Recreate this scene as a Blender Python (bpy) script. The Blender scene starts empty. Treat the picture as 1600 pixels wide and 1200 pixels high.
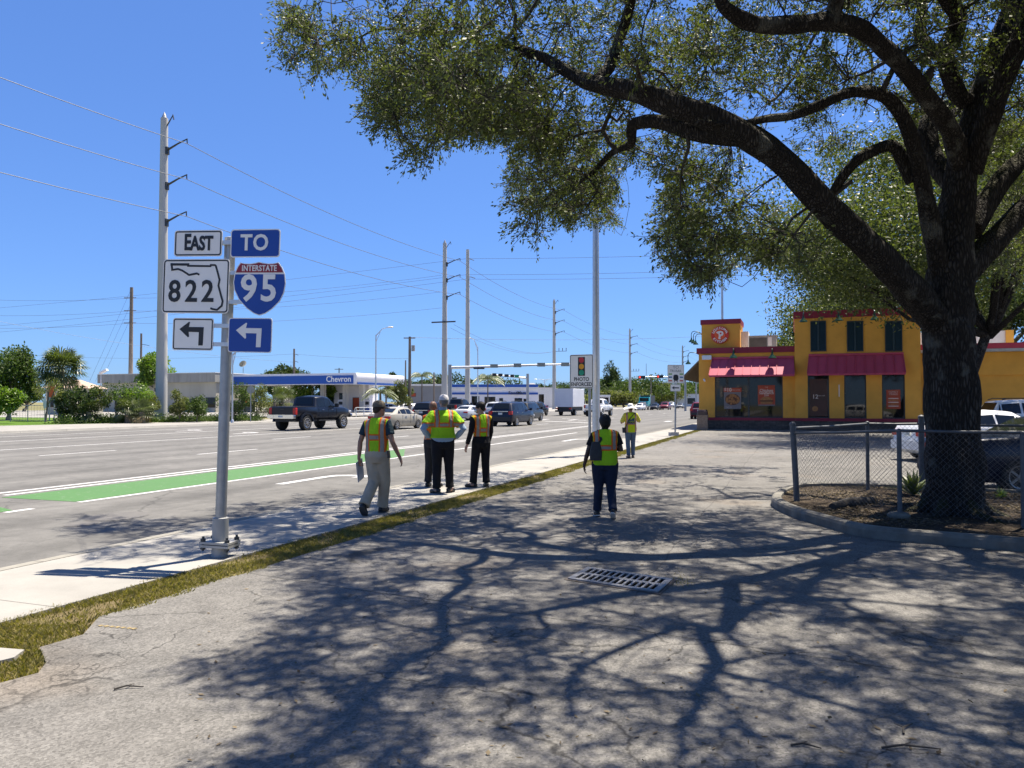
import bpy, bmesh, math, random
import numpy as np
from mathutils import Vector, Matrix
random.seed(7); RNG = np.random.default_rng(11)
SC = bpy.context.scene
COL = SC.collection
R = math.radians
PI = math.pi

# ------------------------------------------------------------------ camera
# world: +Y runs along the road, +X to the right of it, z = 0 on the pavement
YAW = R(20.35); PITCH = R(1.337); CAMH = 1.7; FPX = 1200.0
cam_data = bpy.data.cameras.new('camera'); cam = bpy.data.objects.new('camera', cam_data); COL.objects.link(cam)
cam.location = (0, 0, CAMH); cam.rotation_euler = (R(90) + PITCH, 0, YAW)
cam_data.sensor_width = 36; cam_data.lens = 27.0; cam_data.clip_end = 6000; cam_data.clip_start = 0.05
SC.camera = cam

# ------------------------------------------------------------------ light
SUN_DIR = Vector((0.166, 0.328, 1.0)).normalized()          # towards the sun
SUN_EL = math.asin(SUN_DIR.z)
SUN_AZ = math.atan2(SUN_DIR.x, SUN_DIR.y)                  # from +Y towards +X
world = bpy.data.worlds.new('World'); SC.world = world; world.use_nodes = True
wn = world.node_tree; wn.nodes.clear()
sky = wn.nodes.new('ShaderNodeTexSky'); sky.sky_type = 'NISHITA'; sky.sun_disc = False
sky.sun_elevation = SUN_EL; sky.sun_rotation = SUN_AZ
sky.air_density = 1.0; sky.dust_density = 0.2; sky.ozone_density = 3.2; sky.altitude = 0
bg = wn.nodes.new('ShaderNodeBackground'); bg.inputs['Strength'].default_value = 0.060
wo = wn.nodes.new('ShaderNodeOutputWorld')
gm = wn.nodes.new('ShaderNodeGamma'); gm.inputs[1].default_value = 0.68           # evens out the bright horizon band
tn = wn.nodes.new('ShaderNodeMix'); tn.data_type = 'RGBA'; tn.blend_type = 'MULTIPLY'; tn.inputs[0].default_value = 1.0; tn.inputs[7].default_value = (0.675, 1.08, 1.90, 1)
wn.links.new(sky.outputs[0], gm.inputs[0]); wn.links.new(gm.outputs[0], tn.inputs[6]); wn.links.new(tn.outputs[2], bg.inputs[0]); wn.links.new(bg.outputs[0], wo.inputs[0])
sl = bpy.data.lights.new('sun', 'SUN'); sl.energy = 5.0; sl.angle = R(0.53); sl.color = (1.0, 0.91, 0.765)
so = bpy.data.objects.new('sun', sl); COL.objects.link(so); so.location = (10, 20, 60)
so.rotation_euler = SUN_DIR.to_track_quat('Z', 'Y').to_euler()
vs = SC.view_settings; vs.view_transform = 'Standard'; vs.look = 'None'; vs.exposure = 1.35; vs.gamma = 1; vs.use_curve_mapping = False

# ------------------------------------------------------------------ measuring helpers
FH = np.array([-math.sin(YAW), math.cos(YAW), 0]); RT = np.array([math.cos(YAW), math.sin(YAW), 0]); UPZ = np.array([0, 0, 1.0])
FW = FH * math.cos(PITCH) + UPZ * math.sin(PITCH); UPV = -FH * math.sin(PITCH) + UPZ * math.cos(PITCH)
CAMP = np.array([0, 0, CAMH])
def ray(px, py): return FW + RT * ((px - 800) / FPX) + UPV * ((600 - py) / FPX)
def W(px, py, cz):                       # the point seen at (px,py) at horizontal distance cz along the view
    d = ray(px, py); return CAMP + d * (cz / float(d @ FH))
def G(px, py, z=0.0):                    # the ground point seen there
    d = ray(px, py); return CAMP + d * ((z - CAMH) / d[2])
def CF(cx, cz, z=0.0): return RT * cx + FH * cz + UPZ * z
def plane(px, py, org, rz, yo=0.0):      # local (x, z) on an upright plane through org turned by rz
    n = np.array([-math.sin(rz), math.cos(rz), 0]); x = np.array([math.cos(rz), math.sin(rz), 0])
    o = np.array(org, float) + n * yo; d = ray(px, py)
    p = CAMP + d * (float(n @ (o - CAMP)) / float(n @ d)); q = p - np.array(org, float)
    return float(q @ x), float(q[2])
def topx(P):                             # world points -> photo pixels, depth
    P = np.atleast_2d(P) - CAMP
    f = P @ FW; return np.stack([800 + FPX * (P @ RT) / f, 600 - FPX * (P @ UPV) / f, f], 1)

# ------------------------------------------------------------------ object helpers
def tag(o, label=None, cat=None, group=None, kind=None):
    if label: o['label'] = label
    if cat: o['category'] = cat
    if group: o['group'] = group
    if kind: o['kind'] = kind
    return o
def thing(name, label, cat, loc=(0, 0, 0), rz=0, group=None):
    o = bpy.data.objects.new(name, None); COL.objects.link(o); o.empty_display_size = 0.2
    o.location = tuple(float(v) for v in loc); o.rotation_euler = (0, 0, rz)
    return tag(o, label, cat, group)
def link(name, me, parent=None):
    o = bpy.data.objects.new(name, me); COL.objects.link(o)
    if parent is not None: o.parent = parent
    return o
def copy_tree(o, parent=None):
    c = o.copy(); COL.objects.link(c)
    if parent is not None: c.parent = parent
    for ch in list(o.children): copy_tree(ch, c)
    return c
def smooth_by_angle(me, deg=38):
    me.polygons.foreach_set('use_smooth', np.ones(len(me.polygons), bool))
    me.set_sharp_from_angle(angle=R(deg))
def np_mesh(name, V, F, mats, parent=None, smooth=False, mi=None):
    """V (n,3), F (m,k) all the same k: fast mesh"""
    me = bpy.data.meshes.new(name); n, (m, k) = len(V), F.shape
    me.vertices.add(n); me.vertices.foreach_set('co', np.ascontiguousarray(V, np.float32).ravel())
    me.loops.add(m * k); me.loops.foreach_set('vertex_index', np.ascontiguousarray(F, np.int32).ravel())
    me.polygons.add(m); me.polygons.foreach_set('loop_start', np.arange(0, m * k, k, dtype=np.int32))
    try: me.polygons.foreach_set('loop_total', np.full(m, k, np.int32))
    except Exception: pass
    if mi is not None: me.polygons.foreach_set('material_index', np.asarray(mi, np.int32))
    if smooth: me.polygons.foreach_set('use_smooth', np.ones(m, bool))
    me.update(calc_edges=True); me.validate()
    for mt in (mats if isinstance(mats, (list, tuple)) else [mats]): me.materials.append(mt)
    return link(name, me, parent)

def rrect(x0, z0, x1, z1, r, n=5):
    pts = []
    for (cx, cz, a0) in ((x1 - r, z1 - r, 0), (x0 + r, z1 - r, 90), (x0 + r, z0 + r, 180), (x1 - r, z0 + r, 270)):
        for k in range(n + 1):
            a = R(a0 + 90 * k / n); pts.append((cx + r * math.cos(a), cz + r * math.sin(a)))
    return pts
def circle(cx, cz, r, n=28): return [(cx + r * math.cos(2 * PI * k / n), cz + r * math.sin(2 * PI * k / n)) for k in range(n)]

class MB:
    def __init__(s): s.v = []; s.f = []; s.m = []
    def add(s, V, F, mi=0):
        b = len(s.v); s.v += [tuple(float(c) for c in v) for v in V]; s.f += [tuple(b + i for i in f) for f in F]; s.m += [mi] * len(F); return s
    def box(s, x0, y0, z0, x1, y1, z1, mi=0, bev=0.0):
        if bev > 0:
            return s.prism(rrect(x0, z0, x1, z1, min(bev, abs(x1 - x0) / 2.01, abs(z1 - z0) / 2.01), 2), y0, y1, mi)
        V = [(x, y, z) for x in (x0, x1) for y in (y0, y1) for z in (z0, z1)]
        return s.add(V, [(0, 1, 3, 2), (4, 6, 7, 5), (0, 4, 5, 1), (2, 3, 7, 6), (0, 2, 6, 4), (1, 5, 7, 3)], mi)
    def obox(s, c, ax, ay, az, mi=0):     # oriented box: centre and three half-vectors
        c, ax, ay, az = map(np.array, (c, ax, ay, az))
        V = [c + i * ax + j * ay + k * az for i in (-1, 1) for j in (-1, 1) for k in (-1, 1)]
        return s.add(V, [(0, 1, 3, 2), (4, 6, 7, 5), (0, 4, 5, 1), (2, 3, 7, 6), (0, 2, 6, 4), (1, 5, 7, 3)], mi)
    def prism(s, poly, y0, y1, mi=0):     # polygon in (x,z) extruded along y
        n = len(poly); V = [(x, y0, z) for x, z in poly] + [(x, y1, z) for x, z in poly]
        F = [tuple(range(n)), tuple(range(2 * n - 1, n - 1, -1))] + [(i, i + n, (i + 1) % n + n, (i + 1) % n) for i in range(n)]
        return s.add(V, F, mi)
    def prismz(s, poly, z0, z1, mi=0):    # polygon in (x,y) extruded along z
        n = len(poly); V = [(x, y, z0) for x, y in poly] + [(x, y, z1) for x, y in poly]
        F = [tuple(range(n - 1, -1, -1)), tuple(range(n, 2 * n))] + [(i, (i + 1) % n, (i + 1) % n + n, i + n) for i in range(n)]
        return s.add(V, F, mi)
    def prismx(s, poly, x0, x1, mi=0):    # polygon in (y,z) extruded along x
        n = len(poly); V = [(x0, y, z) for y, z in poly] + [(x1, y, z) for y, z in poly]
        F = [tuple(range(n - 1, -1, -1)), tuple(range(n, 2 * n))] + [(i, (i + 1) % n, (i + 1) % n + n, i + n) for i in range(n)]
        return s.add(V, F, mi)
    def ring(s, outer, inner, y0, y1, mi=0):
        n = len(outer)
        V = [(x, y, z) for y in (y0, y1) for P in (outer, inner) for x, z in P]
        F = []
        for i in range(n):
            j = (i + 1) % n
            F += [(i, j, n + j, n + i), (2 * n + i, 3 * n + i, 3 * n + j, 2 * n + j), (i, 2 * n + i, 2 * n + j, j), (n + i, n + j, 3 * n + j, 3 * n + i)]
        return s.add(V, F, mi)
    def sheet(s, pts, z=None, mi=0):
        return s.add([(p[0], p[1], p[2] if z is None else z) for p in pts], [tuple(range(len(pts)))], mi)
    def tube(s, P, rad, n=8, mi=0, cap=True, flat=None):
        P = [np.array(p, float) for p in P]; m = len(P)
        rad = [rad] * m if np.isscalar(rad) else list(rad)
        V = []; prev = None
        for i in range(m):
            t = P[min(i + 1, m - 1)] - P[max(i - 1, 0)]; t = t / (np.linalg.norm(t) + 1e-9)
            if prev is None:
                a = np.array([1.0, 0, 0]) if abs(t[0]) < 0.9 else np.array([0, 1.0, 0])
            else: a = prev
            u = a - t * (a @ t); u /= np.linalg.norm(u) + 1e-9; w = np.cross(t, u); prev = u
            for k in range(n):
                an = 2 * PI * k / n; V.append(P[i] + (u * math.cos(an) + w * math.sin(an)) * rad[i])
        F = [(i * n + k, i * n + (k + 1) % n, (i + 1) * n + (k + 1) % n, (i + 1) * n + k) for i in range(m - 1) for k in range(n)]
        if cap: F += [tuple(range(n - 1, -1, -1)), tuple(range((m - 1) * n, m * n))]
        return s.add(V, F, mi)
    def etube(s, secs, n=20, mi=0, ax=0):
        """secs: (cx, cy, cz, rx, ry[, power]) horizontal superellipse sections stacked in z"""
        V = []
        for c in secs:
            cx, cy, cz, rx, ry = c[:5]; p = c[5] if len(c) > 5 else 2.0
            for k in range(n):
                a = 2 * PI * k / n; co, si = math.cos(a), math.sin(a)
                V.append((cx + rx * math.copysign(abs(co) ** (2 / p), co), cy + ry * math.copysign(abs(si) ** (2 / p), si), cz))
        m = len(secs)
        F = [(i * n + k, i * n + (k + 1) % n, (i + 1) * n + (k + 1) % n, (i + 1) * n + k) for i in range(m - 1) for k in range(n)]
        F += [tuple(range(n - 1, -1, -1)), tuple(range((m - 1) * n, m * n))]
        return s.add(V, F, mi)
    def ball(s, c, r, n=12, m=8, mi=0):
        r = (r, r, r) if np.isscalar(r) else r
        secs = []
        for i in range(m + 1):
            a = -PI / 2 + PI * i / m; k = max(math.cos(a), 0.03)
            secs.append((c[0], c[1], c[2] + r[2] * math.sin(a), r[0] * k, r[1] * k))
        return s.etube(secs, n, mi)
    def lathe(s, prof, c=(0, 0, 0), axis='z', n=24, mi=0):   # prof: (radius, height)
        V = []
        for r, h in prof:
            for k in range(n):
                a = 2 * PI * k / n; x, y = r * math.cos(a), r * math.sin(a)
                p = (x, y, h) if axis == 'z' else ((h, x, y) if axis == 'x' else (x, h, y))
                V.append((c[0] + p[0], c[1] + p[1], c[2] + p[2]))
        m = len(prof)
        F = [(i * n + k, i * n + (k + 1) % n, (i + 1) * n + (k + 1) % n, (i + 1) * n + k) for i in range(m - 1) for k in range(n)]
        F += [tuple(range(n - 1, -1, -1)), tuple(range((m - 1) * n, m * n))]
        return s.add(V, F, mi)
    def mesh(s, name, mats, smooth=None, fix=True):
        me = bpy.data.meshes.new(name); me.from_pydata(s.v, [], s.f)
        for mt in (mats if isinstance(mats, (list, tuple)) else [mats]): me.materials.append(mt)
        me.polygons.foreach_set('material_index', np.array(s.m, np.int32))
        if fix:
            bm = bmesh.new(); bm.from_mesh(me); bmesh.ops.recalc_face_normals(bm, faces=bm.faces); bm.to_mesh(me); bm.free()
        if smooth: smooth_by_angle(me, smooth)
        me.update(); return me
    def build(s, name, mats, parent=None, smooth=None, fix=True): return link(name, s.mesh(name, mats, smooth, fix), parent)

def catmull(pts, step=4):
    P = [np.array(p, float) for p in pts]; P = [2 * P[0] - P[1]] + P + [2 * P[-1] - P[-2]]; out = []
    for i in range(1, len(P) - 2):
        for t in np.linspace(0, 1, step, endpoint=False):
            a, b, c, d = P[i - 1:i + 3]
            out.append(.5 * ((2 * b) + (c - a) * t + (2 * a - 5 * b + 4 * c - d) * t * t + (3 * b - a - 3 * c + d) * t ** 3))
    out.append(P[-2]); return out
def inside(poly, P):
    x, y = P[:, 0], P[:, 1]; c = np.zeros(len(P), bool); n = len(poly)
    for i in range(n):
        (x1, y1), (x2, y2) = poly[i], poly[(i + 1) % n]
        if y1 == y2: continue
        c ^= ((y1 > y) != (y2 > y)) & (x < (x2 - x1) * (y - y1) / (y2 - y1) + x1)
    return c
def text_mesh(s, size, loc, ext=0.003, sx=1.0, bold=0.0, align='CENTER', flat=False, rot=0.0, res=3, spacing=1.0):
    """lettering in the x-z plane facing -y; returns verts, faces"""
    cu = bpy.data.curves.new('lettering', 'FONT'); cu.body = s; cu.size = size; cu.align_x = align; cu.align_y = 'CENTER'
    cu.extrude = ext; cu.offset = bold; cu.resolution_u = res; cu.space_character = spacing
    o = bpy.data.objects.new('lettering', cu); COL.objects.link(o)
    me = bpy.data.meshes.new_from_object(o.evaluated_get(bpy.context.evaluated_depsgraph_get()))
    n = len(me.vertices); co = np.empty(n * 3, np.float32); me.vertices.foreach_get('co', co); co = co.reshape(-1, 3)
    F = [tuple(p.vertices) for p in me.polygons]
    bpy.data.objects.remove(o); bpy.data.curves.remove(cu); bpy.data.meshes.remove(me)
    x, z, y = co[:, 0] * sx, co[:, 1], -co[:, 2]
    c, sn = math.cos(rot), math.sin(rot)
    V = np.stack([loc[0] + x * c - z * sn, loc[1] + y, loc[2] + x * sn + z * c], 1)
    return V, F
def text(mb, s, size, loc, mi=0, **k):
    V, F = text_mesh(s, size, loc, **k); mb.add(V, F, mi)

# ------------------------------------------------------------------ materials
def _nt(name):
    m = bpy.data.materials.new(name); m.use_nodes = True; nt = m.node_tree
    return m, nt, nt.nodes['Principled BSDF']
class NX:
    """tiny node-expression helper"""
    def __init__(s, nt): s.nt = nt
    def n(s, t, **kw):
        q = s.nt.nodes.new(t)
        for k, v in kw.items(): setattr(q, k, v)
        return q
    def set(s, inp, v):
        if hasattr(v, 'is_linked') or isinstance(v, bpy.types.NodeSocket): s.nt.links.new(v, inp)
        else: inp.default_value = v
    def m(s, op, a, b=None, c=None):
        q = s.n('ShaderNodeMath', operation=op); s.set(q.inputs[0], a)
        if b is not None: s.set(q.inputs[1], b)
        if c is not None: s.set(q.inputs[2], c)
        return q.outputs[0]
    def band(s, x, lo, hi): return s.m('MULTIPLY', s.m('GREATER_THAN', x, lo), s.m('LESS_THAN', x, hi))
    def mix(s, f, a, b, bt='MIX'):
        q = s.n('ShaderNodeMix', data_type='RGBA', blend_type=bt)
        s.set(q.inputs[0], f); s.set(q.inputs[6], a if not isinstance(a, tuple) else (*a[:3], 1)); s.set(q.inputs[7], b if not isinstance(b, tuple) else (*b[:3], 1))
        return q.outputs[2]
    def obj(s): return s.n('ShaderNodeTexCoord').outputs['Object']
    def xyz(s, v):
        q = s.n('ShaderNodeSeparateXYZ'); s.nt.links.new(v, q.inputs[0]); return q.outputs
    def scale(s, v, sc):
        q = s.n('ShaderNodeVectorMath', operation='MULTIPLY'); s.nt.links.new(v, q.inputs[0]); q.inputs[1].default_value = sc; return q.outputs[0]
    def noise(s, v, sc, det=4, rough=.55, dist=0):
        q = s.n('ShaderNodeTexNoise'); s.nt.links.new(v, q.inputs['Vector']); q.inputs['Scale'].default_value = sc
        q.inputs['Detail'].default_value = det; q.inputs['Roughness'].default_value = rough; q.inputs['Distortion'].default_value = dist; return q.outputs['Fac']
    def vor(s, v, sc, feat='F1', out='Distance'):
        q = s.n('ShaderNodeTexVoronoi', feature=feat); s.nt.links.new(v, q.inputs['Vector']); q.inputs['Scale'].default_value = sc; return q.outputs[out]
    def ramp(s, x, stops):
        q = s.n('ShaderNodeValToRGB'); s.nt.links.new(x, q.inputs[0]); e = q.color_ramp.elements
        while len(e) < len(stops): e.new(0.5)
        for el, (p, c) in zip(e, stops): el.position = p; el.color = (c, c, c, 1) if np.isscalar(c) else (*c[:3], 1)
        return q.outputs[0]
    def sm(s, x, lo, hi):
        q = s.n('ShaderNodeMapRange', interpolation_type='SMOOTHSTEP'); s.set(q.inputs[0], x); q.inputs[1].default_value = lo; q.inputs[2].default_value = hi; return q.outputs[0]
    def bump(s, h, strength, dist, bsdf):
        q = s.n('ShaderNodeBump'); q.inputs['Strength'].default_value = strength; q.inputs['Distance'].default_value = dist
        s.nt.links.new(h, q.inputs['Height']); s.nt.links.new(q.outputs[0], bsdf.inputs['Normal'])
def M(name, col, rough=.6, metal=0.0, var=.18, vs=3.0, bump=0.0, bs=40.0, spec=.5, coat=0.0, streak=False):
    m, nt, b = _nt(name); x = NX(nt); o = x.obj()
    if streak: o = x.scale(o, (1, 1, .12))
    f = x.noise(o, vs, 5, .6)
    k = x.ramp(f, [(.3, 1 - var), (.7, 1 + var)])
    nt.links.new(x.mix(1.0, tuple(col), k, 'MULTIPLY'), b.inputs['Base Color'])
    b.inputs['Roughness'].default_value = rough; b.inputs['Metallic'].default_value = metal
    b.inputs['Specular IOR Level'].default_value = spec; b.inputs['Coat Weight'].default_value = coat; b.inputs['Coat Roughness'].default_value = .04
    if bump: x.bump(x.noise(x.obj(), bs, 4), bump, .01, b)
    return m
def leaf_mat(name, dark, light, trans=.35, rough=.45, big=.5, spec=.4):
    m, nt, b = _nt(name); x = NX(nt)
    g = x.n('ShaderNodeNewGeometry'); r = g.outputs['Random Per Island']
    n = x.noise(x.obj(), big, 2)
    f = x.m('ADD', x.m('MULTIPLY', r, .7), x.m('MULTIPLY', x.m('SUBTRACT', n, .35), .6))
    c = x.mix(f, tuple(dark), tuple(light)); nt.links.new(c, b.inputs['Base Color'])
    b.inputs['Roughness'].default_value = rough; b.inputs['Specular IOR Level'].default_value = spec
    if trans:
        t = x.n('ShaderNodeBsdfTranslucent'); tc = x.mix(1.0, c, (1.5, 1.7, .45), 'MULTIPLY'); nt.links.new(tc, t.inputs[0])
        ms = x.n('ShaderNodeMixShader'); ms.inputs[0].default_value = trans
        nt.links.new(b.outputs[0], ms.inputs[1]); nt.links.new(t.outputs[0], ms.inputs[2])
        nt.links.new(ms.outputs[0], nt.nodes['Material Output'].inputs[0])
    return m
MT = {}
MT['steel'] = M('galvanised_steel', (.33, .335, .34), .45, .75, .12, 8)
MT['alu'] = M('aluminium', (.55, .56, .57), .4, .6, .08, 12)
MT['sign_white'] = M('sign_white', (.80, .77, .72), .5, 0, .04, 5)
MT['sign_black'] = M('sign_black', (.012, .012, .014), .5, 0, .1)
MT['sign_blue'] = M('sign_blue', (.003, .055, .31), .55, 0, .06)
MT['sign_red'] = M('sign_red', (.26, .012, .025), .45, 0, .06)
MT['sign_green'] = M('sign_green', (.01, .2, .1), .45, 0, .06)
MT['concrete'] = M('concrete', (.40, .385, .36), .85, 0, .16, 2.2, .15, 60)
MT['pole_concrete'] = M('pole_concrete', (.44, .43, .40), .85, 0, .12, 1.2, .1, 30, streak=True)
MT['wood_pole'] = M('weathered_wood', (.17, .14, .115), .9, 0, .25, 4, .2, 30, streak=True)
MT['dark_metal'] = M('dark_metal', (.05, .055, .06), .5, .4)
MT['wire'] = M('wire', (.10, .11, .13), .6, .2)
MT['rubber'] = M('rubber', (.018, .018, .018), .8, 0, .25, 9)
MT['rim'] = M('alloy_rim', (.5, .5, .52), .25, .9, .05)
MT['rim_grey'] = M('grey_rim', (.22, .23, .24), .35, .8, .05)
MT['chrome'] = M('chrome', (.7, .7, .72), .12, 1.0, .03)
MT['car_glass'] = M('car_glass', (.008, .010, .011), .05, 0, .05, spec=.45)
MT['glass'] = M('window_glass', (.012, .012, .012), .03, 0, .3, 1.0, spec=.42)
MT['tail'] = M('tail_lens', (.42, .012, .012), .2, 0, .1, 30)
MT['lens'] = M('clear_lens', (.6, .6, .62), .12, .2, .05)
MT['plate'] = M('licence_plate', (.55, .58, .56), .5)
MT['black'] = M('black_plastic', (.018, .018, .02), .55, 0, .15)
MT['white_paint'] = M('white_painted_metal', (.74, .74, .73), .45, 0, .05, 1)
# ------------------------------------------------------------------ ground, road, pavements
ZR = -0.10                               # road surface
def asphalt(name, base, lot):
    m, nt, b = _nt(name); x = NX(nt); o = x.obj(); X, Y, Z = x.xyz(o)
    agg = x.vor(o, 78 if lot else 55, 'F1', 'Color'); ag = x.n('ShaderNodeRGBToBW'); nt.links.new(agg, ag.inputs[0])
    fine = x.noise(o, 160 if lot else 120, 2); big = x.noise(o, .35, 4); mid = x.noise(o, 3.2, 5, .65)
    k = x.m('ADD', x.m('MULTIPLY', ag.outputs[0], 0.8 if lot else .22), x.m('MULTIPLY', fine, .5 if lot else .2))
    k = x.m('ADD', k, .35 if lot else .78)
    k = x.m('MULTIPLY', k, x.ramp(mid, [(.3, .78), (.7, 1.12)])); k = x.m('MULTIPLY', k, x.ramp(big, [(.3, .84), (.7, 1.1)]))
    wob = x.n('ShaderNodeTexNoise'); nt.links.new(o, wob.inputs['Vector']); wob.inputs['Scale'].default_value = 1.3; wob.inputs['Detail'].default_value = 6
    wv = x.n('ShaderNodeVectorMath', operation='MULTIPLY_ADD'); nt.links.new(wob.outputs['Color'], wv.inputs[0]); wv.inputs[1].default_value = (1.1, 1.1, 0); nt.links.new(o, wv.inputs[2])
    if lot:
        cr = x.vor(wv.outputs[0], .8, 'DISTANCE_TO_EDGE'); crm = x.m('MULTIPLY', x.m('SUBTRACT', 1.0, x.sm(cr, .0, .013)), x.sm(x.noise(o, .7, 3), .40, .55))
        cr2 = x.vor(wv.outputs[0], 3.1, 'DISTANCE_TO_EDGE'); crm2 = x.m('MULTIPLY', x.m('SUBTRACT', 1.0, x.sm(cr2, .0, .022)), x.sm(x.noise(o, .45, 3), .49, .60))
        k = x.m('MULTIPLY', k, x.m('SUBTRACT', 1.0, x.m('MULTIPLY', x.m('MAXIMUM', crm, crm2), .62)))
        # old paving seams
        for (ax, pos, amp) in ((X, -1.35, .05), (Y, 5.55, .06)):
            w = x.m('ADD', ax, x.m('MULTIPLY', x.m('SUBTRACT', x.noise(o, 1.1, 4), .5), amp * 3))
            if ax is Y: w = x.m('SUBTRACT', w, x.m('MULTIPLY', X, -.14))
            else: w = x.m('ADD', w, x.m('MULTIPLY', x.m('LESS_THAN', Y, 6.4), 50))
            k = x.m('MULTIPLY', k, x.m('SUBTRACT', 1.0, x.m('MULTIPLY', x.m('LESS_THAN', x.m('ABSOLUTE', x.m('SUBTRACT', w, pos)), .009), .35 if ax is X else .55)))
        st = x.sm(x.noise(o, .9, 3), .57, .70); k = x.m('MULTIPLY', k, x.m('SUBTRACT', 1.0, x.m('MULTIPLY', st, .22))); oil = x.sm(x.noise(x.scale(o, (1, .45, 1)), 2.3, 4, .6, .4), .66, .76); k = x.m('MULTIPLY', k, x.m('SUBTRACT', 1.0, x.m('MULTIPLY', oil, .38)))
        gum = x.m('LESS_THAN', x.vor(o, 1.1), .018); k = x.m('MULTIPLY', k, x.m('SUBTRACT', 1.0, x.m('MULTIPLY', gum, .45)))
        col = x.mix(x.sm(x.noise(o, .5, 3), .55, .75), base, (base[0] * 1.08, base[1] * .98, base[2] * .88))
    else:
        # wheel wear in each lane, running along the road
        w = x.m('ADD', x.m('MULTIPLY', X, 2 * PI / 4.45), 1.1); wear = x.m('POWER', x.m('ABSOLUTE', x.m('SINE', w)), 3.0)
        wear = x.m('MULTIPLY', wear, x.ramp(x.noise(x.scale(o, (1, .05, 1)), 1.2, 4), [(.3, .35), (.65, 1.0)]))
        k = x.m('MULTIPLY', k, x.m('SUBTRACT', 1.04, x.m('MULTIPLY', wear, .26)))
        long = x.noise(x.scale(o, (1.5, .03, 1)), 2.0, 4); k = x.m('MULTIPLY', k, x.ramp(long, [(.3, .92), (.7, 1.06)]))
        cr = x.vor(x.scale(wv.outputs[0], (.5, .12, 1)), .7, 'DISTANCE_TO_EDGE'); crm = x.m('SUBTRACT', 1.0, x.sm(cr, 0, .006))
        k = x.m('MULTIPLY', k, x.m('SUBTRACT', 1.0, x.m('MULTIPLY', crm, .3)))
        col = base
    nt.links.new(x.mix(1.0, col, k, 'MULTIPLY'), b.inputs['Base Color'])
    b.inputs['Roughness'].default_value = .88; b.inputs['Specular IOR Level'].default_value = .25
    x.bump(x.m('ADD', ag.outputs[0], fine), .55 if lot else .2, .006, b)
    return m
MT['lot'] = asphalt('worn_lot_asphalt', (0.148, 0.142, 0.134), True)
MT['road'] = asphalt('road_asphalt', (0.134, 0.130, 0.123), False)
def walk_mat(name, base, joints=None, stain=.2):
    m, nt, b = _nt(name); x = NX(nt); o = x.obj(); X, Y, Z = x.xyz(o)
    k = x.m('MULTIPLY', x.ramp(x.noise(o, 1.1, 5, .65), [(.3, 1 - stain), (.7, 1.05)]), x.ramp(x.noise(o, 70, 3), [(.2, .9), (.8, 1.07)]))
    if joints:
        t = x.m('ABSOLUTE', x.m('SUBTRACT', x.m('FRACT', x.m('DIVIDE', x.m('ADD', Y, joints[1]), joints[0])), .5))
        j = x.m('GREATER_THAN', t, .5 - .007 / joints[0]); k = x.m('MULTIPLY', k, x.m('SUBTRACT', 1.0, x.m('MULTIPLY', j, .6)))
    nt.links.new(x.mix(1.0, base, k, 'MULTIPLY'), b.inputs['Base Color']); b.inputs['Roughness'].default_value = .85; b.inputs['Specular IOR Level'].default_value = .2
    x.bump(x.noise(o, 90, 3), .15, .004, b); return m
MT['walk'] = walk_mat('pavement_concrete', (0.285, 0.275, 0.255), (3.05, 1.45))
MT['kerbm'] = walk_mat('kerb_concrete', (0.248, 0.236, 0.208), (3.05, .2), .3)
MT['farwalk'] = walk_mat('far_pavement_concrete', (0.276, 0.264, 0.244), (2.0, 0), .25)
def ground_mat(name, a, bcol, c, sc):
    m, nt, b = _nt(name); x = NX(nt); o = x.obj()
    f = x.noise(o, sc, 6, .65); g = x.noise(o, sc * 12, 4, .7)
    nt.links.new(x.mix(x.sm(g, .35, .7), x.mix(x.sm(f, .4, .62), a, bcol), c), b.inputs['Base Color']); b.inputs['Roughness'].default_value = 1; b.inputs['Specular IOR Level'].default_value = .1
    x.bump(g, .4, .03, b); return m
MT['earth'] = ground_mat('dry_grass_ground', (.10, .11, .035), (.16, .14, .07), (.19, .17, .10), .15)
MT['lawn'] = ground_mat('lawn', (.06, .12, .015), (.09, .15, .025), (.07, .12, .02), .4)
MT['turf'] = ground_mat('verge_soil', (.10, .078, .042), (.09, .085, .03), (.15, .12, .07), 1.2)
def struct(name, mb, mats): return tag(mb.build(name, mats), kind='structure')
mb = MB(); mb.sheet([(-2500, -300), (2500, -300), (2500, 5200), (-2500, 5200)], -.17); struct('ground', mb, MT['earth'])
NEARK = -7.62                            # near kerb face
mb = MB(); mb.sheet([(-45, -60), (NEARK + .2, -60), (NEARK + .2, 900), (-45, 900)], ZR); struct('road', mb, MT['road'])
# near kerb with gutter pan, pavement, verge, lot
mb = MB(); mb.prism([(NEARK - .42, ZR - .12), (NEARK - .42, ZR + .006), (NEARK - .02, ZR + .012), (NEARK, .0), (NEARK + .03, .018), (NEARK + .17, .02), (NEARK + .17, ZR - .12)], -60, 900)
struct('near_kerb', mb, MT['kerbm'])
WK1 = -5.72
mb = MB(); mb.box(NEARK + .175, -60, -.12, WK1, 47.5, .016); struct('pavement', mb, MT['walk'])
mb = MB(); mb.box(NEARK + .175, 47.6, -.12, -5.75, 900, .016); struct('far_pavement_strip', mb, MT['walk'])
VG1 = -5.17
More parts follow.
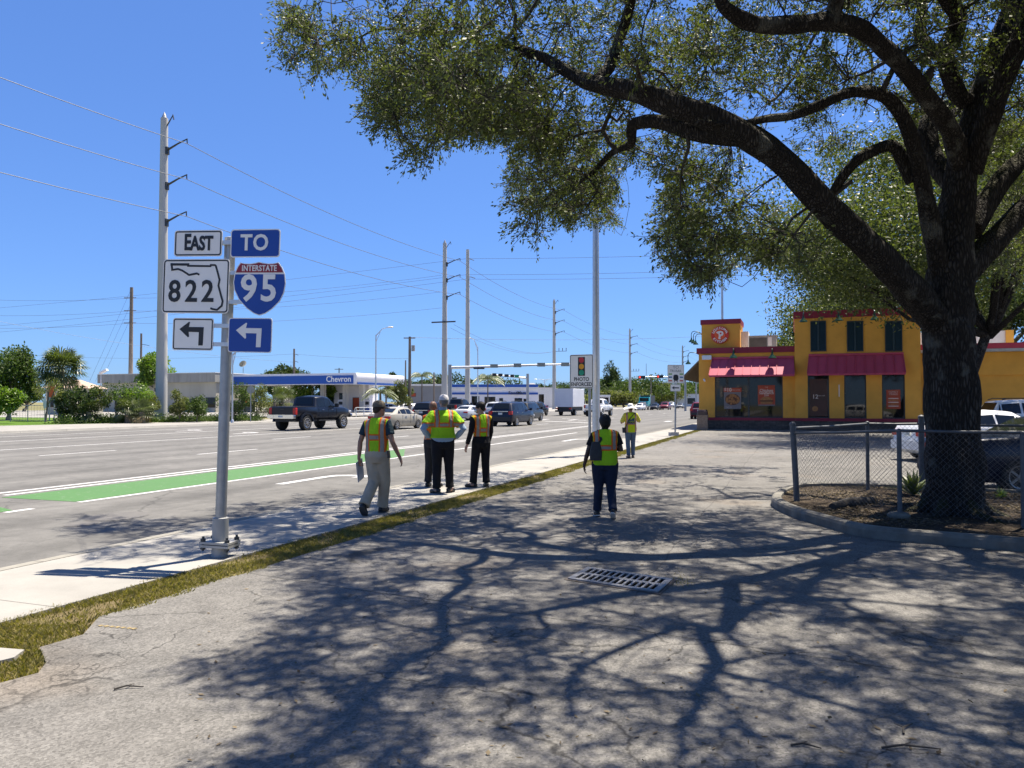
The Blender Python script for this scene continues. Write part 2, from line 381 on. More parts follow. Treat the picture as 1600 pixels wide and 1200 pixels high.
# the paved lot, its left edge slightly ragged, with the notch at lower left
rr = random.Random(3); edge = []
yy = 4.6
while yy < 47:
    edge.append((VG1 + rr.uniform(-.035, .035) - max(0, (yy - 14)) * .009, yy)); yy += rr.uniform(.18, .5)
notch = [tuple(G(*p)[:2]) for p in ((130, 992), (62, 1012), (72, 1036), (60, 1052), (0, 1068), (-60, 1082))]
poly = [(60, -12), (60, 47.9), (-5.45, 47.9)] + edge[::-1] + notch + [(-5.2, 1.5), (-5.2, -12)]
mb = MB(); mb.sheet(poly, .004); struct('parking_lot', mb, MT['lot'])
mb = MB(); mb.sheet([(-6, 47.9), (60, 47.9), (60, 130), (-5.7, 130)], .0); struct('rear_lot', mb, MT['lot'])
mb = MB(); mb.sheet([(WK1, -12), (-4.2, -12), (-4.2, 47.9), (WK1, 47.9)], -.012); struct('verge_soil', mb, MT['turf'])
a_, b_ = G(-60, 1012), G(38, 1020); c_, d_ = G(22, 1032), G(-60, 1052)
mb = MB(); mb.prismz([tuple(p[:2]) for p in (d_, c_, b_, a_)], -.05, .022); struct('driveway_slab', mb, MT['walk'])
# far side
FK = -42.5
mb = MB(); mb.prism([(FK - .5, -.3), (FK - .5, .02), (FK - .05, .02), (FK, ZR), (FK + .45, ZR + .006), (FK + .45, -.3)], -60, 900); struct('far_kerb', mb, MT['walk'])
mb = MB(); mb.sheet([(-60, -30), (FK - .5, -30), (FK - .5, 900), (-45.5, 900), (-45.5, 86), (-49.2, 50), (-58, 23)], .014); struct('far_pavement', mb, MT['farwalk'])
mb = MB(); mb.sheet([(-58, 23), (-49.2, 50), (-49.7, 52), (-74, 60), (-110, 60), (-110, 20)], .0); struct('lawn', mb, MT['lawn'])
mb = MB(); mb.sheet([(-140, 62), (-74, 61), (-45.6, 88), (-45.6, 260), (-160, 260)], -.02); struct('forecourt', mb, MT['farwalk'])

# ---- painted markings (4 mm sheets)
def paint_mat(name, col, wear=.5):
    m, nt, b = _nt(name); x = NX(nt); o = x.obj()
    f = x.noise(o, 9, 6, .75); k = x.sm(f, .28, .42)
    nt.links.new(x.mix(k, (.30, .285, .27), x.mix(x.noise(o, 1.5, 4), col, tuple(c * .86 for c in col))), b.inputs['Base Color']); b.inputs['Roughness'].default_value = .6; return m
MT['paint_white'] = paint_mat('white_road_paint', (0.496, 0.488, 0.480)); MT['paint_green'] = paint_mat('green_lane_paint', (0.060, 0.152, 0.030))
def gr(px, py): p = G(px, py, ZR); return (p[0], p[1])
def strip(mb, x, y0, y1, w): mb.sheet([(x - w / 2, y0), (x + w / 2, y0), (x + w / 2, y1), (x - w / 2, y1)], ZR + .004)
XA = (gr(125, 785)[0] + gr(400, 746)[0]) / 2          # near edge of the cycle lane
XB = (gr(100, 757)[0] + gr(400, 729)[0] + gr(640, 702)[0]) / 3
mb = MB(); y0 = gr(40, 777)[1]; y1 = gr(664, 707)[1]
mb.sheet([(XB + .28, gr(40, 777)[1] - .2), (XA - .12, gr(115, 784)[1]), (XA - .12, y1 - 2), (XB + .28, y1 + 1.5)], ZR + .004); y2 = gr(0, 797)[1]
mb.sheet([(XB + .28, 0), (XA - .12, 0), (XA - .12, gr(10, 797)[1]), (XA - 1.1, gr(28, 792)[1])], ZR + .004)
struct('green_cycle_lane', mb, MT['paint_green'])
mb = MB()
strip(mb, XA, gr(125, 785)[1], 43.5, .15); strip(mb, XA, gr(7, 801)[1], gr(66, 796)[1], .15)
strip(mb, XB, gr(5, 774)[1], 60, .15); strip(mb, XB - .42, -20, 62, .15)
for yy in np.arange(-30, 260, 12.2):
    strip(mb, -19.3, yy + 2.2, yy + 5.3, .14); strip(mb, -23.75, yy - .2, yy + 2.9, .14)
X3 = (gr(0, 701)[0] + gr(398, 681)[0]) / 2; X4 = (gr(0, 689.5)[0] + gr(342, 674)[0]) / 2
strip(mb, X3, -40, 75, .16); strip(mb, X4, -40, 75, .16)
strip(mb, -38.2, -40, 260, .14)
mb.sheet([(XB - .4, 62.5), (XB - .4, 63.1), (X4, 78), (X4, 77.2)], ZR + .004)
for k in range(9): mb.sheet([(-11.4 - 3.3 * k, 70 + .9 * k), (-10.9 - 3.3 * k, 70 + .9 * k), (-10.9 - 3.3 * k, 73 + .9 * k), (-11.4 - 3.3 * k, 73 + .9 * k)], ZR + .004)
struct('lane_markings', mb, MT['paint_white'])
def arrow(cx, cy, turn, sc=1.0):
    s = turn
    pts = [(-.1, 0), (.1, 0), (.1, 1.5), (.16, 1.75), (.35, 1.85), (.6, 1.85), (.6, 1.55), (1.15, 2.0), (.6, 2.45), (.6, 2.1), (.25, 2.1), (-.02, 1.95), (-.1, 1.6)]
    P = [(cx + s * px * sc * 1.15, cy + py * sc * 1.15, ZR + .004) for px, py in pts]
    m_ = MB(); m_.sheet(P if s > 0 else P[::-1]); return m_
for i, (px, py, t) in enumerate(((500, 750, 1), (380, 677, -1), (292, 673, -1), (900, 688, 1))):
    p = gr(px, py); struct('turn_arrow_marking', arrow(p[0] + (.2 if t < 0 else -.3), p[1] - 1.1, t), MT['paint_white'])
# patches in the road
mb = MB()
for (px, py, rx, ry) in ((183, 807, .42, .5), (127, 819, .2, .25)):
    c = gr(px, py); mb.sheet([(c[0] + rx * math.cos(a), c[1] + ry * math.sin(a)) for a in np.linspace(0, 2 * PI, 24, endpoint=False)], ZR + .004)
MT['patch'] = M('asphalt_patch', (.105, .10, .095), .9, 0, .12, 8)
struct('road_patch', mb, MT['patch'])
mb = MB(); c = G(182, 981); rr = random.Random(5)
for k in range(7):
    a = .5; u = -.16 + .05 * k
    mb.sheet([(c[0] + u + rr.uniform(-.01, .01), c[1] + u * .1 - .012), (c[0] + u + .035, c[1] + u * .1 - .02), (c[0] + u + .04, c[1] + u * .1 + .015), (c[0] + u, c[1] + u * .1 + .02)], .008)
MT['yellow_paint'] = M('utility_mark_paint', (.21, .16, .075), .8, 0, .4, 40); struct('utility_paint_mark', mb, MT['yellow_paint'])

# ---- verge grass: individual blades
def blades(name, P, hmin, hmax, w, mat, lean=.6, parent=None):
    n = len(P); h = RNG.uniform(hmin, hmax, n); a = RNG.uniform(0, 2 * PI, n); d = np.stack([np.cos(a), np.sin(a), np.zeros(n)], 1)
    la = RNG.uniform(0, 2 * PI, n); ln = np.stack([np.cos(la), np.sin(la), np.zeros(n)], 1) * (RNG.uniform(.2, 1, n) * lean)[:, None]
    tip = P + (ln + [0, 0, 1]) * h[:, None]; mid = P + (ln * .3 + [0, 0, .6]) * h[:, None]
    V = np.stack([P - d * w, P + d * w, mid + d * w * .8, tip], 1).reshape(-1, 3)
    return np_mesh(name, V, np.arange(n * 4).reshape(n, 4), mat, parent)
MT['grass'] = leaf_mat('verge_grass', (0.080, 0.080, 0.016), (0.320, 0.256, 0.104), .3, .6, 2.6)
n = 150000
yy = 1.0 + 46 * RNG.uniform(0, 1, n) ** 2.2; xx = RNG.uniform(WK1 - .07, VG1 + .08, n); sp_ = np.sin(yy * 5.3) + np.sin(yy * 11.7 + 1) + np.sin(yy * 2.1 + 2); xx = np.where((xx > VG1 + .02) & (sp_ < .5), xx - .25, xx); xx = np.where((xx < WK1 - .01) & (sp_ > -.3), xx + .2, xx)
xx = np.where(yy > 14, WK1 + (xx - WK1) * (1 - .009 * (yy - 14)), xx)
den = np.sin(xx * 7 + np.sin(yy * 2.3) * 2) + np.sin(yy * 3.1 + xx * 4); keep = (den > -.7) | (RNG.uniform(0, 1, n) < .22)
P = np.stack([xx, yy, np.full(n, -.01)], 1)[keep]
P2 = np.array([G(px, py) for px, py in zip(RNG.uniform(-40, 150, 9000), RNG.uniform(975, 1066, 9000))]); ok = ~inside(poly, P2 + np.array([.015, 0, 0])) & ~inside([tuple(p[:2]) for p in (d_, c_, b_, a_)], P2) & (P2[:, 0] > WK1); P = np.concatenate([P, P2[ok] + [0, 0, -.012]])
tag(blades('grass', P, .010, .042, .0035, MT['grass'], 1.1), kind='stuff')
# ------------------------------------------------------------------ restaurant at right
MT['yellow'] = M('ochre_stucco', (.69, .345, .056), .9, 0, .09, 1.2, .12, 60)
MT['maroon'] = M('maroon_trim', (.225, .008, .03), .55, 0, .08)
MT['awning'] = M('crimson_metal_awning', (.46, .05, .10), .45, 0, .07, 2)
MT['shutter'] = M('dark_teal_shutter', (.012, .035, .05), .6, 0, .1)
MT['lamp_green'] = M('dark_green_enamel', (.012, .05, .03), .3, .1)
MT['white_wall'] = M('white_parapet', (.66, .65, .63), .8, 0, .08)
MT['roofing'] = M('flat_roofing', (.42, .41, .39), .9, 0, .15)
MT['ac'] = M('grey_unit_casing', (.33, .33, .32), .6, .2, .1); MT['ac_dark'] = M('unit_grille', (.09, .085, .08), .8)
def brick_mat(name, a, b_, mortar, sx, sz):
    m, nt, b = _nt(name); x = NX(nt); X, Y, Z = x.xyz(x.obj()); v = x.n('ShaderNodeCombineXYZ'); nt.links.new(x.m('ADD', X, Y), v.inputs[0]); nt.links.new(Z, v.inputs[1])
    t = x.n('ShaderNodeTexBrick'); nt.links.new(v.outputs[0], t.inputs['Vector']); t.inputs['Scale'].default_value = 1; t.inputs['Brick Width'].default_value = sx; t.inputs['Row Height'].default_value = sz
    t.inputs['Mortar Size'].default_value = .008; t.inputs['Color1'].default_value = (*a, 1); t.inputs['Color2'].default_value = (*b_, 1); t.inputs['Mortar'].default_value = (*mortar, 1)
    nt.links.new(x.mix(1.0, t.outputs[0], x.ramp(x.noise(x.obj(), 6, 5), [(.3, .7), (.7, 1.25)]), 'MULTIPLY'), b.inputs['Base Color']); b.inputs['Roughness'].default_value = .9
    x.bump(t.outputs['Fac'], -.5, .02, b); return m
MT['stone'] = brick_mat('dark_stacked_stone', (.075, .06, .05), (.12, .10, .085), (.03, .027, .025), .34, .085)
FY = 48.5                                        # facade plane
def fac(px, py, y=FY):
    d = ray(px, py); p = CAMP + d * ((y - CAMP[1]) / d[1]); return float(p[0]), float(p[2])
XL = fac(1092, 600)[0]; XM = fac(1242, 600)[0]; XR = fac(1438, 600)[0]; XE = 22.0
ZP = fac(1092, 545)[1]; ZT = fac(1242, 488)[1]; TY = FY - .25
rest = thing('restaurant', 'ochre fast food restaurant with maroon trim, awnings and a round red emblem', 'restaurant', (XL, FY, 0))
def lp(mb, name, mat, smooth=None, parent=None):       # shift world geometry into the restaurant's frame
    mb.v = [(x - XL, y - FY, z) for x, y, z in mb.v]; return mb.build(name, mat, parent or rest, smooth)
def wall_open(x0, x1, z0, z1, y0, y1, opens):
    """wall slab with rectangular openings, butted boxes"""
    mb = MB(); xs = x0
    for (a, b, c, d) in sorted(opens):
        mb.box(xs, y0, z0, a, y1, z1); mb.box(a, y0, z0, b, y1, c); mb.box(a, y0, d, b, y1, z1); xs = b
    mb.box(xs, y0, z0, x1, y1, z1); return mb
zr0 = fac(1170, 657)[1]; zr1 = fac(1170, 652.6)[1]; zw1 = fac(1170, 588)[1]
# stone plinth and red base band
mb = MB(); mb.box(XL - .04, FY - .06, -.05, XM - .003, FY + .3, zr0); mb.box(XM, TY - .06, -.05, XR, TY + .3, zr0); lp(mb, 'stone_plinth', MT['stone'])
mb = MB(); mb.box(XL - .06, FY - .09, zr0, XM - .003, FY + .3, zr1); mb.box(XM, TY - .09, zr0, XR + .02, TY + .3, zr1); lp(mb, 'base_band', MT['maroon'])
w1 = (fac(1117, 600)[0], fac(1223, 600)[0])
lp(wall_open(XL, XM, zr1, ZP, FY, FY + .3, [(w1[0], w1[1], zr1, zw1 + .25)]), 'wall', MT['yellow'])
mb = MB(); mb.box(XL, FY + .303, -.05, XL + .3, FY + 17, ZP); lp(mb, 'side_wall', MT['yellow'])
W2 = [(fac(a, 600, TY)[0], fac(b, 600, TY)[0]) for a, b in ((1262, 1295.5), (1319, 1353.5), (1378, 1414))]
lp(wall_open(XM, XR, zr1, ZT - .42, TY, TY + .3, [(a, b, zr1, zw1 + .2) for a, b in W2]), 'tall_wall', MT['yellow'])
mb = MB(); mb.box(XM, TY + .303, 0, XM + .25, FY + 9, ZT - .42); mb.box(XR - .25, TY + .303, 0, XR, FY + 9, ZT - .42); mb.box(XM + .25, FY + 8.7, 0, XR - .25, FY + 9, ZT - .42); lp(mb, 'tall_wall', MT['yellow'])
mb = MB(); RWY = FY + .9
mb.box(XR + .003, RWY, 1.0 + 2.2, XE, RWY + .3, ZP - .5); mb.box(XR + .003, RWY + .12, -.05, XE, RWY + .42, 3.2); lp(mb, 'wing_wall', MT['yellow'])
mb = MB(); mb.box(XR + .003, RWY - .06, ZP - .5, XE, RWY + .3, ZP); lp(mb, 'wing_coping', MT['maroon'])
xd = (fac(1519, 600, RWY)[0], fac(1531, 600, RWY)[0])
mb = MB(); mb.box(xd[0] - .5, RWY + .06, 0, xd[1], RWY + .115, fac(1525, 591, RWY)[1]); lp(mb, 'door', MT['shutter'])
mb = MB(); mb.box(XL + .3, FY + .3, ZP - .5, XE, FY + 17, ZP - .35); mb.box(XM + .25, FY + .1, ZT - .6, XR - .25, FY + 8.7, ZT - .5); lp(mb, 'roof', MT['roofing'])
# copings
zc = fac(1092, 553)[1]
mb = MB(); mb.box(XL - .12, FY - .12, zc, XM - .003, FY + .35, ZP + .03); mb.box(XL - .12, FY + .353, zc, XL + .35, FY + 17, ZP + .03); lp(mb, 'coping', MT['maroon'])
mb = MB(); mb.box(XM - .06, TY - .1, ZT - .42, XR + .06, TY + .35, ZT); mb.box(XM - .06, TY + .353, ZT - .42, XM + .3, FY + 9, ZT); mb.box(XR - .3, TY + .353, ZT - .42, XR + .06, FY + 9, ZT); lp(mb, 'tall_coping', MT['maroon'])
# sign tower
tx0, tz1 = fac(1096, 500, FY + .5); tx1 = fac(1156, 500, FY + .5)[0]; tzb = fac(1096, 507.5, FY + .5)[1]
mb = MB(); mb.box(tx0, FY + .5, ZP - .4, tx1, FY + 3.2, tzb); lp(mb, 'sign_tower', MT['yellow'])
mb = MB(); mb.box(tx0 - .06, FY + .44, tzb, tx1 + .06, FY + 3.26, tz1); lp(mb, 'tower_coping', MT['maroon'])
# round emblem with its lettering
cx, cz_ = fac(1125, 523.5, FY + .47); er = .53
MT['emblem_red'] = M('emblem_red', (.62, .035, .012), .4, 0, .05); MT['emblem_cream'] = M('emblem_cream', (.80, .74, .66), .5, 0, .03)
mb = MB(); mb.prism(circle(cx, cz_, er, 40), FY + .38, FY + .497); e1 = lp(mb, 'emblem', MT['emblem_red'])
mb = MB(); mb.prism(circle(cx, cz_, er * .60, 36), FY + .36, FY + .379); MT['emblem_orange'] = M('emblem_orange', (.80, .10, .012), .4, 0, .04); lp(mb, 'emblem_centre', MT['emblem_orange'], None, None).parent = e1
mb = MB()
for word, a0, sgn in (('LOUISIANA', 90, -1), ('KITCHEN', 270, 1)):
    n = len(word); sp = 17 if sgn < 0 else 18
    for i, ch in enumerate(word):
        a = R(a0 + sgn * (i - (n - 1) / 2) * sp); rr_ = er * .79
        text(mb, ch, .20, (cx + rr_ * math.cos(a), FY + .372, cz_ + rr_ * math.sin(a)), rot=a - PI / 2 if sgn < 0 else a + PI / 2, bold=.007)
pp_ = [(-.17, .2), (.02, .25), (.17, .2), (.23, .08), (.18, -.04), (.06, -.09), (.02, -.2), (.08, -.24), (-.03, -.27), (-.1, -.22), (-.06, -.08), (-.08, .06), (-.17, .10), (-.23, .16)]
mb.prism([(cx + x_, cz_ + z_) for x_, z_ in pp_], FY + .342, FY + .358); lp(mb, 'lettering', MT['emblem_cream']).parent = e1
mb = MB(); mb.prism(circle(cx + .05, cz_ + .085, .055, 16), FY + .336, FY + .341); lp(mb, 'letter_dot', MT['emblem_red']).parent = e1
# windows
def window(x0, x1, z0, z1, y, mull=()):
    f = MB(); t = .06
    f.ring([(x0, z0), (x1, z0), (x1, z1), (x0, z1)], [(x0 + t, z0 + t), (x1 - t, z0 + t), (x1 - t, z1 - t), (x0 + t, z1 - t)], y + .06, y + .16)
    for q in mull: f.box(q - .045, y + .065, z0 + t, q + .045, y + .155, z1 - t)
    o = lp(f, 'window', MT['dark_metal']); g = MB(); g.box(x0 + t, y + .11, z0 + t, x1 - t, y + .125, z1 - t); gl = lp(g, 'pane', MT['glass']); gl.parent = o; return o
wn1 = window(w1[0], w1[1], zr1, zw1 + .25, FY, (fac(1169.5, 600)[0],))
wns = [window(a, b, zr1, zw1 + .2, TY) for a, b in W2]
MT['poster_red'] = M('poster_red', (.38, .06, .022), .7, 0, .06); MT['poster_dark'] = M('dark_red_window_film', (.05, .012, .008), .25, 0, .3, 1.2); MT['poster_text'] = M('poster_cream', (.62, .50, .42), .7); MT['poster_food'] = M('poster_food', (.34, .15, .045), .7, 0, .5, 14); MT['poster_grey'] = M('poster_grey', (.19, .17, .17), .7, 0, .1); MT['poster_brown'] = M('poster_brown', (.10, .035, .015), .7, 0, .4, 12)
def poster(win, px0, py0, px1, py1, y, kind):
    x0, z1 = fac(px0, py0, y); x1, z0 = fac(px1, py1, y); mb = MB(); yy = y + .085; w, h = x1 - x0, z1 - z0
    mats = [MT['poster_red'], MT['poster_text'], MT['poster_food'], MT['poster_grey'], MT['poster_brown'], MT['poster_dark']]
    X = lambda u: x0 + u * w
    Z = lambda v: z0 + v * h
    mb.box(x0, yy, z0, x1, yy + .02, z1, 3 if kind == 'ten' else (5 if kind == 'twelve' else 0))
    rr = random.Random(len(kind))
    if kind == 'ten':
        mb.box(X(-.02), yy - .004, Z(.8), X(1.02), yy - .001, Z(1.0), 0); text(mb, '$10', .30, (X(.22), yy - .006, Z(.9)), 1, bold=.01, ext=.001); text(mb, 'family bundle', .10, (X(.68), yy - .006, Z(.9)), 1, ext=.001)
        mb.prism([(X(.5) + .44 * w * math.cos(a), Z(.45) + .27 * h * math.sin(a)) for a in np.linspace(0, 2 * PI, 30)[:-1]], yy - .004, yy - .001, 4)
        for k in range(26):
            a, q = rr.uniform(0, 6.28), math.sqrt(rr.random()); mb.prism(circle(X(.5) + .38 * w * q * math.cos(a), Z(.45) + .22 * h * q * math.sin(a), rr.uniform(.05, .09), 9), yy - .006 - k * .0004, yy - .0045 - k * .0004, 2)
        text(mb, 'limited time', .09, (X(.25), yy - .006, Z(.09)), 1, ext=.001)
    elif kind == 'sand':
        text(mb, 'Chicken', .235, (X(.5), yy - .004, Z(.74)), 1, bold=.006, ext=.001, sx=1.0); text(mb, 'Sandwich', .225, (X(.5), yy - .004, Z(.62)), 1, bold=.006, ext=.001, sx=1.0); text(mb, '3.99', .15, (X(.5), yy - .004, Z(.50)), 1, bold=.004, ext=.001); text(mb, 'THE', .10, (X(.5), yy - .004, Z(.90)), 1, ext=.001)
        mb.prism([(X(.5) + .36 * w * math.cos(a), Z(.27) + .17 * h * math.sin(a)) for a in np.linspace(0, PI, 16)], yy - .004, yy - .001, 2)
        mb.box(X(.1), yy - .006, Z(.2), X(.9), yy - .003, Z(.27), 4); mb.box(X(.16), yy - .004, Z(.09), X(.84), yy - .001, Z(.2), 2); mb.box(X(.02), yy - .0035, Z(.0), X(.98), yy - .001, Z(.06), 3)
    elif kind == 'twelve':
        text(mb, '12', .34, (X(.32), yy - .004, Z(.52)), 1, bold=.004, ext=.001); text(mb, 'piece meal', .09, (X(.66), yy - .004, Z(.55)), 1, ext=.001)
        mb.prism(circle(X(.3), Z(.2), .16, 12), yy - .004, yy - .001, 2)
    else:
        text(mb, 'FAMILY', .15, (X(.5), yy - .004, Z(.88)), 1, ext=.001); text(mb, 'MEALS', .15, (X(.5), yy - .004, Z(.77)), 1, ext=.001)
        for k in range(5): mb.box(X(.14), yy - .004, Z(.12 + .1 * k), X(.86), yy - .001, Z(.17 + .1 * k), 2 if k % 2 else 1)
    lp(mb, 'poster', mats).parent = win
poster(wn1, 1131, 606, 1158, 639, FY, 'ten'); poster(wn1, 1184, 602, 1211, 634, FY, 'sand'); poster(wns[0], 1264.5, 592, 1293.5, 650.5, TY, 'twelve'); poster(wns[2], 1385, 609, 1407.5, 639, TY, 'menu')
# shutters
for a, b in ((1266, 1291), (1323, 1349), (1382.5, 1410)):
    x0, z1 = fac(a, 502, TY); x1, z0 = fac(b, 549, TY); mb = MB()
    mb.ring([(x0, z0), (x1, z0), (x1, z1), (x0, z1)], [(x0 + .05, z0 + .05), (x1 - .05, z0 + .05), (x1 - .05, z1 - .05), (x0 + .05, z1 - .05)], TY - .07, TY - .003)
    xm = (x0 + x1) / 2; mb.box(xm - .05, TY - .065, z0 + .05, xm + .05, TY - .003, z1 - .05)
    n = 22
    for k in range(n):
        zz = z0 + .06 + (z1 - z0 - .12) * k / n
        for (u, v) in ((x0 + .05, xm - .05), (xm + .05, x1 - .05)): mb.add([(u, TY - .05, zz), (v, TY - .05, zz), (v, TY - .015, zz + (z1 - z0) / n), (u, TY - .015, zz + (z1 - z0) / n)], [(0, 1, 2, 3)])
    lp(mb, 'shutter', MT['shutter'])
# standing-seam awnings
def awning(x0, x1, zt, zb, y, dep, name='awning'):
    mb = MB(); mb.add([(x0 + .12, y - .02, zt), (x1 - .05, y - .02, zt), (x1, y - dep, zb + .1), (x0, y - dep, zb + .1), (x1, y - dep, zb), (x0, y - dep, zb), (x0 + .12, y - .02, zb + .02), (x1 - .05, y - .02, zb + .02), (x0 + .12, y - .02, zt - .02)], [(0, 1, 2, 3), (3, 2, 4, 5), (0, 3, 5, 6), (1, 7, 4, 2), (6, 5, 4, 7)])
    n = int(round((x1 - x0) / .5))
    for k in range(n + 1):
        t = k / n; a = np.array([x0 + .12 + (x1 - x0 - .17) * t, y - .02, zt]); b = np.array([x0 + (x1 - x0) * t, y - dep, zb + .1]); v = (b - a) / 2; nrm = np.array([0, -(zt - zb), -dep]); nrm = np.array([0, -(zt - zb - .1), dep]) / math.hypot(zt - zb - .1, dep)
        mb.obox((a + b) / 2 + nrm * .022, (.016, 0, 0), v, nrm * .022)
    mb.box(x0 + .1, y - .08, zt - .02, x1 - .03, y - .005, zt + .09); return lp(mb, name, MT['awning'])
awning(fac(1108, 575, FY - .8)[0], XM - .02, fac(1150, 560, FY)[1], fac(1150, 588.5, FY - .95)[1], FY, .95)
awning(fac(1261, 575, TY - .6)[0], fac(1415, 575, TY - .6)[0], fac(1300, 555, TY)[1], fac(1300, 586.5, TY - .7)[1], TY, .7)
mb = MB(); zt, zb = 4.45, 3.2
mb.add([(XL - .01, FY + 1.0, zt), (XL - .01, FY + 12, zt), (XL - 1.25, FY + 12, zb), (XL - 1.25, FY + 1.0, zb), (XL - .01, FY + 1.0, zt - .05), (XL - .01, FY + 12, zt - .05), (XL - 1.25, FY + 12, zb - .05), (XL - 1.25, FY + 1.0, zb - .05)], [(0, 1, 2, 3), (7, 6, 5, 4), (0, 3, 7, 4), (1, 5, 6, 2), (3, 2, 6, 7)])
for k in range(24):
    yy = FY + 1.02 + k * .46; mb.obox(((XL * 2 - 1.26) / 2, yy, (zt + zb) / 2 - .07), (.61, 0, .615), (0, .03, 0), (.02, 0, -.02))
MT['awning_side'] = M('grey_awning_underside', (.2, .185, .17), .6); lp(mb, 'side_awning', MT['awning_side'])
# gooseneck lamps
def goose(p, d, reach, drop, sc=1.0):
    mb = MB(); p = np.array(p); d = np.array(d, float); u = np.array([0, 0, 1.0])
    pts = [p, p + d * reach * .35 + u * .16, p + d * reach * .8 + u * .2, p + d * reach + u * .05, p + d * reach - u * drop]
    mb.tube(catmull(pts, 4), .025 * sc, 6); t = pts[-1]
    mb.lathe([(.04 * sc, .02), (.06 * sc, -.1 * sc), (.2 * sc, -.26 * sc), (.215 * sc, -.3 * sc), (.19 * sc, -.29 * sc), (.03, -.12 * sc)], t, n=16); mb.ball(p - d * .0, .06, 8, 6); lp(mb, 'gooseneck_lamp', MT['lamp_green'], 45)
for px in (1147, 1207): x, z = fac(px, 551, FY); goose((x, FY - .125, z), (0, -1, 0), .5, .02, 1.15)
for px, py in ((1255, 494), (1309.5, 492), (1365, 490.5)): x, z = fac(px, py, TY); goose((x, TY - .105, z - .05), (0, -1, 0), .5, .02, 1.1)
for k, yy in enumerate((FY + .8, FY + 1.9, FY + 3.0)): goose((tx0, yy, 5.95), (-1, 0, 0), .66, .22, .85)
goose((XL, FY + .8, 4.62), (-1, 0, 0), .75, .28, .85)
# wall pack light, camera, roof units
x, z = fac(1105, 559, FY); mb = MB(); mb.box(x - .28, FY - .3, z - .13, x + .28, FY - .003, z + .13, bev=.03); lp(mb, 'wall_pack_light', MT['lens'])
x, z = fac(1100.5, 593, FY); mb = MB(); mb.tube([(x, FY, z), (x, FY - .2, z), (x + .06, FY - .32, z - .1)], [.05, .05, .06], 8); lp(mb, 'security_camera', MT['white_paint'])
x0 = fac(1156.5, 530, FY + 1.6)[0]; x1 = fac(1169, 530, FY + 1.6)[0]; z1 = fac(1160, 518, FY + 1.6)[1]; mb = MB(); mb.box(x0, FY + 1.6, ZP - .3, x1, FY + 3.1, z1); lp(mb, 'white_parapet', MT['white_wall'])
x0, z1 = fac(1170, 526, FY + 2.2); x1 = fac(1213, 526, FY + 2.2)[0]; mb = MB(); mb.box(x0, FY + 2.2, ZP - .35, x1, FY + 4, z1, 0); mb.box(x0 + .06, FY + 2.17, ZP - .1, x0 + (x1 - x0) * .66, FY + 2.197, z1 - .1, 1); mb.box(x0 + (x1 - x0) * .70, FY + 2.17, z1 - .6, x0 + (x1 - x0) * .84, FY + 2.197, z1 - .06, 2); mb.box(x0 - .02, FY + 2.15, z1, x1 + .02, FY + 4.02, z1 + .05, 0); lp(mb, 'rooftop_unit', [MT['ac'], MT['ac_dark'], MT['white_wall']])
x0, z1 = fac(1516, 518, FY + 4); x1 = fac(1571, 517, FY + 4)[0]; mb = MB(); mb.box(x0 - 3, FY + 4, ZP - .4, x1, FY + 4.3, z1, 0); mb.box(x1 + .003, FY + 3.9, ZP - .4, x1 + .4, FY + 6.3, z1 + .02, 1); lp(mb, 'rear_parapet', [MT['white_wall'], MT['yellow']])
x, z = fac(1311, 600, TY); mb = MB(); mb.box(x - .025, TY - .012, 2.0, x + .025, TY - .003, 2.7); lp(mb, 'wall_scuff_plate', MT['emblem_cream'])
# waste bin at the corner, and walkway before the shop
b = CF((1097.5 - 800) / FPX * 46.0, 46.0); tb = thing('waste_bin', 'square brown pebble concrete bin with dark top at the restaurant corner', 'bin', b, R(3))
MT['pebble'] = M('pebble_concrete', (.20, .155, .12), .95, 0, .4, 25, .5, 40)
mb = MB(); mb.prismz([(-.31, -.31), (.31, -.31), (.31, .31), (-.31, .31)], 0, .86); mb.prismz([(-.34, -.34), (.34, -.34), (.34, .34), (-.34, .34)], .86, .92); mb.build('bin_body', MT['pebble'], tb)
mb = MB(); mb.etube([(0, 0, .92, .31, .31, 6), (0, 0, 1.1, .31, .31, 6), (0, 0, 1.24, .24, .24, 5)], 20); mb.box(-.2, -.33, .96, .2, -.30, 1.12); mb.build('bin_hood', M('brown_bin_hood', (.06, .035, .028), .5), tb, smooth=40)
mb = MB(); mb.box(XL - .1, FY - 1.6, -.1, XE, FY - .1, .03); struct('restaurant_walkway', mb, MT['kerbm'])

# ------------------------------------------------------------------ tall concrete transmission poles along the far side
PB = [(252, 65.8, 185), (694.5, 117.5, 380), (866, 184.5, 470), (984.5, 258, 515), (1067, 335, 541)]
def pole_at(px, cz): p = W(px, 640, cz); return np.array([p[0], p[1], 0.0])
poles = []; DPX = [.62, .62, .62, .62, .62]
def tall_pole(name, label, base, top, r0, r1, arms, mat, group=None, extra=None):
    o = thing(name, label, 'utility pole', base, 0, group); mb = MB(); mb.tube([(0, 0, -.6), (0, 0, top * .3), (0, 0, top * .7), (0, 0, top)], [r0, r0 + (r1 - r0) * .33, r0 + (r1 - r0) * .72, r1], 20); mb.build('pole', mat, o, smooth=50)
    mb = MB(); mb.lathe([(r1 * .8, 0), (r1 * .5, .25), (.02, .55)], (0, 0, top), n=12); mb.build('pole_cap', MT['steel'], o)
    for (z, L, rise) in arms:
        mb = MB(); mb.tube([(r1 * .8, 0, z), (L * .6, 0, z + rise * .62), (L, 0, z + rise)], [.10, .07, .05], 8); mb.box(r1 * .8 - .05, -.16, z - .35, r1 * .8 + .22, .16, z + .3); mb.tube([(L - .05, 0, z + rise), (L - .02, 0, z + rise - .42)], .05, 6); mb.build('arm', MT['dark_metal'], o)
    return o
CON = [[], [], []]
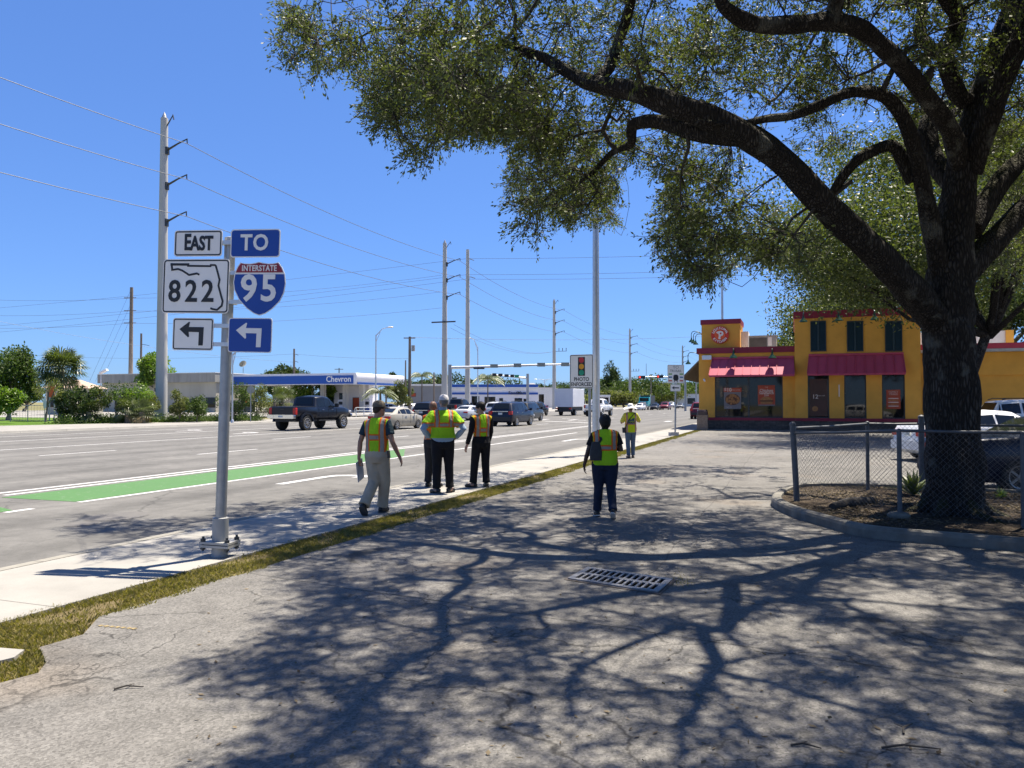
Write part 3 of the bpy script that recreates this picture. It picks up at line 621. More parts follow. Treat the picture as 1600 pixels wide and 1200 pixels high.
LBL = ['tallest pale concrete power pole standing behind the route signs', 'second tall concrete pole with a crossarm, behind the standing group', 'third tall concrete pole between the box truck and photo sign', 'fourth tall concrete pole right of the light pole', 'fifth and farthest tall pole behind the small rail sign']
for i, (px, cz, pt) in enumerate(PB):
    b = pole_at(px, cz); top = float(W(px, pt, cz)[2]); arms = []
    fr = (.908, .789, .669) if i == 0 else ((.90, .80, .695) if i == 1 else (.865, .745, .62))
    ys = {0: (236, 291, 348), 1: (413, 438, 465), 2: (488, 505, 522), 3: (528, 540, 553), 4: (550, 558, 566)}[i]
    arms = [(float(W(px, y, cz)[2]), 2.6 if i else 2.55, .75) for y in ys]
    tp = tall_pole('power_pole', LBL[i], b, top, .50, .30, arms, MT['pole_concrete'], 'tall concrete poles along the road')
    mb = MB(); mb.tube([(.2, 0, top - .8), (.95, 0, top + .15)], [.06, .04], 6); mb.tube([(.93, 0, top + .2), (1.05, 0, top - .25)], .05, 6); mb.build('top_bracket', MT['dark_metal'], tp)
    for k, a in enumerate(arms): CON[k].append(b + [a[1], 0, a[0] + a[2] - .42])
    if i == 1:
        mb = MB(); z = float(W(px, 503.5, cz)[2]); mb.box(-2.0, -.5, z - .1, 2.0, -.32, z + .1); mb.build('crossarm', MT['dark_metal'], tp)
    if i in (2, 3):
        mb = MB(); z = float(W(px, {2: 549, 3: 580}[i], cz)[2]); mb.tube([(.3, 0, z), (3.1, 0, z)], .06, 6)
        for q in (1.2, 2.1, 3.0): mb.tube([(q, 0, z), (q, 0, z + .75)], [.06, .09], 6)
        mb.build('insulator_arm', MT['dark_metal'], tp)
def wire(name, label, pts, sag, r=.024, group=None):
    mb = MB()
    P = [np.array(p, float) for p in pts]; Q = []
    for a, b in zip(P[:-1], P[1:]):
        for t in np.linspace(0, 1, 14, endpoint=False): Q.append(a + (b - a) * t - np.array([0, 0, sag * 4 * t * (1 - t) * (np.linalg.norm(b - a) / 60)]))
    Q.append(P[-1]); mb.tube(Q, r, 5); return tag(mb.build(name, MT['wire'], None, fix=False), label, 'power line', group)
WN = ['highest', 'middle', 'lowest']
for k, c in enumerate(CON):
    q0 = 2 * c[0] - c[1]; q0[2] = c[0][2] + .2
    wire('power_line', f'{WN[k]} of the three wires strung along the tall concrete poles', [q0] + c + [c[-1] + (c[-1] - c[-2])], 1.1, .03 if k else .03, 'wires on the tall poles')
# single pole beside pole two, and others behind
def simple_pole(name, label, px, cz, py_top, r, mat, xarm=None, group=None, top_r=None):
    b = pole_at(px, cz); top = float(W(px, py_top, cz)[2]); o = thing(name, label, 'utility pole', b, YAW, group); mb = MB(); mb.tube([(0, 0, -.4), (0, 0, top)], [r, top_r or r * .7], 14); mb.build('pole', mat, o, smooth=50)
    if xarm:
        for j, (py, L) in enumerate(xarm):
            z = float(W(px, py, cz)[2]); mb = MB()
            if L > 0: mb.box(-L, -r - .12, z - .07, L, -r, z + .07)
            else: mb.tube([(0, 0, z), (-L * .5, 0, z - .1), (-L, 0, z - .3)], .06, 6)
            mb.build('crossarm', MT['wood_pole'] if L > 0 else MT['dark_metal'], o)
    return o, b, top
o730, b730, t730 = simple_pole('power_pole', 'slimmer grey concrete pole just right of the second tall pole', 730.5, 122, 390, .44, MT['pole_concrete'], [(404, -1.0), (432, -1.2)], top_r=.26)
o203, b203, t203 = simple_pole('power_pole', 'plain pole rising behind the grey building, left of the tall pole', 203.5, 140, 449, .42, MT['wood_pole'], [(466, 1.1), (486, 1.1), (505, 1.1)], top_r=.28)
simple_pole('power_pole', 'short thin pole between the plain pole and the tall one', 219.5, 170, 521, .3, MT['wood_pole'], [(538, -1.8)])
simple_pole('power_pole', 'thin timber pole behind the blue canopy with two side arms', 459, 165, 545, .28, MT['wood_pole'], [(553, -.9), (564, -.9)])
o640, b640, t640 = simple_pole('power_pole', 'timber pole carrying a transformer left of the tall grey poles', 640, 112, 526, .26, MT['wood_pole'], [(528.5, .85)])
z = float(W(640, 544, 112)[2]); mb = MB(); mb.tube([(.52, -.1, z - .45), (.52, -.1, z + .4)], .26, 12); mb.build('transformer', MT['ac'], o640, smooth=40)
simple_pole('power_pole', 'dark thin pole beside the transformer pole', 633.5, 150, 563, .18, MT['wood_pole'])
simple_pole('power_pole', 'very thin dark pole left of the tall grey poles', 678, 150, 582, .2, MT['wood_pole'])
simple_pole('power_pole', 'stub pole rising over the blue canopy end', 529.5, 180, 575, .16, MT['dark_metal'], [(577, 1.0)])
simple_pole('power_pole', 'thin mast far off above the red signals', 1010, 300, 568, .1, MT['dark_metal'])
simple_pole('power_pole', 'thin grey pole on the horizon above the teal truck', 1017.5, 260, 585, .24, MT['wood_pole'], [(588, 1.2)])
simple_pole('power_pole', 'faint pole at the restaurant corner', 1088, 250, 590, .28, MT['pole_concrete'])
# crossing wires
def pw(px, py, cz): return W(px, py, cz)
for k, (ya, yb, yc) in enumerate(((404, 403, 395), (429, 431, 421), (436, 438, 431))):
    wire('power_line', f'{WN[k]} wire crossing the road from the slim grey pole', [pw(-260, ya + 96 + 4 * k, 175), pw(730, ya, 122), pw(1300, yc - 6, 90)], .35, .022, 'wires crossing at the slim pole')
for k, (y0, y1) in enumerate(((474, 466), (501, 486), (521, 505))):
    wire('power_line', f'{WN[k]} wire at the plain pole behind the grey building', [pw(-120, y0 - 12, 150), pw(203, y1, 140), pw(690, y1 - 36 + 6 * k, 128)], .9, .022, 'wires at the plain pole')
wire('power_line', 'long level wire crossing behind the signal mast', [pw(640, 527, 112), pw(1110, 525, 150)], .5, .022)
wire('power_line', 'faint low wire running left from the timber pole', [pw(0, 552, 190), pw(459, 553, 165), pw(640, 560, 160)], .8, .02)
wire('power_line', 'slanting wire crossing the left sky low down', [pw(-40, 494, 120), pw(203, 538, 135), pw(459, 566, 165)], .6, .02)
for k in range(3): wire('guy_wire', f'{WN[k]} guy wire slanting down left of the plain pole', [pw(203, 456 + 22 * k, 140), pw(140 + 9 * k, 596, 136)], 0, .018, 'guy wires of the plain pole')
for k, (px, py) in enumerate(((709, 507), (703, 512))): wire('power_line', f'{WN[k * 2]} slack wire from the crossarm to the third tall pole', [pw(px, py, 117.5), pw(866, 549, 184.5)], 1.6, .022, 'slack wires from the crossarm')

# ------------------------------------------------------------------ street lights, signals
MT['lamp_head'] = M('lamp_housing', (.5, .5, .5), .4, .3)
def street_light(label, px, cz, py_top, arm, r=.12, py_head=None, name='street_light', doub=False, head=True, rz=YAW):
    b = pole_at(px, cz); top = float(W(px, py_top, cz)[2]); o = thing(name, label, 'street light', b, rz); mb = MB(); mb.tube([(0, 0, -.2), (0, 0, top)], [r, r * .65], 14); mb.lathe([(r * 1.9, 0), (r * 1.9, .18), (r * 1.1, .3)], (0, 0, 0), n=14); mb.build('pole', MT['alu'], o, smooth=50)
    if head:
        for s in ((1, -1) if doub else (1,)):
            L, up = arm; mb = MB(); mb.tube([(0, 0, top - .15), (s * L * .5, 0, top + up * .75), (s * L, 0, top + up)], [.07, .05, .045], 8); mb.tube([(0, 0, top - 1.0), (s * L * .35, 0, top + up * .35)], .035, 6); mb.build('arm', MT['alu'], o)
            mb = MB(); sg = 1 if s * L > 0 else -1; mb.etube([(s * L + sg * .3, 0, top + up - .1, .32, .16, 3), (s * L + sg * .3, 0, top + up, .42, .2, 3), (s * L + sg * .3, 0, top + up + .1, .25, .12, 3)], 16); mb.build('lamp_head', MT['lamp_head'], o, smooth=40)
    return o
street_light('curved-arm street light standing behind the white end of the canopy', 587, 105, 523, (1.7, 1.05))
street_light('slim street light between the tall grey poles and the mast arm signs', 746.5, 135, 542, (-1.3, 1.6))
street_light('tall plain silver light pole rising into the oak leaves by the photo sign', 931.5, 24.6, 200, (0, 0), .13, name='light_pole', head=False)
street_light('short twin-armed lamp pole far down the road by the third tall pole', 851, 210, 593, (2.2, .1), doub=True)
street_light('tall street light showing above the restaurant sign tower', 1129.5, 78, 400, (-2.2, .5), .16)
street_light('leaning bare arm street light behind the lowest blue arrow sign', 363, 62, 552, (.7, .3), .07)
o = street_light('floodlight pole with a tilted white lamp at the grey building corner', 157, 112, 582, (.01, 0), .1, head=False)
mb = MB(); z = float(W(157, 582, 112)[2]); mb.obox((.45, -.1, z + .15), (.5, 0, .26), (0, .3, 0), (-.06, 0, .12)); mb.build('flood_lamp', MT['white_paint'], o)
# signal mast with the backs of its signs
def mast(name, label, px_base, cz, pts, r, signs, lights, pole_top=None, pole=True):
    b = pole_at(px_base, cz); o = thing(name, label, 'traffic signal', b, YAW); loc = lambda px, py, yo=0.0: (lambda q: np.array([q[0], yo, q[1]]))(plane(px, py, b, YAW))
    zt = loc(*pts[0])[2]
    if pole: mb = MB(); mb.tube([(0, 0, -.2), (0, 0, loc(px_base, pole_top)[2] if pole_top else zt + .4)], [r * 1.5, r * 1.25], 14); mb.build('mast_pole', MT['steel'], o, smooth=50)
    mb = MB(); P = [loc(*p) for p in pts]; mb.tube(P, list(np.linspace(r, r * .55, len(P))), 10); mb.build('mast_arm', MT['alu'], o, smooth=50)
    for (px, py, w, h, mt) in signs:
        c = loc(px, py); k = cz / FPX; mb = MB(); mb.box(c[0] - w * k / 2, -.32, c[2] - h * k / 2, c[0] + w * k / 2, -.24, c[2] + h * k / 2, bev=.03); mb.box(c[0] - .06, -.24, c[2] - .1, c[0] + .06, 0, c[2] + .1); mb.build('mast_sign', MT[mt], o)
    for (px, py, w, h, lit) in lights:
        c = loc(px, py); k = cz / FPX; ww, hh = w * k / 2, h * k / 2; mb = MB(); mb.box(c[0] - ww, -.3, c[2] - hh, c[0] + ww, .1, c[2] + hh, bev=.05); hd = mb.build('signal_head', MT['black'], o)
        mb = MB(); hz = ww > hh; n = 3
        for i in range(n):
            q = (i - 1) * (ww if hz else hh) * .62; mb.lathe([(min(ww, hh) * .5, -.02), (min(ww, hh) * .5, -.12)], (c[0] + (q if hz else 0), -.3, c[2] + (0 if hz else q)), 'y', 12, 1 if (i == 0 and lit) else 0)
        l_ = mb.build('signal_lens', [MT['black'], MT['sig_red']], hd)
    return o
def emit(name, col, s):
    m, nt, b = _nt(name); b.inputs['Base Color'].default_value = (*col, 1); b.inputs['Emission Color'].default_value = (*col, 1); b.inputs['Emission Strength'].default_value = s; return m
MT['sig_red'] = emit('lit_red_signal', (1, .05, .03), 1.2); MT['olive_grey'] = M('sign_back', (.24, .25, .22), .5, .3)
mast('signal_mast', 'long signal mast arm with grey sign backs beyond the standing group', 703, 103, [(703, 574.5), (760, 573), (830, 570.5), (895, 569)], .2, [(772, 572, 12, 5.5, 'olive_grey'), (808.5, 571, 12, 6, 'olive_grey'), (845.5, 570, 12.5, 6, 'olive_grey'), (883, 569.5, 13, 6, 'olive_grey')], [(748.5, 575.6, 17, 2.4, False)])
mast('signal_mast', 'farther signal mast with four dark signal heads and a green street plate', 824.5, 150, [(824.5, 591), (800, 588.5), (768, 585)], .2, [(807.5, 588, 7, 4.2, 'sign_green')], [(772.5, 585.5, 6.5, 4.4, False), (782, 586, 6.5, 4.4, False), (791.5, 587, 6.5, 4.4, False), (800.5, 587.5, 6, 4.4, False)], pole_top=584)
mast('signal_mast', 'far signal mast with two red-lit horizontal signal heads', 1071, 150, [(1071, 590), (1040, 589), (1000, 588.5)], .16, [], [(1002.5, 589.5, 10.5, 4.6, True), (1031, 588.5, 10.5, 4.6, True)])
# ------------------------------------------------------------------ route sign assembly on the pavement
SB = G(343, 869, .016); SB[2] = .016; SRZ = YAW - R(10); LEAN = .027
sg = thing('route_sign_assembly', 'tall grey post with East 822 and To Interstate 95 route signs and left arrows', 'road sign', SB); sg.rotation_euler = (0, LEAN, SRZ)
SM = np.array((Matrix.Rotation(SRZ, 3, 'Z') @ Matrix.Rotation(LEAN, 3, 'Y')).transposed())      # world to the leaning frame
def sl_(px, py, yo=0.0): q, d = SM @ (CAMP - SB), SM @ ray(px, py); t = (yo - q[1]) / d[1]; p = q + d * t; return float(p[0]), float(p[2])
mb = MB(); ztop = sl_(357, 372)[1]; mb.tube([(0, 0, .42), (0, 0, ztop)], .0585, 20); mb.lathe([(.0585, 0), (.03, .012)], (0, 0, ztop), n=20); mb.build('post', MT['steel'], sg, smooth=50)
mb = MB(); mb.lathe([(.085, .0), (.085, .11)], n=20); mb.box(-.17, -.13, .11, .17, .13, .135); mb.box(-.17, -.13, .145, .17, .13, .17); mb.lathe([(.085, .17), (.085, .42), (.0585, .425)], n=20); mb.build('breakaway_base', MT['ac'], sg, smooth=40)
for (x, y) in ((-.14, -.1), (.14, -.1), (-.14, .1), (.14, .1)):
    mb = MB(); mb.lathe([(.014, .07), (.014, .225)], (x, y, 0), n=8); mb.lathe([(.03, .172), (.03, .2)], (x, y, 0), n=6); mb.lathe([(.03, .085), (.03, .108)], (x, y, 0), n=6); mb.build('bolt', MT['dark_metal'], sg)
YS = -.10                                        # front face of the plates
def plate(px0, py0, px1, py1, base, border, ins=.011, bw=.014, rad=.035, name='sign_panel'):
    x0, z1 = sl_(px0, py0, YS); x1, z0 = sl_(px1, py1, YS); mb = MB(); mb.prism(rrect(x0, z0, x1, z1, rad), YS, YS + .004, 0)
    if border is not None: mb.ring(rrect(x0 + ins, z0 + ins, x1 - ins, z1 - ins, rad - ins * .6), rrect(x0 + ins + bw, z0 + ins + bw, x1 - ins - bw, z1 - ins - bw, rad - ins - bw * .6), YS - .002, YS - .0005, 1)
    o = mb.build(name, [MT[base], MT[border or base]], sg); return o, x0, x1, z0, z1
def legend(o, mb, mat, name='legend'): q = mb.build(name, MT[mat], o); return q
def rim(px0, py0, px1, py1): pass
o, x0, x1, z0, z1 = plate(273, 360, 346.5, 400.5, 'sign_white', 'sign_black'); mb = MB(); cx, cz = (x0 + x1) / 2, (z0 + z1) / 2; h = z1 - z0
text(mb, 'E', h * .84, (cx - .125, YS - .003, cz + .004), sx=.70, bold=.007); text(mb, 'AST', h * .74, (cx + .045, YS - .003, cz - .008), sx=.72, bold=.007); legend(o, mb, 'sign_black')
o, x0, x1, z0, z1 = plate(361, 358.5, 437, 402, 'sign_white', None); mb = MB(); mb.prism(rrect(x0 + .012, z0 + .012, x1 - .012, z1 - .012, .03), YS - .002, YS - .0005); mb.build('blue_field', MT['sign_blue'], o); mb = MB(); text(mb, 'TO', (z1 - z0) * .78, ((x0 + x1) / 2 - .005, YS - .004, (z0 + z1) / 2), sx=.93, bold=.006, spacing=1.08); legend(o, mb, 'sign_white')
o, x0, x1, z0, z1 = plate(255.5, 405, 356.5, 490, 'sign_white', 'sign_black', .010, .014, .04); S = lambda u, v: sl_(220 + u * 260 / 1418, 340 + v * 260 / 1418, YS)
mb = MB()
def stroke(pts, w):
    P = [np.array(S(*p)) for p in pts]; n = len(P); L, Rr = [], []
    for i in range(n):
        a, b = P[max(i - 1, 0)], P[min(i + 1, n - 1)]; d = (b - a) / (np.linalg.norm(b - a) + 1e-9); nn = np.array([-d[1], d[0]]); k = 1.0
        if 0 < i < n - 1:
            d1 = (P[i] - P[i - 1]) / np.linalg.norm(P[i] - P[i - 1]); k = 1 / max(.5, abs(d @ d1))
        L.append(P[i] + nn * w / 2 * k); Rr.append(P[i] - nn * w / 2 * k)
    for i in range(n - 1): mb.prism([tuple(L[i]), tuple(L[i + 1]), tuple(Rr[i + 1]), tuple(Rr[i])], YS - .0025 - .0002 * i, YS - .0004)
stroke([(500, 487), (478, 476), (412, 489), (355, 452), (318, 438), (268, 446), (263, 388)], .021); stroke([(254, 399), (414, 400)], .027); stroke([(396, 411), (602, 414)], .021); stroke([(590, 404), (634, 405), (640, 412), (655, 465), (672, 530), (662, 580), (685, 668), (698, 712), (690, 752), (650, 786), (612, 780), (594, 772)], .021); legend(o, mb, 'sign_black', 'state_outline')
mb = MB(); px_, pz_ = S(432, 636)
for i, ch in enumerate('822'): text(mb, ch, .335, (S((288, 430, 570)[i], 636)[0], YS - .003, pz_), sx=.92, bold=.0055); 
legend(o, mb, 'sign_black')
# interstate shield
def shield(grow=0.0):
    L = [(848, 382), (880, 390), (930, 392), (975, 385), (1007, 376), (1040, 384), (1085, 391), (1130, 390), (1175, 380), (1205, 425), (1228, 480), (1236, 560), (1222, 640), (1185, 715), (1120, 780), (1060, 820), (1010, 836), (965, 820), (905, 778), (835, 700), (797, 620), (787, 550), (800, 470), (822, 420)]
    c = np.array([1010, 590]); return [S(*(c + (np.array(p) - c) * (1 + grow))) for p in L]
mb = MB(); mb.prism(shield(0)[::-1], YS, YS + .004); o = mb.build('shield_panel', MT['sign_white'], sg)
def cut(P, z, above):
    out = []; n = len(P)
    for i in range(n):
        a, b = P[i], P[(i + 1) % n]; ina = (a[1] > z) == above; inb = (b[1] > z) == above
        if ina: out.append(a)
        if ina != inb: t = (z - a[1]) / (b[1] - a[1]); out.append((a[0] + (b[0] - a[0]) * t, z))
    return out
mb = MB(); mb.prism(cut(shield(-.035), S(1010, 483)[1], False)[::-1], YS - .002, YS - .0005); mb.build('blue_field', MT['sign_blue'], o)
mb = MB(); mb.prism(cut(shield(-.035), S(1010, 468)[1], True)[::-1], YS - .002, YS - .0005); mb.build('red_field', MT['sign_red'], o)
mb = MB(); c = S(1011, 434); text(mb, 'INTERSTATE', .088, (c[0], YS - .004, c[1]), sx=.80, bold=.0018, spacing=1.05); c = S(922, 612); text(mb, '9', .40, (c[0], YS - .004, c[1]), sx=1.0, bold=.0085); c = S(1092, 612); text(mb, '5', .40, (c[0], YS - .004, c[1]), sx=1.0, bold=.0085); legend(o, mb, 'sign_white')
AR = [(330, 950), (412, 888), (420, 892), (410, 932), (537, 934), (528, 1090), (490, 1090), (496, 976), (408, 974), (412, 1014), (402, 1020)]
o, x0, x1, z0, z1 = plate(270.5, 496.5, 332.5, 548, 'sign_white', 'sign_black', .010, .012, .03); mb = MB(); mb.prism([S(*p) for p in AR][::-1], YS - .003, YS - .0005); legend(o, mb, 'sign_black', 'left_arrow')
o, x0, x1, z0, z1 = plate(357.5, 496.5, 424, 551.5, 'sign_white', None, rad=.03); mb = MB(); mb.prism(rrect(x0 + .010, z0 + .010, x1 - .010, z1 - .010, .025), YS - .002, YS - .0005); mb.build('blue_field', MT['sign_blue'], o)
mb = MB(); mb.prism([S(812 + (u - 330) * 1.06, 960 + (v - 950) * 1.03) for u, v in AR][::-1], YS - .004, YS - .0022); legend(o, mb, 'sign_white', 'left_arrow')
for (v, u0, u1) in ((228, 500, 960), (482, 470, 1050), (724, 470, 1060), (925, 440, 930), (1080, 430, 920)):
    xa, z = sl_(220 + u0 * .1834, 340 + v * .1834); xb, _ = sl_(220 + u1 * .1834, 340 + v * .1834); mb = MB(); mb.box(xa, YS + .006, z - .022, xb, YS + .034, z + .022); mb.box(-.075, YS + .034, z - .018, .075, .065, z + .018)
    mb.build('bracket', MT['alu'], sg)

# ------------------------------------------------------------------ photo enforced sign
PBs = W(921.5, 690, 24.0); PBs[2] = 0; PRZ = YAW + R(-24)
pe = thing('photo_enforced_sign', 'white photo enforced sign with a traffic light picture on a thin post', 'road sign', PBs, PRZ)
P_ = lambda px, py, yo=-.06: plane(px, py, PBs, PRZ, yo)
mb = MB(); xt, zt = P_(921.5, 556); mb.tube([(0, 0, -.2), (0, 0, zt - .05)], .045, 12); mb.build('post', MT['steel'], pe, smooth=50)
c0, c1, c2, c3 = P_(891, 607.5), P_(927.5, 606), P_(926.3, 553), P_(889.8, 555); xw0, xw1 = (c0[0] + c3[0]) / 2, (c1[0] + c2[0]) / 2; zw0, zw1 = (c0[1] + c1[1]) / 2, (c2[1] + c3[1]) / 2
mb = MB(); mb.prism(rrect(xw0, zw0, xw1, zw1, .05), -.06, -.055, 0); mb.ring(rrect(xw0 + .012, zw0 + .012, xw1 - .012, zw1 - .012, .042), rrect(xw0 + .03, zw0 + .03, xw1 - .03, zw1 - .03, .03), -.062, -.0605, 1); o = mb.build('sign_panel', [MT['sign_white'], MT['sign_black']], pe)
ww, hh = xw1 - xw0, zw1 - zw0; mx = (xw0 + xw1) / 2
mb = MB(); mb.box(mx - ww * .15, -.0615, zw0 + hh * .37, mx + ww * .15, -.0605, zw0 + hh * .925); mb.build('signal_picture', MT['sign_black'], o)
for k, nm, cc in ((.835, 'red_disc', (.45, .02, .03)), (.645, 'amber_disc', (.72, .32, .01)), (.465, 'green_disc', (.01, .25, .14))):
    mb = MB(); mb.prism(circle(mx, zw0 + hh * k, ww * .112, 24), -.0635, -.0618); mb.build(nm, M(nm, cc, .5), o)
mb = MB(); text(mb, 'PHOTO', hh * .155, (mx, -.063, zw0 + hh * .265), sx=.88, bold=.004, ext=.001); text(mb, 'ENFORCED', hh * .155, (mx, -.063, zw0 + hh * .115), sx=.82, bold=.004, ext=.001); mb.build('legend', MT['sign_black'], o)
# ------------------------------------------------------------------ small rail sign
RB = G(1055, 681); RB[2] = 0; rs = thing('rail_station_sign', 'small white tri-rail sign with striped train emblem and arrow on a leaning post', 'road sign', RB, YAW + R(8))
Q_ = lambda px, py, yo=-.05: plane(px, py, RB, YAW + R(8), yo)
mb = MB(); xa, za = Q_(1056.5, 572); mb.tube([(0, 0, 0), (xa, 0, za)], .045, 10); mb.build('post', MT['steel'], rs, smooth=50)
mb = MB(); x0, _ = Q_(1046.5, 680); mb.box(x0, -.15, -.02, .14, .15, .19, bev=.02); mb.build('concrete_foot', MT['concrete'], rs)
def small(px0, py0, px1, py1): 
    x0, z1 = Q_(px0, py0); x1, z0 = Q_(px1, py1); mb = MB(); mb.prism(rrect(x0, z0, x1, z1, .03), -.05, -.045, 0); mb.ring(rrect(x0 + .012, z0 + .012, x1 - .012, z1 - .012, .02), rrect(x0 + .024, z0 + .024, x1 - .024, z1 - .024, .012), -.052, -.0505, 1); return mb.build('sign_panel', [MT['sign_white'], MT['olive_grey']], rs), x0, x1, z0, z1
o, x0, x1, z0, z1 = small(1043, 570, 1069, 599); w, h = x1 - x0, z1 - z0; mx = (x0 + x1) / 2
mb = MB(); text(mb, 'TO', h * .22, (mx, -.052, z0 + h * .86), sx=1.1, ext=.001); text(mb, 'TRI-RAIL', h * .185, (mx, -.052, z0 + h * .665), sx=.95, bold=.002, ext=.001); mb.build('legend', MT['olive_grey'], o)
for k, cc, nm in ((.50, (.10, .33, .05), 'green_stripe'), (.33, (.02, .14, .32), 'blue_stripe'), (.14, (.5, .07, .04), 'orange_stripe')):
    mb = MB()
    for a, b in ((.06, .27), (.73, .94)): mb.box(x0 + w * a, -.052, z0 + h * (k - .035), x0 + w * b, -.0505, z0 + h * (k + .035))
    mb.build(nm, M(nm, cc, .5), o)
mb = MB(); X = lambda u: x0 + w * u
Z = lambda v: z0 + h * v
mb.prism([(X(u), Z(v)) for u, v in ((.40, .14), (.60, .14), (.66, .25), (.64, .42), (.57, .47), (.43, .47), (.36, .42), (.34, .25))], -.0525, -.0505); mb.prism([(X(.38), Z(.06)), (X(.42), Z(.06)), (X(.47), Z(.14)), (X(.42), Z(.14))], -.052, -.0505); mb.prism([(X(.58), Z(.06)), (X(.62), Z(.06)), (X(.58), Z(.14)), (X(.53), Z(.14))], -.052, -.0505); mb.build('train_picture', MT['sign_black'], o)
o, x0, x1, z0, z1 = small(1047.5, 600.5, 1063.5, 611.5); w, h = x1 - x0, z1 - z0; mb = MB(); mb.prism([(x0 + w * u, z0 + h * v) for u, v in ((.15, .5), (.4, .78), (.36, .58), (.84, .58), (.84, .42), (.36, .42), (.4, .22))], -.052, -.0505); mb.build('left_arrow', MT['sign_black'], o)

# ------------------------------------------------------------------ left: grey building, filling station, houses
MT['bank'] = M('cream_grey_wall', (.40, .38, .31), .9, 0, .1, .5, streak=True); MT['bank_top'] = M('stained_fascia', (.30, .295, .265), .9, 0, .22, 1.0, streak=True)
MT['canopy_blue'] = M('canopy_blue', (.008, .075, .36), .35, 0, .04); MT['canopy_white'] = M('canopy_white', (.72, .71, .74), .45, 0, .04)
def ypl(px, py, y): d = ray(px, py); p = CAMP + d * (y / d[1]); return float(p[0]), float(p[2])
BY = 100.8; bx0, bz1 = ypl(158, 581, BY); bx1 = -88.9; bz1 = 6.45; zb_ = 4.95
bk = thing('grey_building', 'long low cream and grey flat-roofed building behind the shrubs', 'building', (bx0, BY, 0)); mb = MB(); mb.box(0, .25, -.1, bx1 - bx0 - .3, 10, zb_); mb.build('wall', MT['bank'], bk); mb = MB(); mb.box(bx1 - bx0 - .29, 19.8, -.1, ypl(430, 600, BY + 19.8)[0] - bx0, 24, 4.6); mb.build('rear_wing', MT['bank'], bk)
mb = MB(); mb.box(-.5, -.3, zb_, bx1 - bx0, 10.4, bz1); mb.build('roof_fascia', MT['bank_top'], bk); mb = MB(); mb.box(-.55, -.35, bz1, bx1 - bx0 + .05, 10.45, bz1 + .09); mb.build('roof_edge', MT['white_wall'], bk)
for (a, b_, ya, yb) in ((320, 335, 621, 637), (240, 247, 606, 612), (296, 303, 622, 641), (178, 190, 622, 640)):
    x0, zt = ypl(a, ya, BY); x1, zl = ypl(b_, yb, BY); f = MB(); f.box(x0 - bx0, .17, zl, x1 - bx0, .245, zt); fo = f.build('window', MT['dark_metal'], bk); g = MB(); g.box(x0 - bx0 + .12, .15, zl + .12, x1 - bx0 - .12, .168, zt - .12); g.build('pane', MT['glass'], fo)
x, z = ypl(380, 574, BY + 2); mb = MB(); mb.tube([(x - bx0, 2, bz1), (x - bx0, 2, z)], .05, 6); mb.lathe([(.05, 0), (.35, .05), (.62, .17), (.60, .18), (.34, .07), (.05, .02)], (0, 0, 0), 'y', 18)
n_ = 6 * 18; rot = Matrix.Rotation(R(70), 3, 'Z') @ Matrix.Rotation(R(35), 3, 'X')
for i in range(len(mb.v) - n_, len(mb.v)): q = rot @ Vector(mb.v[i]); mb.v[i] = (q.x + x - bx0, q.y + 2, q.z + z + .5)
mb.build('satellite_dish', MT['olive_grey'], bk)
# filling station canopy
CX0, CX1, CY0, CY1 = -88.5, -64.7, 104.0, 119.5; zc0, zc1 = 4.45, 6.25
fs = thing('station_canopy', 'filling station canopy with blue front fascia and white rounded end', 'canopy', (CX1, CY0, 0))
def cl_(mb): mb.v = [(x - CX1, y - CY0, z) for x, y, z in mb.v]; return mb
mb = MB(); mb.box(CX0, CY0 + .3, zc0 + .1, CX1 - .3, CY1, zc1 - .06); cl_(mb).build('canopy_deck', MT['canopy_white'], fs)
mb = MB(); mb.box(CX0, CY0 + .1, zc0, CX1 - .3, CY0 + .29, zc1); cl_(mb).build('fascia_frame', MT['canopy_white'], fs)
mb = MB(); mb.box(CX0, CY0, zc0 + .12, CX1 - .32, CY0 + .098, zc1 - .38); cl_(mb).build('blue_fascia', MT['canopy_blue'], fs)
mb = MB(); pr = [(0, zc0), (.02, zc0 + .25), (.22, zc0 + .7), (.3, zc0 + 1.2), (.24, zc1 - .15), (.05, zc1), (-.29, zc1), (-.29, zc0)]
mb.add([(CX1 + a, y, z) for y in (CY0 - .05, CY1) for a, z in pr], [tuple(range(8)), tuple(range(15, 7, -1))] + [(i, (i + 1) % 8, (i + 1) % 8 + 8, i + 8) for i in range(8)]); cl_(mb).build('white_end', MT['canopy_white'], fs, smooth=50)
mb = MB(); mb.box(CX1 + .1, CY0 + .4, zc0 + .05, CX1 + .2, CY1 - .3, zc0 + .32); cl_(mb).build('blue_stripe', MT['canopy_blue'], fs)
x, z = ypl(529, 591, CY0); mb = MB(); text(mb, 'Chevron', 1.32, (x, CY0 - .012, zc0 + .82), sx=.98, bold=.02, ext=.01); cl_(mb).build('lettering', MT['sign_white'], fs)
for i, (px, yy) in enumerate(((458, 108), (486, 116), (529, 117), (540, 108.5), (566, 108.8), (505, 108), (566, 117))):
    x, _ = ypl(px, 610, yy); x = min(max(x, CX0 + 1), CX1 - 1.2); mb = MB(); mb.box(x - .38, yy - .3, -.1, x + .38, yy + .3, zc0 + .1, bev=.08); cl_(mb).build('column', MT['pole_concrete'], fs)
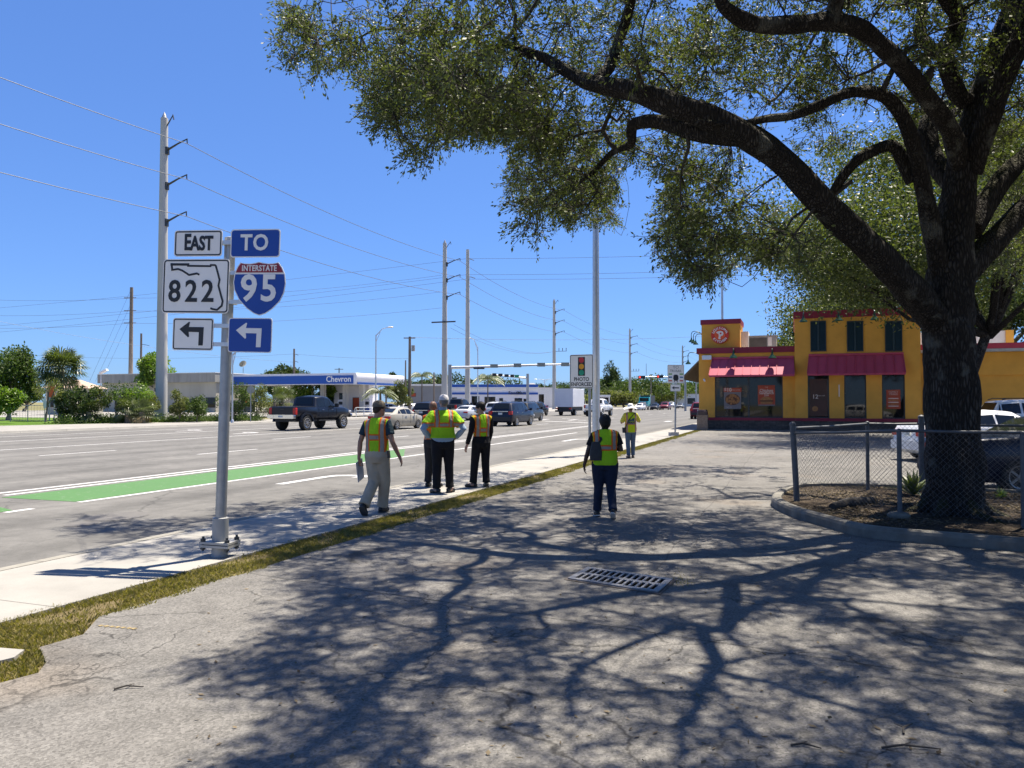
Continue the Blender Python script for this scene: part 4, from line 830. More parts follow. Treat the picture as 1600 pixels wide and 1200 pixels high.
for i, (px, yy, lb) in enumerate(((534, 109.8, 'fuel pump left of the middle canopy columns'), (575, 110, 'fuel pump under the white canopy end'), (497, 112, 'fuel pump under the blue canopy fascia'))):
    x, _ = ypl(px, 630, yy); fp = thing('fuel_pump', lb, 'fuel pump', (x, yy, 0)); mb = MB(); mb.box(-.5, -.3, 0, .5, .3, 1.1, bev=.04); mb.box(-.55, -.33, 1.1, .55, .33, 2.05, bev=.06); mb.build('cabinet', MT['canopy_white'], fp); mb = MB(); mb.box(-.35, -.36, 1.25, .35, -.335, 1.75); mb.build('display', MT['black'], fp); mb = MB(); mb.box(-.45, -.32, .35, .45, -.303, .75); mb.build('panel', MT['canopy_blue'], fp)
def block(name, label, px0, px1, cz, py_top, depth, mat, cat='building', bands=(), wins=(), rz=None):
    b = W((px0 + px1) / 2, 628, cz); b[2] = 0; r = YAW if rz is None else rz; o = thing(name, label, cat, b, r); k = cz / FPX; hw = (px1 - px0) / 2 * k; zt = (628 - py_top) * k + 1.7
    mb = MB(); mb.box(-hw, 0, -.1, hw, depth, zt); mb.build('wall', MT[mat], o); mb = MB(); mb.box(-hw - .15, -.15, zt, hw + .15, depth + .15, zt + .18); mb.build('roof', MT['roofing'], o)
    for (ya, yb, mt) in bands: mb = MB(); mb.box(-hw - .1, -.25, (628 - yb) * k + 1.7, hw + .1, -.01, (628 - ya) * k + 1.7); mb.build('fascia_band', MT[mt], o)
    for (xa, xb, ya, yb, mt) in wins:
        u0, u1 = (xa - (px0 + px1) / 2) * k, (xb - (px0 + px1) / 2) * k; v0, v1 = (628 - yb) * k + 1.7, (628 - ya) * k + 1.7
        f = MB(); f.box(u0, -.06, v0, u1, -.004, v1); fo = f.build('window', MT['dark_metal'], o); g = MB(); g.box(u0 + .1, -.085, v0 + .1, u1 - .1, -.062, v1 - .1); g.build('pane', MT[mt], fo)
    return o
MT['grey_wall'] = M('grey_wall', (.22, .225, .235), .85, 0, .1, .4); MT['pink_roof'] = M('pale_roof_tile', (.36, .27, .21), .85, 0, .2, 3); MT['orange'] = M('orange_vinyl', (.72, .10, .02), .6, 0, .1, 1.5)
block('station_shop', 'white filling station shop beneath the canopy', 500, 576, 132, 600, 9, 'canopy_white', 'shop', [(596, 604, 'white_wall')], [(511, 522, 618, 640, 'glass'), (551, 563, 621, 641, 'poster_red'), (530, 541, 614, 624, 'glass')])
block('grey_building', 'plain mid-grey warehouse behind the transformer pole', 640, 690, 178, 602, 20, 'grey_wall', bands=[(600, 603, 'white_wall')], wins=[(642, 650, 614, 620, 'poster_red')])
block('corner_station', 'white filling station with a blue roof band beyond the tall poles', 698, 840, 205, 601.5, 16, 'canopy_white', 'filling station', [(601, 605, 'canopy_blue'), (605, 608, 'white_wall'), (613.5, 616.5, 'canopy_blue')], [(703, 714, 621, 637, 'glass'), (737, 749, 619, 640, 'glass'), (757, 774, 620, 636, 'glass'), (780, 786, 622, 640, 'glass'), (804, 816, 622, 638, 'glass'), (818, 824, 623, 638, 'glass')], rz=YAW)
k = 205 / FPX; mb = MB(); text(mb, 'FoodMart', 1.15, (0, 0, 0), bold=.02); b = W(808, 614, 204.4); o = thing('shop_sign', 'small dark shop name lettering on the corner station wall', 'sign', b, YAW); mb.build('lettering', MT['sign_black'], o)
block('white_shop', 'small white shop with a dark sloping awning right of the corner station', 838, 864, 230, 606, 12, 'white_wall', 'shop', [], [(842, 850, 616, 636, 'glass')])
block('white_office', 'long white low building at the far end of the road', 1058, 1094, 300, 616, 14, 'white_wall', 'building', [], [(1074, 1086, 622, 631, 'glass')])
block('grey_office', 'distant blue-grey office block above the far trees', 1022, 1048, 420, 598, 20, 'grey_wall', 'building', [(598, 600, 'white_wall')], [(1024, 1030, 603, 608, 'glass'), (1033, 1040, 603, 608, 'glass')])
block('grey_office', 'distant long grey roof line between the conifer and fourth pole', 966, 986, 420, 597, 20, 'grey_wall', 'building')
block('white_carport', 'flat white carport right of the light pole by the hedge', 930, 953, 225, 618, 6, 'white_wall', 'shed', [(617, 620, 'white_wall')], [(934, 951, 621, 632, 'glass')])
def house(label, px, cz, wpx, py_eave, py_ridge, wall, roof, name='house'):
    b = W(px, 628, cz); b[2] = 0; k = cz / FPX; hw = wpx / 2 * k; ze, zr = (628 - py_eave) * k + 1.7, (628 - py_ridge) * k + 1.7; o = thing(name, label, 'house', b, YAW); mb = MB(); mb.box(-hw, 0, -.1, hw, 8, ze); mb.build('wall', MT[wall], o)
    mb = MB(); e = .5; mb.add([(-hw - e, -e, ze), (hw + e, -e, ze), (hw + e, 8 + e, ze), (-hw - e, 8 + e, ze), (-hw * .35, 4, zr), (hw * .35, 4, zr)], [(0, 1, 5, 4), (1, 2, 5), (2, 3, 4, 5), (3, 0, 4), (3, 2, 1, 0)]); mb.build('roof', MT[roof], o)
    for u in (-.5, .45): f = MB(); f.box(hw * u - .6, -.06, 1.0, hw * u + .6, -.004, 2.3); f.build('window', MT['glass'], o)
house('pale-roofed house behind the fan palm and orange sign', 92, 104, 40, 606, 592, 'bank', 'pink_roof')
house('far house with grey hipped roof above the corner station, left', 780, 270, 22, 604, 596, 'white_wall', 'grey_wall'); house('far house with grey hipped roof right of the signal mast pole', 832, 280, 18, 606, 598, 'white_wall', 'grey_wall')
b = W(81, 620, 68); b[2] = 0; o = thing('orange_sign', 'bright orange-red square sign near the fan palm trunk', 'sign', b, YAW + R(-10)); k = 68 / FPX; mb = MB(); mb.box(-5.6 * k, -.05, (628 - 620.5) * k + 1.7, 5.2 * k, 0, (628 - 603) * k + 1.7); mb.build('panel', MT['orange'], o); mb = MB(); mb.box(-.28, 0, -.05, -.2, .06, 2.6); mb.box(.2, 0, -.05, .28, .06, 2.6); mb.build('post', MT['steel'], o)
b = W(70, 630, 62); b[2] = 0; o = thing('white_oval_sign', 'small white upright sign blade by the bare tree', 'sign', b, YAW); mb = MB(); mb.etube([(0, 0, 1.1, .02, .02), (0, 0, 1.35, .13, .03), (0, 0, 1.8, .15, .03), (0, 0, 2.1, .06, .02)], 12); mb.build('panel', MT['white_paint'], o); mb = MB(); mb.tube([(0, .04, -.05), (0, .04, 1.2)], .03, 6); mb.build('post', MT['steel'], o)
b = W(391.5, 655, 66); b[2] = 0; o = thing('round_road_sign', 'grey back of a round road sign on a thin post before the shrubs', 'road sign', b, YAW); k = 66 / FPX; mb = MB(); mb.tube([(0, 0, -.05), (0, 0, 3.1)], .04, 8); mb.build('post', MT['steel'], o); mb = MB(); mb.lathe([(.34, -.03), (.34, -.015)], (0, 0, 2.75), 'y', 18); mb.build('panel', MT['olive_grey'], o)
b = W(383, 655, 78); b[2] = 0; o = thing('menu_board', 'dark board with a red panel standing before the cream wall', 'board', b, YAW); k = 78 / FPX; mb = MB(); mb.box(-6 * k, -.15, (628 - 634) * k + 1.7, 8 * k, .15, (628 - 620) * k + 1.7); mb.build('cabinet', MT['black'], o); mb = MB(); mb.box(.1, -.18, 1.6, .42, -.152, 2.05); mb.build('panel', MT['poster_red'], o); mb = MB(); mb.box(-.1, -.05, -.05, .1, .05, 1.31); mb.build('post', MT['dark_metal'], o)
b = W(380, 655, 76); b[2] = 0; o = thing('meter_box', 'low pale utility box below the dark board', 'utility box', b, YAW); mb = MB(); mb.box(-.35, -.25, -.05, .35, .25, .62, bev=.03); mb.build('cabinet', MT['bank_top'], o); mb = MB(); mb.box(-.38, -.28, .62, .38, .28, .67); mb.build('lid', MT['ac'], o)
# white pipe railing beyond the pickup
b = W(556, 650, 88); b[2] = 0; o = thing('pipe_railing', 'white pipe railing on the far pavement between pickup and sedan', 'railing', b, YAW + R(8)); k = 88 / FPX; mb = MB()
L = 36 * k; mb.tube([(0, 0, .35), (-.12, 0, .5), (-.12, 0, .9), (0, 0, 1.05), (L, 0, 1.05)], .04, 8); mb.tube([(0, 0, .35), (L, 0, .35)], .035, 8); mb.tube([(0, 0, .7), (L, 0, .7)], .03, 8); mb.build('rail', MT['white_paint'], o, smooth=50)
for q in np.linspace(0.05, L, 4): mb = MB(); mb.tube([(q, 0, -.05), (q, 0, 1.03)], .035, 8); mb.build('post', MT['white_paint'], o)
# chain link along the lawn
a_, b_ = W(-10, 640, 66), W(70, 640, 66); o = thing('wire_fence', 'low grey wire fence at the back of the lawn', 'fence', (a_[0], a_[1], 0), math.atan2(b_[1] - a_[1], b_[0] - a_[0])); L = float(np.linalg.norm(b_ - a_)); mb = MB()
for q in np.linspace(0, L, 4): mb = MB(); mb.tube([(q, 0, -.05), (q, 0, 1.45)], .035, 6); mb.build('post', MT['steel'], o)
mb = MB()
for h in np.linspace(.1, 1.4, 10): mb.tube([(0, 0, h), (L, 0, h)], .008 if h < 1.35 else .025, 4)
for q in np.arange(0, L, .25): mb.tube([(q, 0, .1), (q, 0, 1.4)], .008, 4)
mb.build('mesh', MT['steel'], o)
# ------------------------------------------------------------------ vegetation
def bark_mat(name, dark, light, moss=.0):
    m, nt, b = _nt(name); x = NX(nt); o = x.obj(); so_ = x.scale(o, (1, 1, .22))
    rid = x.vor(so_, 26, 'DISTANCE_TO_EDGE'); n = x.noise(o, 5, 6, .7); r2 = x.sm(rid, .02, .28)
    c = x.mix(x.m('MULTIPLY', r2, x.sm(n, .25, .75)), dark, light)
    li = x.sm(x.noise(o, 2.3, 4), .58, .68); c = x.mix(x.m('MULTIPLY', li, .5), c, (.16, .16, .14))
    if moss:
        g = x.n('ShaderNodeNewGeometry'); z = x.xyz(g.outputs['Normal'])[2]
        mo = x.m('MULTIPLY', x.sm(z, .25, .75), x.sm(x.noise(o, 3.5, 4), .38, .55)); c = x.mix(x.m('MULTIPLY', mo, moss), c, (.035, .036, .014))
    nt.links.new(c, b.inputs['Base Color']); b.inputs['Roughness'].default_value = .95; b.inputs['Specular IOR Level'].default_value = .15
    x.bump(x.m('ADD', r2, x.m('MULTIPLY', n, .6)), .9, .03, b); return m
MT['bark'] = bark_mat('oak_bark', (.022, .019, .017), (.085, .076, .068), .8)
MT['twig'] = M('twig_bark', (.042, .036, .030), .9, 0, .3, 8)
MT['trunk'] = M('palm_and_tree_bark', (.14, .12, .10), .9, 0, .3, 5, .3, 30, streak=True)
MT['oak_leaf'] = leaf_mat('oak_leaf', (.066, .078, .028), (.165, .19, .088), .27, .5, .6, .18)
MT['oak_leaf_far'] = leaf_mat('distant_oak_leaf', (.042, .058, .018), (.125, .140, .055), .3, .5, .4, .3)
MT['leaf_mid'] = leaf_mat('broad_leaf', (.03, .055, .014), (.095, .135, .035), .25, .55, .3, .2)
MT['leaf_dark'] = leaf_mat('dark_leaf', (.022, .04, .013), (.07, .10, .03), .2, .6, .2, .15)
MT['leaf_bright'] = leaf_mat('bright_leaf', (.07, .13, .012), (.17, .25, .03), .3, .45, .5)
MT['leaf_dry'] = leaf_mat('dry_shrub_leaf', (.07, .085, .025), (.19, .20, .08), .25, .6, .5, .15)
MT['palm'] = leaf_mat('palm_frond', (.045, .065, .02), (.14, .165, .065), .2, .4, .5, .6)
MT['dead_frond'] = leaf_mat('dead_palm_frond', (.16, .12, .06), (.28, .22, .12), .2, .7, .5)

def unit(n, rng=RNG):
    v = rng.normal(size=(n, 3)); return v / np.linalg.norm(v, axis=1)[:, None]
def leaf_quads(P, size, aspect=.42, droop=.0, rng=RNG, axis=None, vary=.35):
    n = len(P); a = unit(n, rng)
    if axis is not None: a = a * .8 + axis; a /= np.linalg.norm(a, axis=1)[:, None]
    a[:, 2] -= droop; a /= np.linalg.norm(a, axis=1)[:, None]
    b = np.cross(a, unit(n, rng)); b /= np.linalg.norm(b, axis=1)[:, None] + 1e-9
    L = size * rng.uniform(1 - vary, 1 + vary, n)[:, None]
    V = np.stack([P, P + a * L * .5 + b * L * aspect * .5, P + a * L, P + a * L * .5 - b * L * aspect * .5], 1).reshape(-1, 3)
    return V
def leaves(name, P, size, mat, parent, **k):
    V = leaf_quads(P, size, **k); n = len(P)
    return np_mesh(name, V, np.arange(n * 4).reshape(n, 4), mat, parent)
def limb_mesh(pts, seed=0, step=5, n=14, flare=0.0):
    """pts (x,y,z,r): gnarled tapered limb, radius modulated"""
    Q = catmull(pts, step); mb = MB(); rr = np.random.default_rng(seed)
    C = np.array([q[:3] for q in Q]); rad = np.array([q[3] for q in Q])
    ph = rr.uniform(0, 6.28, 6); V = []; prev = None; m = len(C)
    for i in range(m):
        t = C[min(i + 1, m - 1)] - C[max(i - 1, 0)]; t /= np.linalg.norm(t) + 1e-9
        a = np.array([1.0, 0, 0]) if prev is None and abs(t[0]) < .9 else (np.array([0, 1., 0]) if prev is None else prev)
        u = a - t * (a @ t); u /= np.linalg.norm(u); w = np.cross(t, u); prev = u
        for k in range(n):
            an = 2 * PI * k / n
            r = rad[i] * (1 + .07 * math.sin(3 * an + ph[0] + i * .25) + .05 * math.sin(5 * an + ph[1] - i * .4) + .04 * math.sin(2 * an + i * .9 + ph[2]) + rr.uniform(-.02, .02))
            V.append(C[i] + (u * math.cos(an) + w * math.sin(an)) * r)
    F = [(i * n + k, i * n + (k + 1) % n, (i + 1) * n + (k + 1) % n, (i + 1) * n + k) for i in range(m - 1) for k in range(n)]
    F += [tuple(range(n - 1, -1, -1)), tuple(range((m - 1) * n, m * n))]
    mb.add(V, F); return mb, C, rad
def thin_tubes(name, segs, mat, parent, n=4):
    """segs: list of (A, B, ra, rb) arrays -> one mesh of thin tapered sticks"""
    A = np.array([s[0] for s in segs]); B = np.array([s[1] for s in segs]); ra = np.array([s[2] for s in segs])[:, None]; rb = np.array([s[3] for s in segs])[:, None]
    t = B - A; t /= np.linalg.norm(t, axis=1)[:, None] + 1e-9
    h = np.where(np.abs(t[:, 2:3]) < .9, [[0, 0, 1.0]], [[1.0, 0, 0]]); u = np.cross(t, h); u /= np.linalg.norm(u, axis=1)[:, None]; w = np.cross(t, u)
    m = len(A); V = np.empty((m, 2, n, 3))
    for k in range(n):
        d = u * math.cos(2 * PI * k / n) + w * math.sin(2 * PI * k / n); V[:, 0, k] = A + d * ra; V[:, 1, k] = B + d * rb
    base = (np.arange(m) * 2 * n)[:, None, None]; k = np.arange(n)
    F = np.stack([k, (k + 1) % n, (k + 1) % n + n, k + n], 1)[None] + base
    return np_mesh(name, V.reshape(-1, 3), F.reshape(-1, 4), mat, parent, smooth=True)

# ---- the big live oak
OAK = CF(6.42, 11.2)
oak = thing('oak_tree', 'huge spreading live oak with a dark leaning trunk behind the chain-link fence', 'tree', OAK)
def wl(lst): return [(*W(px, py, cz), r) for px, py, cz, r in lst]
def local(lst): return [(p[0] - OAK[0], p[1] - OAK[1], p[2], p[3]) for p in lst]
LIMBS = {
 'trunk': [(*CF(6.46, 11.2, -.1), .46), (*CF(6.44, 11.2, .18), .41), (*CF(6.42, 11.2, .5), .388), (*W(1488, 700, 11.2), .372), (*W(1487, 610, 11.2), .345), (*W(1484, 540, 11.2), .335), (*W(1481, 490, 11.2), .345), (*W(1483, 440, 11.2), .32), (*W(1490, 380, 11.2), .265), (*W(1500, 300, 11.25), .23), (*W(1512, 220, 11.3), .19), (*W(1535, 140, 11.4), .17), (*W(1565, 60, 11.5), .15), (*W(1600, -40, 11.6), .13), (*W(1640, -200, 11.8), .10), (*W(1650, -330, 12), .05)],
 'limb1': wl([(1462, 500, 11.1, .26), (1435, 465, 10.9, .27), (1395, 425, 10.6, .245), (1345, 375, 10.3, .225), (1290, 320, 10.0, .21), (1230, 258, 9.8, .20), (1170, 215, 9.7, .195), (1110, 185, 9.7, .185), (1040, 160, 9.8, .175), (985, 140, 10.0, .155), (930, 132, 10.3, .135), (900, 120, 10.6, .11), (850, 90, 11.0, .085), (790, 70, 11.6, .065), (720, 40, 12.3, .045), (620, 30, 13, .028)]),
 'limb2': wl([(1470, 450, 11.2, .18), (1462, 390, 11.0, .16), (1450, 325, 10.8, .15), (1435, 260, 10.6, .13), (1420, 205, 10.4, .12), (1398, 165, 10.3, .11), (1370, 146, 10.2, .10), (1330, 145, 10.0, .085), (1290, 160, 9.9, .08), (1240, 180, 9.8, .07), (1200, 185, 9.7, .06), (1150, 195, 9.6, .05), (1090, 190, 9.5, .035)]),
 'limb3': wl([(1500, 260, 11.2, .18), (1485, 205, 10.9, .165), (1455, 160, 10.4, .15), (1420, 115, 9.9, .14), (1385, 80, 9.5, .13), (1345, 45, 9.1, .13), (1300, 33, 8.8, .13), (1240, 40, 8.5, .12), (1180, 38, 8.3, .11), (1135, 15, 8.1, .09), (1120, -20, 8.0, .075), (1080, -90, 7.8, .06), (1000, -200, 7.5, .045)]),
 'limb4': wl([(1500, 430, 11.2, .25), (1535, 395, 11.3, .22), (1570, 360, 11.4, .2), (1620, 310, 11.5, .19), (1700, 240, 11.7, .16), (1820, 130, 12, .12), (1950, 0, 12.4, .07)]),
 'limb5': wl([(1515, 360, 11.3, .22), (1545, 310, 11.5, .19), (1575, 270, 11.7, .17), (1615, 235, 11.9, .15), (1700, 150, 12.5, .12), (1800, 20, 13.5, .07)]),
 'limb6': wl([(1515, 270, 11.2, .2), (1545, 190, 10.9, .19), (1570, 120, 10.6, .17), (1610, 20, 10.1, .15), (1680, -140, 9.4, .12), (1740, -330, 8.6, .08), (1780, -480, 7.8, .05)]),
 'limb7': wl([(1425, 285, 10.75, .08), (1400, 232, 10.7, .085), (1375, 232, 10.7, .08), (1340, 250, 10.7, .075), (1310, 285, 10.8, .06), (1297, 310, 10.9, .05)]),
 'limb8': wl([(1510, 160, 11.3, .16), (1490, 60, 11.0, .14), (1470, -60, 10.4, .12), (1440, -220, 9.4, .1), (1380, -420, 8.0, .07), (1300, -700, 6.4, .04)]),
 'limb9': wl([(1300, 33, 8.8, .09), (1325, -80, 8.3, .085), (1350, -220, 7.6, .075), (1380, -420, 6.8, .06), (1400, -640, 6.1, .04)]),
 'limb10': wl([(1500, 300, 11.5, .15), (1480, 180, 13, .13), (1440, 60, 14.5, .11), (1380, -30, 16, .08), (1320, -80, 17.5, .05)]),
 'limb11': wl([(1170, 215, 9.7, .13), (1100, 210, 9.9, .11), (1030, 190, 10.4, .10), (990, 195, 10.8, .08), (985, 225, 11.2, .06), (955, 240, 11.6, .045), (920, 275, 12, .035), (870, 300, 12.3, .022)]),
 'limb12': wl([(930, 132, 10.3, .09), (955, 100, 10.4, .08), (968, 60, 10.5, .07), (985, 0, 10.0, .065), (1000, -90, 9.1, .06), (1020, -240, 8.0, .055), (1045, -460, 6.9, .045), (1060, -760, 5.9, .035), (1080, -1100, 5.2, .025)]),
}
SK = []; SKR = []
SLIM = {'limb1': .84, 'limb2': .8, 'limb3': .8, 'limb4': .85, 'limb5': .85, 'limb6': .8, 'limb8': .8}
def crook(pts, seed, amp):              # gnarl the parts of a limb that climb out of the picture
    g = np.random.default_rng(seed); out = [pts[0]]
    for a, b in zip(pts[:-1], pts[1:]):
        A, B = np.array(a), np.array(b); L = np.linalg.norm((B - A)[:3])
        if L > .9:
            for t in (.33, .67): q = A * (1 - t) + B * t; q[:3] += g.normal(size=3) * amp * L * [1, 1, .5]; out.append(tuple(q))
        out.append(b)
    return out
for i, (k, pts) in enumerate(LIMBS.items()):
    pts = [(*p[:3], p[3] * SLIM.get(k, 1)) for p in pts]
    if k != 'trunk': pts = crook(pts, 50 + i, .13)
    mb, C, rad = limb_mesh(local(pts), seed=i, n=28 if k == 'trunk' else 14, step=6)
    mb.build('trunk' if k == 'trunk' else 'limb', MT['bark'], oak, smooth=60)
    w = C + np.array([OAK[0], OAK[1], 0])
    sel = np.arange(len(w)) if k != 'trunk' else np.arange(len(w))[w[:, 2] > 4.5]
    SK.append(w[sel]); SKR.append(rad[sel])
SK = np.concatenate(SK); SKR = np.concatenate(SKR)
# exposed roots spreading from the foot
mb = MB()
for k in range(7):
    a = .4 + k * .95; d = np.array([math.cos(a), math.sin(a)]); L = .9 + .25 * (k % 3)
    mb.tube([(d[0] * .28, d[1] * .28, .26), (d[0] * .45, d[1] * .5, .10), (d[0] * L * .75, d[1] * L * .75, .04), (d[0] * L, d[1] * L, -.06)], [.13, .10, .06, .03], 8)
mb.build('root', MT['bark'], oak, smooth=60)
# outline of the crown as the photograph shows it, and the openings in it
CROWN = [(430, -400), (432, 0), (430, 55), (448, 105), (492, 132), (530, 108), (566, 104), (572, 188), (600, 212), (626, 222), (640, 262), (684, 262), (696, 226), (740, 214), (792, 222), (800, 262), (792, 300), (812, 368), (852, 374), (880, 348), (962, 346), (972, 262), (990, 240), (1024, 262), (1040, 290), (1022, 330), (1026, 394), (1052, 428), (1090, 446), (1128, 436), (1160, 400), (1230, 420), (1300, 400), (1210, 300), (1190, 250), (1290, 238), (1370, 215), (1420, 250), (1470, 260), (1540, 280), (1560, 430), (1600, 470), (1720, 470), (1720, -400)]
HOLES = [[(1285, 150), (1330, 158), (1345, 172), (1382, 158), (1408, 195), (1400, 222), (1340, 226), (1300, 208)], [(1352, 82), (1392, 92), (1432, 118), (1438, 150), (1408, 150), (1372, 118)], [(1195, 205), (1260, 195), (1255, 222), (1205, 226)], [(1130, 250), (1200, 270), (1230, 330), (1160, 300)]]
LOBES = [(500, 70, 13.2, 60), (455, 40, 13.4, 26), (640, 140, 12.6, 70), (600, 165, 12.7, 40), (665, 235, 12.4, 22), (720, 120, 11.8, 80), (740, 190, 11.8, 32), (830, 180, 11.4, 55), (860, 290, 12.2, 52), (835, 345, 12.2, 25), (900, 330, 12.1, 34), (940, 280, 12, 42), (860, 240, 11.9, 46), (990, 250, 11.6, 20),
         (1070, 330, 11.4, 42), (1060, 395, 11.3, 34), (1100, 420, 11.2, 28), (1120, 360, 11.2, 42), (1120, 270, 11.0, 40), (1070, 265, 11.2, 30), (1170, 370, 11, 36), (1150, 310, 11.1, 36), (1210, 390, 10.9, 26), (1260, 395, 10.9, 30)]
rg = np.random.default_rng(5)
LC = lambda py, r: int(7 + (r / 10) ** 2 * (1.1 if py < 215 else .62))
cl = []
# (a) the lobes that show against the sky
for (px, py, cz, r) in LOBES:
    for _ in range(LC(py, r)):
        q = rg.normal(size=2) * .55; cl.append(W(px + q[0] * r, py + q[1] * r, cz + rg.normal() * .6))
# (b) the whole crown, a shallow dome above the limbs
for _ in range(19000):
    a, rr_ = rg.uniform(0, 2 * PI), math.sqrt(rg.uniform(0, 1)) * 11.2
    x, y = OAK[0] + rr_ * math.cos(a) - .5, OAK[1] + rr_ * math.sin(a) - .6
    top = 10.9 - 4.0 * (rr_ / 11.2) ** 2; bot = 6.1 - 2.2 * (rr_ / 11.2) ** 2.2
    cl.append((x, y, rg.uniform(bot, top)))
cl = np.array(cl)
# clumpiness: keep where a smooth 3-D wave is high, so gaps open between sprays
def wave(P, s):
    return (np.sin(P[:, 0] * s + 1.3) * np.sin(P[:, 1] * s * 1.1 + .4) + np.sin(P[:, 1] * s * .9 - P[:, 2] * s + 2.) + np.sin(P[:, 2] * s * 1.3 + P[:, 0] * s * .7)) / 3
nb = sum(LC(l[1], l[3]) for l in LOBES)
wv = wave(cl, 1.35) + .6 * wave(cl + 3, 3.1); pq = topx(cl); hid = (pq[:, 2] < .3) | (pq[:, 1] < -40) | (pq[:, 0] > 1660); keep = (wv > np.where(hid, -.42, -.04)); keep[:nb] = True
cl = cl[keep]; nb0 = nb
pp = topx(cl); infr = (pp[:, 2] > .3) & (pp[:, 0] > -60) & (pp[:, 0] < 1660) & (pp[:, 1] > -40)
ok = inside(CROWN, pp)
for h in HOLES: ok &= ~inside(h, pp)
ok = (~infr & ~((pp[:, 2] > .3) & (pp[:, 0] < 430) & (pp[:, 1] > -300))) | (infr & ok)
ok &= np.linalg.norm(cl - np.array([0, 0, 1.7]), axis=1) > 3.2
# thin the part straight overhead so light patches reach the ground
over = (~infr) & (rg.uniform(0, 1, len(cl)) < .10); ok &= ~over
# the photograph's ground is sunlit at lower left and in a few broad patches: leave the crown open there
sh = cl - np.outer(cl[:, 2], [SUN_DIR.x / SUN_DIR.z, SUN_DIR.y / SUN_DIR.z, 1.0]); sp = topx(sh); onp = (sp[:, 2] > .5)
SUNLIT = [(-900, 876), (430, 872), (470, 905), (455, 940), (420, 985), (330, 1030), (305, 1065), (400, 1095), (395, 1150), (340, 1210), (200, 1500), (-1500, 1500)]
ok &= ~(onp & inside(SUNLIT, sp)); ok &= ~(onp & (sp[:, 0] < 110) & (sp[:, 1] > 740))
for (ex, ey, ea, eb) in ((1020, 1022, 150, 38), (1390, 938, 110, 24), (1225, 985, 90, 22), (1400, 1132, 34, 22), (880, 962, 60, 16), (1180, 1060, 60, 22), (760, 1100, 40, 18), (1100, 760, 120, 14)):
    e_ = ((sp[:, 0] - ex) / ea) ** 2 + ((sp[:, 1] - ey) / eb) ** 2 < 1; ok &= ~(onp & e_ & (rg.uniform(0, 1, len(cl)) < .88))
cl = cl[ok]
# branches: sub-branches out to spread points, twigs from these to each spray
segs = []
def connect(P, SKp, SKrad, rmax, kink=.25, sag=.0):
    d = np.linalg.norm(SKp - P, axis=1) + 0 * SKrad; i = int(np.argmin(d)); A = SKp[i]
    L = d[i]; n = max(2, min(14, int(L / .17))); pts = [A]
    per = rg.normal(size=3) * kink * L * .3; per[2] += sag * L; per2 = rg.normal(size=3) * kink * L * .16
    for t in np.linspace(0, 1, n + 1)[1:]:
        pts.append(A + (P - A) * t + per * math.sin(PI * t) + per2 * math.sin(2 * PI * t) + (rg.normal(size=3) * .012 * L * (t < 1)))
    r0 = min(rmax, SKrad[i] * .8); rads = np.linspace(r0, max(.35 * r0, .006), n + 1)
    for a, b, ra, rb in zip(pts[:-1], pts[1:], rads[:-1], rads[1:]): segs.append((a, b, ra, rb))
    return np.array(pts), rads
def thin(P, mind):
    out = []
    for p in P[rg.permutation(len(P))]:
        if not out or np.min(np.linalg.norm(np.array(out) - p, axis=1)) > mind: out.append(p)
    return np.array(out)
for mind, rmax, kink, sag in ((2.3, .09, .8, .2), (1.05, .042, .7, .1)):
    S = thin(cl, mind); order = np.argsort([np.min(np.linalg.norm(SK - p, axis=1)) for p in S]); nS, nR = [], []
    for p in S[order]:
        q, r = connect(p, SK, SKR, rmax, kink, sag); SK = np.concatenate([SK, q]); SKR = np.concatenate([SKR, r])
for p in cl: connect(p, SK, SKR, .013, .3, 0)
segs = [(a - np.array([OAK[0], OAK[1], 0]), b - np.array([OAK[0], OAK[1], 0]), ra, rb) for a, b, ra, rb in segs]
tw_n = 6; tips = np.repeat(cl, tw_n, axis=0); out = tips - np.array([OAK[0], OAK[1], 5.5]); out /= np.linalg.norm(out, axis=1)[:, None]
dirs = unit(len(tips), rg) * .95 + out * .5; dirs[:, 2] -= .12; dirs /= np.linalg.norm(dirs, axis=1)[:, None]
Lt = rg.uniform(.18, .46, len(tips))
ends = tips + dirs * Lt[:, None]; o3 = np.array([OAK[0], OAK[1], 0])
big = [s for s in segs]; small = list(zip(tips - o3, ends - o3, np.full(len(tips), .005), np.full(len(tips), .003)))
thin_tubes('branches', big, MT['twig'], oak, 5); thin_tubes('twigs', small, MT['twig'], oak, 3)
LN = 12
t = rg.uniform(.15, 1.05, (len(tips), LN)); LP = tips[:, None, :] + dirs[:, None, :] * (Lt[:, None] * t)[:, :, None] + rg.normal(size=(len(tips), LN, 3)) * .028
LP = LP.reshape(-1, 3); ax = np.repeat(dirs, LN, axis=0)
pz = topx(LP); vis = (pz[:, 2] > .3) & (pz[:, 1] > -60) & (pz[:, 0] > -50) & (pz[:, 0] < 1650)
print('oak clumps', len(cl), 'leaves', len(LP), 'visible', vis.sum())
leaves('foliage', LP - o3, .064, MT['oak_leaf'], oak, aspect=.42, droop=.15, rng=rg, axis=ax)

